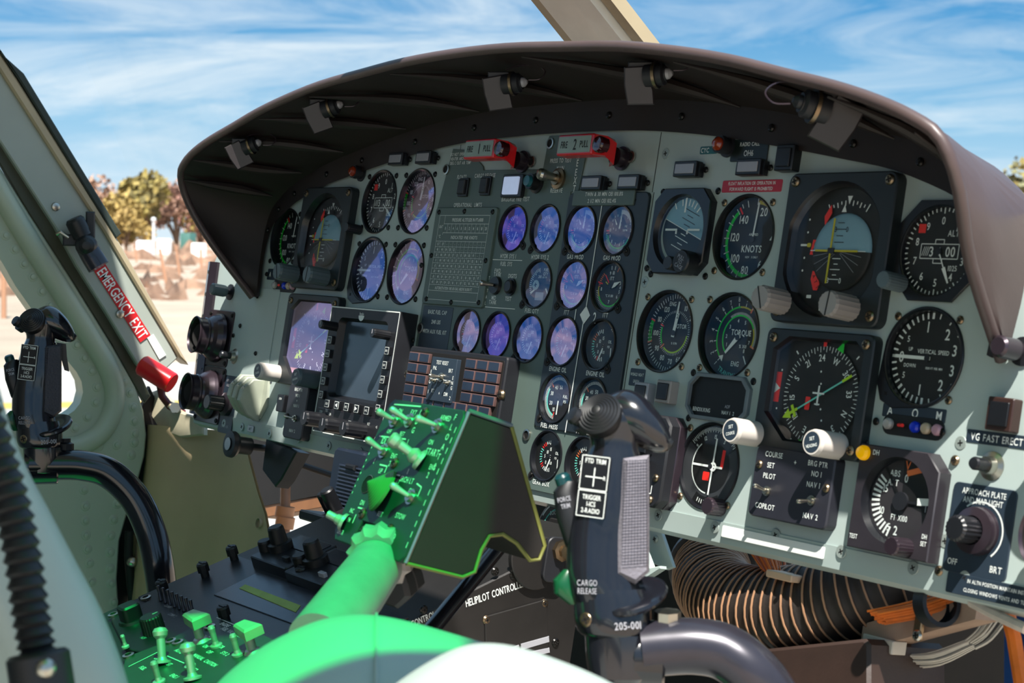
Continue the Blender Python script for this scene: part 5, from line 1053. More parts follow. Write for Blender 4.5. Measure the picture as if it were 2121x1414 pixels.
mb = MB(); mb.tube(spath([(268, 1100), (266, 1150), (272, 1220), (282, 1300)], -975), 7, M_dark, 10); x = spath([(274, 1163)], -968)[0]; mb.ball(x, 9, M_steel); mesh_thing(mb, 'door_hinge_rod', 'dim rod with shiny joint in the dark gap behind the left door edge', 'rod')
# ================================================================== PEDESTAL
g = thing('centre_pedestal', 'long black pedestal between the seats, HELIPILOT CONTROLLER lettered on its side', 'console', 0, -172, 0)
PED = Matrix(((1, 0, 0, 0), (0, .451, .893, -172), (0, -.893, .451, 0), (0, 0, 0, 1)))   # x across, y up-slope, z out of the top
PEDM = PED.copy(); PEDM.translation = PED.translation * .001
def ped(x, y, h=0):
    n_ = Vector((0, .893, .451)); o = Vector((0, -.172, 0)) + n_ * h * .001; d = ray(x, y); s = (o - CP).dot(n_) / d.dot(n_); p = (CP + d * s) * 1000
    q = PED.inverted() @ p; return q.x, q.y
TP = Matrix.Translation((0, 172, 0))
mb = MB(); mb.T = TP @ Matrix(((0, 0, 1, 0), (0, 1, 0, 0), (-1, 0, 0, 0), (0, 0, 0, 1)))
mb.prism([(-15, -180), (-800, -576), (-800, -1000), (-15, -1000)], -190, 190, M_ped, 1.5); mb.build('body', g)
def ptext(s_, p0, p1, h, m=M_wht):
    a, b = [(-onu(x, y, 190).z, onu(x, y, 190).y) for x, y in (p0, p1)]; a, b = Vector(a), Vector(b); ang = math.degrees(atan2(b.y - a.y, b.x - a.x)); ln = (b - a).length
    mb.T = TP @ Matrix(((0, 0, 1, 190.6), (0, 1, 0, 0), (-1, 0, 0, 0), (0, 0, 0, 1))) @ Matrix.Translation(((a.x + b.x) / 2, (a.y + b.y) / 2, 0)) @ Matrix.Rotation(radians(ang), 4, 'Z')
    k = MB(); k.text(s_, 0, 0, h, 0, m, xs=1); w0 = max(v.x for v in k.v) - min(v.x for v in k.v); mb.text(s_, 0, 0, h, 0, m, xs=ln / w0)
mb = MB(); ptext('HELIPILOT CONTROLLER', (964, 1249), (1086, 1206), 7.5); ptext('CONTROL PANEL', (851, 1292), (935, 1255), 6.5); mb.build('side_lettering', g)
mb = MB(); mb.T = TP @ side_frame(190)
def spp(pts): return [(-onu(x, y, 190).z, onu(x, y, 190).y) for x, y in pts]
mb.prism(spp([(1003, 1276), (1130, 1240), (1138, 1420), (1006, 1420)]), 0, 2, M_ped, .6)
mb.prism(spp([(1076, 1332), (1134, 1316), (1135, 1328), (1077, 1345)]), 0, 2.6, M_lite, .2); mb.prism(spp([(1076, 1352), (1135, 1340), (1136, 1350), (1077, 1364)]), 0, 2.6, M_lite, .2); mb.prism(spp([(1044, 1342), (1072, 1334), (1073, 1344), (1046, 1352)]), 0, 2.6, M_lite, .2); mb.build('access_cover', g)
for x, y, m in ((1007, 1283, M_brass), (1127, 1249, M_brass), (1025, 1183, M_scr), (1063, 1190, M_scr), (877, 1262, M_scr), (1150, 1330, M_scr)):
    mb = MB(); a, b = spp([(x, y)])[0]; mb.T = TP @ side_frame(190); screw(mb, a, b, 0, 4.5, m, 2.5); mb.build('screw', g)
mb = MB(); mb.T = TP @ side_frame(190); a, b = spp([(1110, 1150)])[0]
mb.prism([(a + 34 * cos(radians(t)), b + 34 * sin(radians(t))) for t in range(-180, 1, 10)] + [(a + 34, b + 16), (a + 6, b + 20), (a - 34, b + 4)], 0, 6, M_ped, 1); mb.build('quadrant_plate', g)
mb = MB(); a, b = spp([(1148, 1136)])[0]; mb.at(0, 0, 0); mb.T = TP @ side_frame(196); mb.prism(shift(rrect(26, 46, 8), a - 4, b - 10), 0, 5, M_case, 1); mb.lathe([(11, 5), (11, 10), (7, 11), (7, 15), (0, 15)], M_brass, 8, a, b); mb.build('hinge_bolt', g)
# things set in the pedestal top
def pthing(name, label, cat, x, y, group=None): return thing(name, label, cat, group=group, M_=PEDM @ Matrix.Translation((x * .001, y * .001, 0)))
x0, y0 = ped(700, 1240)
g = pthing('blanking_unit', 'wide black cover plate on the pedestal with a yellow green tape strip', 'panel', 0, 0)
pts = [ped(*p) for p in ((478, 1158), (536, 1135), (880, 1270), (740, 1365), (440, 1245))]
mb = MB(); top_ = ped(490, 1153)[1]; bot_ = ped(470, 1275)[1]
mb.prism([(-186, top_), (186, top_), (186, bot_ - 30), (-186, bot_ - 30)], 0, 3, M_pedp, 1); mb.build('plate', g)
mb = MB(); q = [ped(*p) for p in ((536, 1192), (710, 1250), (612, 1300), (445, 1238))]; mb.prism(q, 3, 4.2, mat('violet_black_cover', '1b1a24', .25, bump=.3, bscale=60), .4); mb.build('cover_pane', g)
mb = MB(); q = [ped(*p) for p in ((510, 1218), (625, 1262), (615, 1276), (498, 1226))]; mb.prism(q, 4.2, 4.8, mat('yellow_green_tape', '8fa84e', .6), .1); mb.build('tape_strip', g)
KG = 'small black turn fasteners on the pedestal'
for (px, py), lb in (((487, 1163), 'small black knob standing highest along the left edge of the pedestal plate'), ((427, 1198), 'small black knob, second from the top along the left edge of the pedestal'), ((342, 1235), 'small black knob above the grey screws, lowest along the left pedestal edge'), ((632, 1208), 'ribbed black knob right of the taped plate, near the radio units'), ((470, 1290), 'ribbed black knob at the corner of the green lit switch panel')):
    x, y = ped(px, py); mb = MB(); mb.lathe([(5, 0), (5, 6), (7, 6), (7, 14), (5.5, 16), (0, 16)], M_rub, 8); mb.box(0, 0, 16, 11, 2.4, 2, M_rub)
    mesh_thing(mb, 'turn_fastener', lb, 'knob', M_=PEDM @ Matrix.Translation((x * .001, y * .001, .003)), group=KG)
# two radio control units with stacked knobs
for (px, py), lb in (((594, 1168), 'low black unit with a fat two-tier knob, the left of two on the pedestal'), ((668, 1200), 'low black unit with a fat two-tier knob, right of its twin, nearest the green box')):
    x, y = ped(px, py); g = pthing('radio_control_unit', lb, 'radio', x, y)
    mb = MB(); mb.prism(shift(rrect(84, 66, 3), 12, 6), 0, 16, M_pedp, 1.2); mb.prism(shift(rrect(70, 26, 2), 14, 22), 16, 17, mat('violet_black_cover', '1b1a24', .25), .3); mb.build('case', g)
    mb = MB(); mb.lathe([(14, 16), (14, 24), (10, 25), (9, 41), (7.5, 43), (0, 43)], M_rub, 36, -8, 2, kn=.97); mb.build('tuning_knob', g)
    mb = MB(); mb.lathe([(8, 16), (8, 26), (7, 28), (0, 28)], M_rub, 20, -24, -8); mb.build('small_knob', g)
    mb = MB(); mb.prism(shift(rrect(12, 5, 1), 34, -14), 16, 21, M_lite if px > 620 else M_rub, .5); mb.build('switch_cap', g)
# speaker-like unit with louvres standing at the front end
D_ = (Vector(at(742, 1010, 1)) * .001 - CP).length
g = thing('louvred_unit', 'dark blue black upright box with horizontal louvres behind the green switch box', 'radio', *uv(765, 1012, 40), 40)
mb = MB(); mb.prism(rrect(150, 84, 8), -30, 14, mat('blue_black_case', '1a2230', .38, coat=.2), 3)
for k in range(13): mb.box(8, 22 - k * 4.6, 15, 120, 1.8, 3, mat('louvre_blue_grey', '3a4456', .35, metal=.3))
mb.build('case', g); mb = MB(); mb.box(-22, 22, 17, 22, 7, 6, M_rub, 2); mb.build('latch', g)
mb = MB(); mb.prism(shift(rrect(150, 12, 3), -6, -46), -10, 46, M_pedp, 2); mb.build('tray', g)
for x, y, r_, h in ((-34, -34, 9, 30), (-52, -36, 6, 24)): mb = MB(); mb.T = frame_to((0, .75, .6), o=(x, y, 20)); mb.lathe([(r_, 0), (r_, h), (r_ * .8, h + 2), (0, h + 2)], M_rub, 28); mb.build('knob', g)
# audio panel with knobs and row of small toggles
x, y = ped(330, 1285); g = pthing('audio_panel', 'black panel with a square knob, ribbed knob and row of tiny toggles, lower left', 'control panel', x, y)
mb = MB(); T_ = Matrix.Translation((-x, -y, 0)); mb.T = T_
q = [ped(*p) for p in ((232, 1290), (340, 1238), (452, 1292), (330, 1365), (262, 1352))]
mb.prism(q, 0, 5, M_pedp, 1); mb.T = T_
for s_, p in (('COMM 1', (352, 1265)), ('COMM 2', (360, 1283)), ('NAV 1', (392, 1283)), ('ADF', (300, 1330)), ('ICS', (340, 1297)), ('VOL', (415, 1303))):
    a, b = ped(*p); mb.text(s_, a, b, 4.5, 5.3, M_lite, xs=.7)
mb.build('plate', g)
for k in range(8):
    a, b = ped(336 + k * 9.6, 1252 + k * 4.4); mb = MB(); mb.T = T_ @ frame_to((-.2, .15, 1), o=(a, b, 5)); mb.lathe([(2.4, 0), (2, 3), (1.5, 10), (2, 16), (0, 17)], M_tubeg, 10); mb.build('toggle', g)
a, b = ped(277, 1294); mb = MB(); mb.T = T_ @ Matrix.Translation((a, b, 5)); mb.lathe([(15, 0), (14, 3), (0, 3)], M_rub, 24); mb.prism(rrect(21, 21, 5), 3, 19, M_rub, 2); mb.build('square_knob', g)
a, b = ped(323, 1318); mb = MB(); mb.T = T_ @ Matrix.Translation((a, b, 5)); mb.lathe([(12, 0), (11.5, 17), (10.5, 18.5), (0, 18.5)], M_rub, 48, kn=.94); mb.box(0, 6, 18.9, 1.2, 6, .5, M_lite); mb.build('ribbed_knob', g)
for p in ((305, 1248), (238, 1283), (357, 1340)): a, b = ped(*p); mb = MB(); mb.T = T_; mb.lathe([(6, 5), (6, 7), (3.5, 7.4), (3, 6), (0, 6)], [M_steel, M_steel, M_dark, M_dark], 18, a, b); mb.build('screw', g)
# engine control panel
x, y = ped(420, 1360); g = pthing('engine_panel', 'crowded switch panel lit green at the bottom left, with ball-ended and flat-topped levers', 'control panel', x, y)
T_ = Matrix.Translation((-x, -y, 0)); mb = MB(); mb.T = T_; q = [ped(*p) for p in ((448, 1282), (540, 1320), (640, 1370), (520, 1500), (250, 1440), (262, 1372), (345, 1340))]; mb.prism(q, 0, 6, M_green, 1)
for s_, p in (('ENGINE', (470, 1305)), ('FUEL VALVE', (478, 1318)), ('ON', (500, 1328)), ('GOV', (437, 1333)), ('MAIN', (400, 1345)), ('OFF', (438, 1362)), ('AUTO', (375, 1360)), ('MANUAL', (415, 1372)), ('BOOST', (350, 1385)), ('CAUTION', (440, 1385)), ('PART SEP', (400, 1395)), ('OFF', (330, 1375)), ('ENG 1', (365, 1412)), ('FUEL', (300, 1395)), ('ON', (430, 1350)), ('HYDR', (460, 1350)), ('SYS 2', (470, 1365))):
    a, b = ped(*p); mb.text(s_, a, b, 5.2, 6.3, M_wht, xs=.7)
for p0, p1 in (((452, 1290), (520, 1318)), ((270, 1392), (330, 1362)), ((350, 1370), (385, 1385))): a, b = ped(*p0); c, d = ped(*p1); mb.line(a, b, c, d, 1, 6.3, M_wht)
mb.build('plate', g)
def bat(px, py, ln, r0, r1, tilt=(0, 0), nm='lever'):
    a, b = ped(px, py); mb = MB(); mb.T = T_ @ frame_to((tilt[0], tilt[1], 1), o=(a, b, 6)); mb.lathe([(r0 * 2.2, 0), (r0 * 2.2, 2), (r0 * 1.3, 3), (r0, 6), (r0 * 1.1, ln * .7), (r1, ln * .78), (r1 * 1.1, ln * .9), (r1 * .8, ln), (0, ln * 1.04)], M_tog, 22); mb.build(nm, g)
bat(340, 1385, 34, 4, 7, (-.3, .35)); bat(403, 1418, 34, 4, 7, (-.2, .2)); bat(452, 1350, 22, 2.8, 3.4); bat(497, 1368, 22, 2.8, 3.4); bat(398, 1393, 20, 2.6, 3.2); bat(334, 1425, 22, 2.8, 3.4); bat(264, 1352, 14, 1.8, 2.2)
for px, py in ((420, 1338), (527, 1362)):
    a, b = ped(px, py); mb = MB(); mb.T = T_ @ Matrix.Translation((a, b, 6)); mb.lathe([(9, 0), (7, 3), (5, 4), (5, 18), (0, 18)], M_tog, 20); mb.prism([(-15, 8), (14, 11), (14, -9), (-15, -6)], 18, 29, mat('pale_green_cap', '8aa888', .35), 2); mb.build('guarded_lever', g)
for p in ((372, 1343), (438, 1311), (270, 1370), (357, 1340)): a, b = ped(*p); mb = MB(); mb.T = T_; mb.lathe([(6, 6), (6, 8), (3.5, 8.4), (3, 7), (0, 7)], [M_steel, M_steel, M_dark, M_dark], 18, a, b); mb.build('screw', g)
# ================================================================== COLLECTIVE SWITCH BOX
CM = Matrix(((0.99669513, 0.02102565, -0.07846486, .36456828), (0.00136889, 0.96143819, 0.27501768, -.13659407), (0.08122154, -0.2742162, 0.95823199, .37016775), (0, 0, 0, 1)))
g = thing('collective_lever', 'collective lever with a big switch box lit green, dark wrinkle side, ribbed throttle below', 'control lever', M_=CM)
fr = [(-66, 60), (-60, 65), (62, 65), (67, 60), (67, -60), (60, -66), (34, -66), (30, -44), (-26, -44), (-30, -66), (-60, -66), (-67, -58)]
mb = MB(); mb.prism(fr, -5, 0, M_green, 1)
z = .3
for s_, x, y, h in (('ON', -40, 55, 4.6), ('EXT', -16, 56, 4.6), ('OFF', -44, 36, 4), ('RET', -20, 36, 4), ('ARMED', 40, 56, 4.6), ('ON', 33, 34, 4.4), ('IDLE STOP', -34, 27, 6), ('START', 42, 26, 6), ('ENG', -18, 16, 4.6), ('2', -20, 9, 5), ('1', -48, 8, 5), ('1', 16, 6, 5), ('ENG', 52, 14, 4.6), ('2', 50, 7, 5), ('UP', -30, 1, 4.6), ('L', -48, -10, 4.4), ('SRCH LT', 20, -1, 5), ('EXT', 5, -4, 4.2), ('ON', 34, -9, 4.6), ('STOW', 34, -31, 4.6), ('RET', 0, -34, 4.4), ('DN', -38, -29, 4.4), ('GO', 36, -48, 4.6), ('AROUND', 30, -62, 4.4), ('INC', -50, -38, 4), ('RPM', -50, -46, 4), ('DECR', -54, -58, 4)): mb.text(s_, x, y, h, z, M_wht, xs=.8)
mb.vtext('LDG', -4, 57, 5.4, z, M_wht, 8); mb.vtext('LT', -4, 30, 5.4, z, M_wht, 8); mb.vtext('FLOATS', 55, 58, 5.4, z, M_wht, 8.6)
for l_ in ((-56, 60, -8, 62), (-58, 30, -10, 32), (-36, 6, -22, 6), (-22, 6, -22, 0), (-12, 1, 6, 1), (-12, 1, -12, -4), (38, -2, 48, -4), (48, -4, 48, -12), (-42, -34, -30, -34), (-40, -40, -40, -48)): mb.line(*l_, 1.3, z, M_wht)
for k in range(12): mb.line(63, 50 - k * 9, 63, 45 - k * 9, 1, z, M_wht); mb.line(-63, 20 - k * 6, -63, 18 - k * 6, 1, z, M_wht) if k < 8 else None
SPL = mb.build('switch_plate', g)
for x, y in ((2.6, 57), (-12, 10), (-30, -38), (26, -44), (-16, -52)): mb = MB(); screw(mb, x, y, 0, 5, M_brass, 2.4); mb.build('screw', SPL)
for x, y, ln, r_, tl in ((-42, 46, 16, 3.2, (-.35, .1)), (-16, 48, 18, 3.2, (-.5, .2)), (33.5, 48, 18, 3.2, (-.35, -.05)), (-38, 18, 17, 3.2, (-.45, .25)), (39, -14, 18, 3.2, (-.5, .2))): toggle(SPL, x, y, 0, ln, r_, tl, m=M_tog)
mb = MB(); mb.T = frame_to((-.5, .28, 1), o=(30, 17, 0)); mb.lathe([(9, 0), (9, 3), (6, 4.5), (7, 8), (5, 11), (3.8, 12), (4.2, 22), (6, 25), (6.4, 30), (5, 32), (0, 32.5)], M_tog, 28); mb.build('start_lever', SPL)
mb = MB(); mb.T = frame_to((-.3, .15, 1), o=(-6, -16, 0)); pr = [(19, 2), (19, 4.5)]
for k in range(10): r_ = 18 - k * 1.75; pr += [(r_, 5 + k * 1.3), (r_ - .6, 5.7 + k * 1.3)]
mb.lathe(pr + [(0, 18.5)], mat('lime_trim_knob', '3f7a3f', .4), 36); mb.build('search_light_knob', SPL)
mb = MB(); mb.lathe([(8.5, .6), (8, .8), (6.5, .4), (0, .4)], [M_steel, M_dark, M_dark], 24, -43, -13); mb.build('bezel_ring', SPL)
mb = MB(); mb.T = frame_to((-.7, .1, .7), o=(-52, -50, 0)); mb.lathe([(8, 0), (8, 3), (5, 5), (4.5, 9), (3.5, 10), (3.5, 18), (0, 18)], M_tog, 20); mb.build('beep_switch', SPL)
# box body: wedge behind the plate
side = [(65, -4), (70, -45), (-6, -118), (-18, -118), (-22, -110), (-14, -92), (-12, -76), (-18, -65), (-31, -63), (-49, -65), (-57, -56), (-61, -30), (-65, -4)]
mb = MB(); T0 = Matrix(((0, 0, 1, 0), (1, 0, 0, 0), (0, 1, 0, 0), (0, 0, 0, 1))); mb.T = T0; mb.prism(side, -66, 66.4, M_box, 2)
mb.build('box_body', g)
mb = MB(); ed = [(x, y) for x, y in side]; mb.tube([(66, a, b) for a, b in ed[1:]], 1.8, M_edge, 6); mb.tube([(66, 66, -3), (66, 71, -45)], 1.8, M_knobd, 6); mb.tube([(66.5, 65, -3), (66.5, -65, -3)], 1.8, M_steel, 6); mb.build('box_edge', g)  # olive, slate and steel strips along the box edges
# tube and throttle grip under the box
def cpt(px, py, zl):                                    # point on the box-frame plane z=zl
    Ri = CM.to_3x3().inverted(); a = Ri @ (CP - CM.translation); b = Ri @ ray(px, py); s = (zl * .001 - a.z) / b.z; return (a + b * s) * 1000
p0, p1, p2, p3 = cpt(800, 1135, -14), cpt(778, 1172, 0), cpt(740, 1225, 30), cpt(660, 1330, 70)
mb = MB(); ax = (p2 - p1).normalized()
mb.T = frame_to(ax, o=p0); mb.lathe([(0, 0), (19, 0), (19, 8), (25, 10), (28, 14), (28, 24), (25, 28), (22, 30), (0, 30)], M_knobg, 26, kn=.88); mb.build('throttle_ring', g)
mb = MB(); mb.tube([p1, p2, p3], [22, 23, 24], mat('grey_green_tube', '7f8f86', .45, bump=.3, bscale=100), 32); mb.build('tube', g)
q0 = cpt(845, 1190, -45); mb = MB(); mb.T = frame_to((.55, -.5, .6), o=q0); mb.lathe([(14, 0), (17, 2), (17, 14), (15, 16), (18, 18), (18, 30), (14, 34), (0, 34)], M_rub, 12, kn=.9); mb.build('friction_ring', g)
# black link rod from the box down to the left
a, b = at(1035, 1130, 1.56), at(880, 1320, 1.47); mb = MB(); mb.tube([a, b], 7.5, M_cyc, 20); mesh_thing(mb, 'control_rod', 'slanting black rod passing in front of the pedestal side under the green box', 'rod')
# ================================================================== CYCLIC STICKS
def ring_(y, cx, hw, hd, cz=0, n=24, sq=2.4):
    o = []
    for k in range(n):
        a = 2 * pi * k / n; c_, s_ = cos(a), sin(a); e = 2 / sq
        o.append((cx + hw * abs(c_) ** e * (1 if c_ >= 0 else -1), y, cz + hd * abs(s_) ** e * (1 if s_ >= 0 else -1)))
    return o
def smooth_rings(rs_, sub=4, **kw):
    cp = catmull([(a, b, c) for a, b, c, *_ in rs_], sub); cq = catmull([(r_[3], r_[4] if len(r_) > 4 else 0, 0) for r_ in rs_], sub); return [ring_(p.x, p.y, p.z, q.x, q.y, **kw) for p, q in zip(cp, cq)]
def cyclic(label, px, py, D, near):
    k = D / 3.536                                       # mm per photo pixel at that distance, used only for the near stick's proportions
    g = thing('cyclic_stick', label, 'control stick', M_=camframe(px, py, D)); s = 1.0
    S = [(-74, -2, 27, 25), (-66, -6, 27, 25), (-54, -9, 27, 25), (-36, -9, 27, 24), (-18, -8, 27, 23), (0, -6, 26, 23), (19, -4, 24, 22), (37, -1, 21, 20), (48, 0, 18, 19), (58, 0, 20, 20), (68, 0, 21, 21), (76, -1, 17, 17), (80, -2, 8, 8)]
    mb = MB(); mb.loft(smooth_rings(S), M_cyc); mb.build('grip_body', g)
    mb = MB(); cc = catmull([(-6, 70, 15), (6, 71, 19), (18, 67, 20), (29, 60, 17), (37, 54, 12), (42, 50, 6), (43, 49, 2)], 3)
    mb.loft([[(p.x + .35 * p.z * sin(t_ + .6) * .3, p.y + p.z * cos(t_), p.z * 1.05 * sin(t_)) for t_ in [2 * pi * q / 22 for q in range(22)]] for p in cc], M_cyc); mb.build('trigger_housing', g)
    mb = MB(); mb.T = frame_to((.8, -.5, .1), o=(36, 52, 2)); mb.lathe([(6, 0), (5.5, 6), (4, 9), (0, 10)], M_rub, 18); mb.build('button', g)
    if not near:
        mb = MB(); mb.loft([[(20, 42, -7), (32, 40, -7), (32, 40, 7), (20, 42, 7)], [(24, 28, -6), (33, 24, -6), (33, 24, 6), (24, 28, 6)], [(30, 6, -4), (36, 4, -4), (36, 4, 4), (30, 6, 4)]], M_rub); mb.build('trigger', g)
    mb = MB(); mb.T = frame_to((-.35, .45, .8), o=(-8, 66, 10)); pr = [(16, 0), (17, 5), (17.5, 10)]
    for q in range(6): pr += [(16 - q * 2.3, 11.5 + q * 1.1), (15 - q * 2.3, 11.2 + q * 1.1)]
    mb.lathe(pr + [(0, 18)], M_rub, 32); mb.build('trim_hat', g)
    mb = MB(); mb.T = frame_to((-.7, .5, .5), o=(-20, 62, 6)); mb.lathe([(9, 0), (9, 8), (6, 9), (6, 12), (7, 13), (6, 17), (0, 18)], M_rub, 20); mb.build('coolie_button', g)
    # textured thumb pad on the right face
    mb = MB(); m = mat('grip_texture_lit', '77737a', .42, metal=.3, bump=1, bscale=420) if near else mat('grip_texture_shaded', '23242b', .4, bump=1, bscale=420)  # near pad's paler grey has the light on it in its colour; far copy darker
    mb.T = Matrix.Translation((10, 0, 0)) @ Matrix.Rotation(radians(14), 4, 'Y'); P = [(-8, 37), (12, 40), (12, -47), (1, -56), (-14, -49), (-12, -10)]
    mb.prism(P, 12, 22, m, 3)
    T_ = mb.T.copy()
    for q in range(36):
        y_ = -44 + q * 2.25; mb.line(-10, y_, 10, y_ + 1.5, .35, 22.3, M_tubeg)
    for q in range(9): mb.line(-10 + q * 2.4, -42, -8 + q * 2.1, 36, .3, 22.3, M_tubeg)
    mb.build('texture_pad', g)
    # lettered plates
    mb = MB(); mb.T = Matrix.Translation((-15, 0, 17.5)) @ Matrix.Rotation(radians(-22), 4, 'Y') @ Matrix.Rotation(radians(-7), 4, 'Z')
    for y0_, h_, tx in ((26, 25, (('FTD TRIM', 9, 3.6),)), (3, 19, (('TRIGGER', 5, 3.6), ('1-ICS', 0, 3.6), ('2-RADIO', -5, 3.6)))):
        w2, h2 = 11, h_ / 2; mb.prism(shift(rrect(22, h_, 1), 0, y0_), 3, 6.6, M_blk, .2)
        for l_ in ((-w2, y0_ - h2, w2, y0_ - h2), (-w2, y0_ + h2, w2, y0_ + h2), (-w2, y0_ - h2, -w2, y0_ + h2), (w2, y0_ - h2, w2, y0_ + h2)): mb.line(*l_, .6, 6.8, M_wht)
        for s_, yy, hh in tx: mb.text(s_, 0, y0_ + yy, hh, 6.8, M_wht, xs=.72)
    mb.line(-7, 23, 7, 23, .8, 6.8, M_wht); mb.line(0, 30, 0, 16, .8, 6.8, M_wht); mb.text('R', 8.5, 23, 3, 6.8, M_wht); mb.build('lettered_plate', g)
    # side button with its own lettering, left
    mb = MB(); mb.loft([ring_(20, -34, 6, 6, 2), ring_(12, -37, 9, 9, 2), ring_(-6, -34, 10, 10, 2), ring_(-28, -28, 9, 8, 2), ring_(-44, -22, 5, 4, 2)], M_rub); mb.T = frame_to((-.3, .9, .2), o=(-37, 16, 2)); mb.lathe([(6, 0), (6, 8), (4.5, 10), (0, 10)], mat('teal_button', '0f3a3e', .3), 18); mb.T = Matrix.Translation((-37, 4, 12.2)) @ Matrix.Rotation(radians(12), 4, 'Z'); mb.text('FORCE', 0, 2.6, 3.6, 0, M_lite, xs=.62); mb.text('TRIM', 0, -2.6, 3.6, 0, M_lite, xs=.62); mb.build('force_trim_button', g)
    # hand rest flange and base
    mb = MB(); mb.T = frame_to((-.2, .93, .38), o=(14, -66, 4)); mb.loft([[(x * q, y * q, z) for x, y in [((26 if cos(t) > 0 else 30) * cos(t), 30 * sin(t)) for t in [2 * pi * e / 32 for e in range(32)]]] for q, z in ((.7, -5), (.95, -2.5), (1, 0), (.97, 2.5), (.85, 3.5), (.5, 2))], M_cyc); mb.build('hand_rest', g)
    mb = MB(); mb.loft(smooth_rings([(-60, -4, 27, 25), (-70, -2, 29, 26), (-84, -1, 29, 27), (-92, 0, 27, 26), (-95, 1, 24, 24)]), M_cyc)
    mb.loft([ring_(-94, 3, 25, 24), ring_(-112, 4, 25, 24), ring_(-126, 4, 23, 22), ring_(-132, 4, 16, 15)], M_cyc)
    mb.T = Matrix.Translation((8, -86, 27.5)) @ Matrix.Rotation(radians(4), 4, 'Z'); mb.text('205-001', 2, 0, 5.5, 0, M_lite, xs=.78); mb.T = Matrix.Translation((-20, -58, 24)) @ Matrix.Rotation(radians(-20), 4, 'Y'); mb.text('CARGO', 0, 3, 4.4, 0, M_lite, xs=.7); mb.text('RELEASE', 0, -3, 4.4, 0, M_lite, xs=.62); mb.build('base', g)
    mb = MB(); mb.T = frame_to((-.5, 0, .85), o=(-20, -82, 20)); screw(mb, 0, 0, 0, 6, M_brass, 3); mb.build('screw', g)
    mb = MB(); mb.loft([ring_(-46, -34, 4, 4, 6), ring_(-54, -38, 8, 8, 6), ring_(-64, -37, 8, 8, 6), ring_(-72, -30, 4, 4, 6)], mat('bottle_green_button', '0c4a2a', .25)); mb.build('cargo_button', g)
    return g
g = cyclic('near black cyclic stick with trim hat and grey textured pad before the engine gauges', 1272, 1052, 1.3, True)
# its tube bends right and down
def tube_from(g, pts, r, m, nm, collar=None):
    Mi = (F.inverted() @ g.matrix_world).inverted(); P = [Mi @ (Vector(p) * .001) * 1000 for p in pts]; mb = MB(); mb.tube(catmull(P, 8), r, m, 28); mb.build(nm, g, ang=60); return P
Z0 = 1.3
tube_from(g, [at(1330, 1345, Z0), at(1380, 1340, Z0), at(1440, 1338, Z0), at(1500, 1350, Z0), at(1555, 1390, Z0), at(1600, 1450, Z0 + .01), at(1625, 1540, Z0 + .03), at(1632, 1700, Z0 + .06)], 21, M_tubeg, 'stick_tube')
mb = MB(); mb.T = frame_to((1, -.05, 0), o=(12, -110, 0)); mb.lathe([(22, 0), (23, 3), (23, 24), (21, 26), (0, 26)], M_cyc, 32); mb.build('elbow_collar', g)
mb = MB(); mb.T = frame_to((0, 1, .2), o=(40, -92, 4)); mb.lathe([(8, 0), (8, 8), (10, 8), (10, 16), (0, 18)], M_steel, 8); mb.build('clamp_bolt', g)
g = cyclic('far black cyclic stick grip on the left, in front of the door window', 84, 776, 2.3, False)
Z0 = 2.3
tube_from(g, [at(60, 962, Z0), at(110, 962, Z0), at(170, 964, Z0), at(225, 980, Z0), at(278, 1030, Z0), at(312, 1100, Z0), at(330, 1180, Z0), at(338, 1260, Z0 + .02), at(342, 1400, Z0 + .05)], 20, M_cyc, 'stick_tube')
mb = MB(); mb.T = frame_to((1, 0, 0), o=(-20, -120, 0)); mb.lathe([(22, 0), (22, 40), (21, 42), (0, 42)], M_cyc, 28); mb.T = Matrix.Identity(4)
mb.build('elbow_collar', g)
mb = MB(); mb.T = frame_to((0, 1, 0), o=(32, -98, 0)); mb.lathe([(10, 0), (10, 8), (6, 10), (6, 15), (0, 15)], M_rub, 8); mb.build('clamp_bolt', g)
# ================================================================== SEAT
def camsheet(M_, pts, D, ox, oy):
    return [((x - ox) * D / 3.536, -(y - oy) * D / 3.536) for x, y in pts]
D = 1.08; M_ = camframe(800, 1400, D); k = D / 3.536
g = thing('pilot_seat', 'pale seat cushion in the foreground, half lit green and half in white sun', 'seat', M_=M_)
prof = [(400, 1480), (470, 1400), (540, 1345), (600, 1312), (660, 1288), (720, 1277), (780, 1278), (850, 1292), (920, 1312), (1000, 1336), (1080, 1358), (1160, 1388), (1240, 1425), (1340, 1490)]
P = [((x - 800) * k, -(y - 1400) * k) for x, y in prof]; P = [(p.x, p.y) for p in catmull([(x, y, 0) for x, y in P], 4)]
mb = MB(); rows = []
for a, (dz, dy) in enumerate(((-40, -26), (-30, -10), (-14, -2), (0, 0), (30, -6), (70, -24), (120, -60), (170, -120))): rows.append([(x * (1 - max(0, dz) * .0006), y + dy, dz) for x, y in P])
mb.loft(rows, M_seat, False, False); mb.build('cushion', g, ang=80)
pr2 = [(760, 1470), (800, 1430), (860, 1388), (925, 1353), (985, 1337), (1060, 1343), (1150, 1372), (1240, 1410), (1330, 1462), (1380, 1500)]; k2 = .95 / 3.536
P2 = [(p.x, p.y) for p in catmull([((x - 800) * k2, -(y - 1400) * k2, 0) for x, y in pr2], 4)]
mb = MB(); mb.loft([[(x, y + dy, dz + 130) for x, y in P2] for dz, dy in ((-50, -34), (-34, -14), (-16, -3), (0, 0), (30, -6), (70, -26), (120, -70))], M_seat, False, False); mb.build('front_bolster', g, ang=80)
cr_ = [(r_[24][0], r_[24][1] + 1.2, r_[24][2]) for r_ in rows[2:]]; mb = MB(); mb.tube(catmull(cr_, 4), .8, M_seat, 8); mb.build('seam_piping', g, ang=80)
D = 1.04; M_ = camframe(100, 1200, D); k = D / 3.536
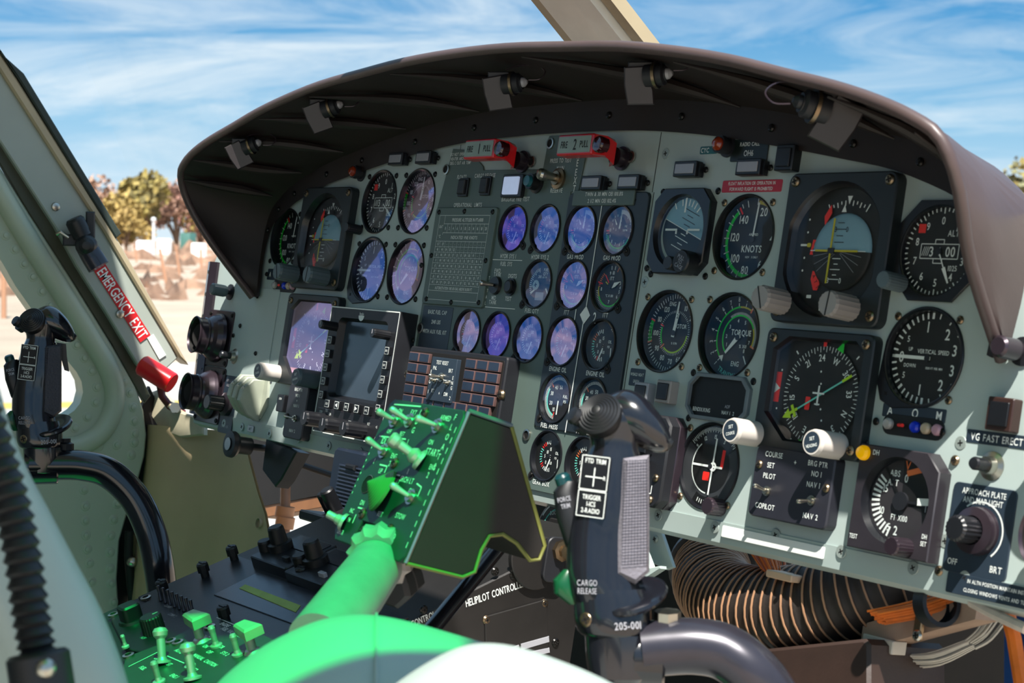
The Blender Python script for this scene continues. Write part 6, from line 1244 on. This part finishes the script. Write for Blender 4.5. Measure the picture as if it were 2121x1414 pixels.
g = thing('seat_side_shell', 'smooth pale grey curved side shell running down the left foreground', 'seat', M_=M_)
out_ = [(-40, 700), (0, 800), (30, 905), (62, 985), (100, 1060), (150, 1160), (200, 1260), (245, 1380), (275, 1500)]
O = [((x - 100) * k, -(y - 1200) * k) for x, y in out_]; O = catmull([(x, y, 0) for x, y in O], 5)
mb = MB(); rows = []
for p in O: rows.append([(p.x + dx, p.y, dz) for dx, dz in ((-4, -60), (-.5, -30), (0, 0), (-3, 8), (-9, 13), (-20, 16), (-50, 18), (-62, 15), (-70, -10), (-110, -14))])
mb.loft(rows, mat('sage_seat_shell', 'a9b7b0', .38, var=.04, scale=5), False, False); mb.build('shell', g, ang=80)
D = .99; M_ = camframe(55, 1200, D); k = D / 3.536; mb = MB()
Q = [(-30, 860), (0, 960), (28, 1060), (48, 1160), (62, 1260), (75, 1340)]; P = catmull([((x - 55) * k, -(y - 1200) * k, 18) for x, y in Q], 12); rr = [9.5 + (1.3 if i % 3 == 0 else 0) - (1.2 if i % 3 == 1 else 0) for i in range(len(P))]
mb.tube(P, rr, M_rub, 20); g = thing('ribbed_hose', 'black corrugated hose lying along the seat shell at the left edge', 'hose', M_=M_); mb.build('hose', g, ang=20)
mb = MB(); e = P[-1]; mb.T = frame_to((.15, -1, 0), o=e); mb.lathe([(15, 0), (17, 2), (17, 46), (0, 46)], M_rub, 28); mb.build('end_sleeve', g); mb = MB(); mb.ball((e.x + 4, e.y - 8, e.z + 14), 6, M_steel); mb.build('rivet', g)
# ================================================================== UNDER THE PANEL
mb = MB()
xyz(mb, (-560, -600, -330), (1100, -700, -330), (1100, 0, -330), (-560, 0, -330), (-560, -600, -320), (1100, -700, -320), (1100, 0, -320), (-560, 0, -320), M_dark) if False else None
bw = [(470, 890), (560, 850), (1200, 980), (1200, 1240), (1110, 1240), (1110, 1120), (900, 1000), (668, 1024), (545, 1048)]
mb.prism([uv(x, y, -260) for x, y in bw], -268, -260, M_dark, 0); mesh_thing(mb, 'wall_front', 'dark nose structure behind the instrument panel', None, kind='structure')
mb = MB(); mb.prism([uv(x, y, -262) for x, y in ((540, 1046), (760, 1012), (760, 1034), (545, 1072))], -290, -262, mat('rust_tan_edge', '8a5c38', .55), 1); mesh_thing(mb, 'nose_frame', 'rust coloured frame edge above the bright chin window', 'frame')
mb = MB(); a, b = uv(592, 930, -180), uv(590, 1125, -180); mb.tube([(a[0], a[1], -180), (b[0], b[1], -180), (b[0] + (b[0] - a[0]) * (800 + b[1]) / (a[1] - b[1]), -802, -180)], 8, mat('pale_brown_tube', '8a6d5c', .5), 14)
for yy in (1060, 1082): q = uv(590, yy, -180); mb.T = Matrix.Translation((q[0], q[1], -180)) @ Matrix.Rotation(radians(90), 4, 'X'); mb.lathe([(0, -9), (15, -9), (15, 9), (0, 9)], mat('salmon_ring', 'b08060', .5), 20)
mesh_thing(mb, 'vertical_tube', 'upright tan tube with two collars in front of the bright chin window', 'tube')
mb = MB(); a, b = uv(572, 945, -200), uv(720, 995, -200); mb.tube([(a[0], a[1], -200), (b[0], b[1], -200)], 5, M_dark, 8); mesh_thing(mb, 'cross_rod', 'thin dark rod crossing the gap below the panel', 'rod')
# pull knob and bracket below the lip
g = thing('parking_brake_knob', 'round black pull knob on a dark bracket under the lower left lip', 'knob', *uv(490, 921, 30), 0)
mb = MB(); mb.lathe([(5, -20), (5, 8), (12, 9), (12, 30), (17, 32), (19, 36), (18, 42), (0, 44)], M_rub, 28); mb.disc(0, 0, 44.3, 9, M_lite, 20); mb.build('knob', g)
mb = MB(); mb.prism([(18, 16), (110, 6), (80, -36), (66, -48), (22, -30)], -26, -4, M_case, 2); mb.build('bracket', g)
# right: back wall, duct, looms, beam
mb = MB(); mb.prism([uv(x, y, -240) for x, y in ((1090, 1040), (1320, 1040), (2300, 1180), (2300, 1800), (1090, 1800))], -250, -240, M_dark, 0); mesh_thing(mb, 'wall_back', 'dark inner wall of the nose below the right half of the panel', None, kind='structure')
g = thing('air_duct', 'fat ribbed brown black hose with copper coloured ribs under the right half of the panel', 'duct', *uv(1620, 1250, -60), -60)
o_ = uv(1620, 1250, -60)
def du(x, y, w): a = uv(x, y, w); return (a[0] - o_[0], a[1] - o_[1], w + 60)
P = catmull([du(1475, 1175, -150), du(1478, 1212, -112), du(1512, 1246, -80), du(1570, 1262, -63), du(1640, 1263, -58), du(1720, 1250, -62), du(1790, 1228, -70), du(1860, 1200, -84), du(1930, 1180, -110)], 18)
r0 = 41; rr = []; ribs = []; acc = 0
for i, p in enumerate(P):
    if i: acc += (P[i] - P[i - 1]).length
    ph = acc / 10.5 % 1; rr.append(r0 - 1.6 * (1 - abs(2 * ph - 1))); 
    if i and int(acc / 10.5) != int((acc - (P[i] - P[i - 1]).length) / 10.5): ribs.append(i)
mb = MB(); mb.tube(P, rr, M_duct, 36); mb.build('hose', g, ang=60)
mb = MB()
for i in ribs:
    t = (P[min(i + 1, len(P) - 1)] - P[i - 1]).normalized(); T = frame_to(t, o=P[i]); mb.T = T
    mb.tube([(41.6 * cos(a), 41.6 * sin(a) * 1, 1.2 * sin(3 * a)) for a in [2 * pi * q / 30 for q in range(31)]], 1.1, M_rib, 6, False)
mb.build('rib_wire', g, ang=60)
mb = MB(); mb.T = frame_to(P[0] - P[3], o=P[4]); mb.lathe([(38, 0), (47, 0), (47, 10), (38, 10), (38, 0)], M_case, 36); mb.build('end_ring', g)
def wires(pa, pb, n, r, m, spread_a, spread_b, name, label, sag=0):
    mb = MB(); a, b = Vector(pa), Vector(pb)
    for i in range(n):
        u1, u2 = random.uniform(-1, 1), random.uniform(-1, 1); q = Vector((u1, u2 * .6, u2)); m_ = (a + b) / 2 + Vector((0, -sag, 0)) + q * (spread_a + spread_b) / 2
        mb.tube(catmull([a + q * spread_a, m_, b + q * spread_b], 4), r, m, 5, False)
    return mesh_thing(mb, name, label, 'wires', kind='stuff', ang=60)
def U3(x, y, w): a = uv(x, y, w); return (a[0], a[1], w)
wires(U3(1575, 1110, -70), U3(1608, 1196, -40), 70, .8, M_owire, 30, 12, 'wire_loom', 'fan of orange wires dropping behind the duct under the lip')
mb = MB(); q = U3(1612, 1192, -14); mb.prism(shift(rrect(34, 7, 2), q[0], q[1]), q[2] - 20, q[2], mat('cream_tie', 'c9a98c', .6), 1); mesh_thing(mb, 'wire_tie', 'cream tie around the orange wires above the duct', 'tie')
wires(U3(2010, 1228, -60), U3(1820, 1280, -30), 44, 1.1, M_owire, 9, 8, 'wire_loom', 'bundle of orange wires running beside the tan beam to the right of the duct', 3)
mb = MB(); c_ = Vector(U3(1940, 1250, -30)); mb.T = frame_to((.9, .2, .2), o=c_); mb.lathe([(16, -7), (20, -7), (20, 7), (16, 7)], M_rub, 24); mesh_thing(mb, 'cable_clamp', 'black rubber loop clamping the orange wires', 'clamp')
wires(U3(1868, 1368, -80), U3(2010, 1335, -90), 26, .9, M_wwire, 10, 5, 'wire_loom', 'bundle of white wires in the dark lower right corner', 6)
wires(U3(2010, 1335, -90), U3(2075, 1262, -90), 20, .8, M_wwire, 5, 8, 'wire_loom', 'loose white wires rising toward the right edge', 6)
mb = MB(); a, b = Vector(U3(1800, 1318, -60)), Vector(U3(2040, 1252, -60)); mb.loft([[tuple(q + Vector(o)) for o in ((0, 11, 10), (0, 11, -20), (0, -13, -20), (0, -13, 10))] for q in (a, b)], mat('pink_tan_beam', '9a8270', .5)); mesh_thing(mb, 'support_beam', 'tan box beam under the duct at the lower right', 'beam')
mb = MB(); c_ = Vector(U3(1906, 1296, -44)); mb.T = Matrix.Translation(c_); mb.prism(rrect(9, 26, 3), 0, 4, M_brass, 1); screw(mb, 2, -8, 4, 5, M_steel, 3); mesh_thing(mb, 'clamp_bracket', 'small bracket with a screw on the tan beam', 'bracket')
g = thing('thumb_screw', 'knurled cream thumb wheel hanging under the left end of the tan beam', 'knob', *U3(1822, 1338, -50)); mb = MB(); mb.prism(shift(rrect(36, 12, 1), 0, 2), -14, 4, M_wwire, 1); mb.build('plate', g); mb = MB(); mb.T = frame_to((0, -1, 0), o=(-4, -6, -4)); mb.lathe([(13, 0), (13, 10), (0, 10)], M_wwire, 36, kn=.9); mb.build('wheel', g)
mb = MB(); q = [uv(x, y, -20) for x, y in ((1568, 1345), (1790, 1322), (1800, 1335), (1800, 1560), (1560, 1560))]; mb.prism(q, -120, -20, mat('brown_box', '33241e', .5, bump=.2), 3); mesh_thing(mb, 'avionics_box', 'plain dark brown box below the duct, cut by the bottom edge', 'box')
mb = MB(); q = [uv(x, y, -40) for x, y in ((2078, 1262), (2130, 1275), (2200, 1560), (2078, 1560))]; mb.prism(q, -60, -40, mat('deep_blue_panel', '0f3c78', .45), 1); mesh_thing(mb, 'blue_panel', 'deep blue panel in the lower right corner', 'panel')
mb = MB(); mb.tube([U3(2012, 1246, -10), U3(2060, 1272, -10), U3(2125, 1302, -10)], 4.5, mat('frayed_strap', 'b8ada0', .7, var=.3), 8); mesh_thing(mb, 'lanyard', 'frayed pale strap hanging from the lip at the right edge', 'strap')
mb = MB(); mb.tube([U3(2085, 1262, -25), U3(2100, 1320, -25), U3(2118, 1430, -25)], 6, M_owire, 8); mesh_thing(mb, 'orange_strip', 'orange strip along the deep blue panel', 'strip')
# grey green angle bracket beside the near cyclic
g = thing('angle_bracket', 'grey green folded angle bracket hanging under the panel right of the near cyclic', 'bracket', *uv(1352, 1140, -20), -20)
bo = uv(1352, 1140, -20); bb = uv(1352, 1140, -20)
mb = MB(); mb.prism([(uv(x, y, -20)[0] - bo[0], uv(x, y, -20)[1] - bo[1]) for x, y in ((1322, 1096), (1368, 1098), (1394, 1174), (1380, 1180), (1344, 1162), (1330, 1120))], -4, 0, M_panel, .6); screw(mb, 2, 12, 0, 4, M_grys, 2); mb.build('rear_leaf', g)
mb = MB(); mb.prism([(uv(x, y, 0)[0] - bo[0], uv(x, y, 0)[1] - bo[1]) for x, y in ((1312, 1118), (1332, 1124), (1352, 1176), (1374, 1172), (1374, 1178), (1346, 1196), (1312, 1186))], 16, 24, M_panel, .8); mb.build('front_leaf', g)
# round instrument face half hidden right of the box
g = thing('clutch_quadrant', 'round metal quadrant with dark window half hidden between the black box and the near cyclic', 'mechanism', *uv(1158, 1112, -12), -12)
mb = MB(); mb.lathe([(42, -8), (42, 0), (40, 1), (0, 1)], mat('grey_brown_metal', '5b534d', .4, metal=.5), 40); mb.arc(30, 31.5, -70, 60, 1.4, M_teal); mb.arc(37, 39, -60, 70, 1.4, M_wht); mb.text('BOOST', -12, 25, 4.4, 1.4, M_wht, rz=12); mb.build('disc', g)
mb = MB(); mb.prism(shift(rrect(36, 34, 5), 2, 2), 1, 6, M_dark, 1); mb.build('window', g)
mb = MB(); mb.T = Matrix.Rotation(radians(14), 4, 'Z'); mb.prism(shift(rrect(70, 12, 1), 20, -36), 1, 5, M_knobg, .6); mb.text('A58', 30, -36, 6, 5.3, M_face); mb.build('arm', g)
# ================================================================== OUTSIDE
def wmesh(mb, name, label, cat, kind=None, group=None, M_=None, ang=60):
    o = mb.build(name, ang=ang)
    if M_ is not None: o.matrix_world = M_
    return tag(o, label, cat, group, kind)
def wray(px, py): return (F.to_3x3() @ ray(px, py)).normalized()
CW = F @ CP
def wat(px, py, dist_):                                # world point in metres at horizontal distance
    d = wray(px, py); s = dist_ / sqrt(d.x * d.x + d.y * d.y); return CW + d * s
mb = MB(); mb.add([(-400000, -300000, 0), (400000, -300000, 0), (400000, 500000, 0), (-400000, 500000, 0)], [(0, 1, 2, 3)], mat('dry_ground', 'a29382', .9, var=.12, scale=.6)); wmesh(mb, 'ground', 'dry pale ground around the aircraft', None, 'structure')
# paved apron with a yellow line, seen through the door window
p = wat(80, 845, 1); g1 = [wat(x, y, 1) for x, y in ((0, 1),)]
def gnd(px, py): d = wray(px, py); s = -CW.z / d.z; return CW + d * s
a, b = gnd(-100, 838), gnd(420, 830); a2, b2 = gnd(-100, 850), gnd(420, 840); z = 12
mb = MB(); mb.prism([(v.x * 1000, v.y * 1000) for v in (gnd(-400, 775), gnd(700, 742), gnd(900, 1400), gnd(-600, 1500))], 0, 6, mat('pale_concrete', 'a3a09a', .9, var=.05, scale=1.5)); wmesh(mb, 'apron', 'pale concrete apron beside the aircraft', 'pavement')
mb = MB(); mb.prism([(v.x * 1000, v.y * 1000) for v in (a, b, b2, a2)], 6, 9, mat('faded_yellow_line', 'c9a94e', .8)); wmesh(mb, 'painted_line', 'faded yellow painted line on the apron seen through the door window', 'marking')
def tree(px, py_base, py_top, dist_, wd_, cols, name, label, seed, trunk=True, n=1500, leaf=.16):
    random.seed(seed); base = wat(px, py_base, dist_); top = wat(px, py_top, dist_).z; h = top; base.z = 0
    e = bpy.data.objects.new(name, None); C.objects.link(e); e.location = base; tag(e, label, 'tree', 'trees and bushes beyond the fence')
    blobs = [(random.uniform(-.8, .8) * wd_ / 2, random.uniform(-.5, .5) * wd_ / 2, h * random.uniform(.38, .84), random.uniform(.22, .4) * min(wd_, h) * .6) for _ in range(9)] + [(0, 0, h * .75, h * .24)]
    for j, cl in enumerate(cols):
        mb = MB(); m = mat('foliage_' + cl, cl, .8, var=.35, scale=3)
        for i in range(n // len(cols)):
            bx, by, bz, br = random.choice(blobs); d = Vector((random.gauss(0, 1), random.gauss(0, 1), random.gauss(0, 1))).normalized() * br * random.uniform(.5, 1.05); c = Vector((bx, by, bz)) + d
            c.z = min(c.z, h); u_ = Vector((random.gauss(0, 1), random.gauss(0, 1), random.gauss(0, 1))).normalized(); w_ = u_.orthogonal().normalized(); s = leaf * random.uniform(.6, 1.5) * h / 5
            q = [c + u_ * s, c + w_ * s * .8, c - u_ * s, c - w_ * s * .8]; mb.add([tuple(v * 1000) for v in q], [(0, 1, 2, 3)], m)
        mb.build('foliage', e)
    if trunk:
        mb = MB(); m = mat('bark', '6b5240', .9, var=.3)
        for k in range(7):
            bx, by, bz, br = blobs[k]; mb.tube(catmull([(0, 0, 0), (bx * 200, by * 200, bz * 450), (bx * 900, by * 900, bz * 1000)], 3), [h * 28 * (1 - i / 9) for i in range(7)], m, 6)
        mb.build('trunk', e)
def bd(py): return 5516 / (py - 502)                     # distance at which level ground shows at that height in the view
tree(312, 520, 352, 150, 5.0, ('98864a', '87793e', '6e653c'), 'olive_tree', 'rounded yellow olive tree beyond the field, left of the shield', 1, n=3000, leaf=.2)
tree(245, 520, 395, 140, 4.6, ('a48c50', '94804a'), 'bush', 'golden bushy tree left of the rounded olive tree', 2, n=2000, leaf=.2)
tree(262, 520, 425, 128, 4.0, ('a68e54', '9c8450'), 'bush', 'low golden bush in front of the taller trees by the lamp post', 12, n=1500, leaf=.2)
tree(205, 520, 358, 170, 3.6, ('b08e78', '9a7a66'), 'bare_tree', 'reddish bare tree beside the left pillar', 3, n=800, leaf=.14)
tree(366, 520, 372, 160, 5.0, ('94705f', '7d5a50', 'a98674'), 'bare_tree', 'purple brown leafless tree right beside the shield lobe', 4, n=2200, leaf=.16)
tree(415, 520, 385, 165, 4.6, ('94705f', '8d7a40', 'a07060'), 'bare_tree', 'brown tree mostly hidden behind the shield lobe', 5, n=1800, leaf=.16)
tree(2118, 480, 322, 90, 3.4, ('8a7c48', '7c7a58'), 'leafy_tree', 'small olive tree at the right edge of the picture', 6, n=2000, leaf=.14)
tree(2100, 480, 400, 80, 3.6, ('a08860', '8c7a50'), 'bush', 'low brown bush at the right edge under the small tree', 8, n=1600, leaf=.2)
tree(150, 530, 440, 150, 8, ('a98b50', '9c6f50'), 'bush', 'low golden bush seen past the door and pillar', 9, n=1000, leaf=.25)
m = mat('fence_post_wood', 'b08468', .8)
for i, (px, py0, py1, lean) in enumerate(((345, 606, 515, .35), (372, 588, 508, .2), (418, 590, 515, .05), (8, 676, 540, 0), (283, 560, 508, .1))):
    d_ = bd(py0); b = wat(px, py0, d_); t = wat(px - lean * 40, py1, d_); b.z = 0; mb = MB(); mb.tube([tuple(b * 1000), tuple(t * 1000)], 50, m, 8); wmesh(mb, 'fence_post', ['leaning brown post, left one of the pair by the shield lobe', 'leaning brown post, right one of the pair by the shield lobe', 'brown post nearest the shield lobe', 'brown post seen through the door window at the left edge', 'thin brown post left of the leaning pair'][i], 'post', group='brown posts in the field')
for i, (px, top_, wpx, d_, col, lb) in enumerate(((300, 498, 26, 120, 'dfe3e6', 'small pale blurred shed below the olive tree'), (340, 494, 20, 135, 'e8e8e8', 'white blurred shape with a dim window beside the sheds'), (390, 482, 32, 150, '3f6a62', 'teal green blurred shed near the shield lobe'), (412, 503, 18, 118, 'eceae6', 'small white blurred box right of the teal shed'))):
    p = wat(px, top_, d_); w_ = wpx * d_ / 3536; mb = MB(); mb.prism(rrect(w_ * 1000, 900, 60), 0, p.z * 1000, mat('shed_' + col, col, .6, var=.05), 80); mb.box(0, -460, p.z * 700, w_ * 400, 40, 360, mat('shed_window', '7a6460', .4))
    wmesh(mb, 'shed', lb, 'shed', M_=Matrix.Translation((p.x, p.y, 0)) @ Matrix.Rotation(radians(-50), 4, 'Z'))
mb = MB(); b = wat(318, 520, 110); t = wat(318, 455, 110); mb.tube([(b.x * 1000, b.y * 1000, 0), tuple(t * 1000)], 90, mat('pale_post', 'd8dadc', .5), 8); mb.T = Matrix.Translation(t * 1000); mb.ball((0, 0, 0), 160, mat('pale_post', 'd8dadc', .5), 12); wmesh(mb, 'lamp_post', 'pale lamp post standing in front of the olive tree', 'post')
# weedy field in front of the trees
random.seed(21); mb = MB(); m = mat('dry_weeds', 'a28470', .9, var=.4, scale=2)
for i in range(170):
    px, py = random.uniform(-60, 470), random.uniform(516, 640); d_ = bd(py); c = wat(px, py, d_); h_ = random.uniform(.15, .5) * d_ / 60; w_ = random.uniform(.3, 1.2) * d_ / 60
    s_ = Vector((random.gauss(0, 1), random.gauss(0, 1), 0)).normalized() * w_; mb.add([tuple(v * 1000) for v in (Vector((c.x, c.y, 0)) - s_, Vector((c.x, c.y, 0)) + s_, Vector((c.x, c.y, h_)) + s_ * .4)], [(0, 1, 2)], m)
wmesh(mb, 'dry_grass', 'patchy dry weeds in the pale field', 'grass', kind='stuff')
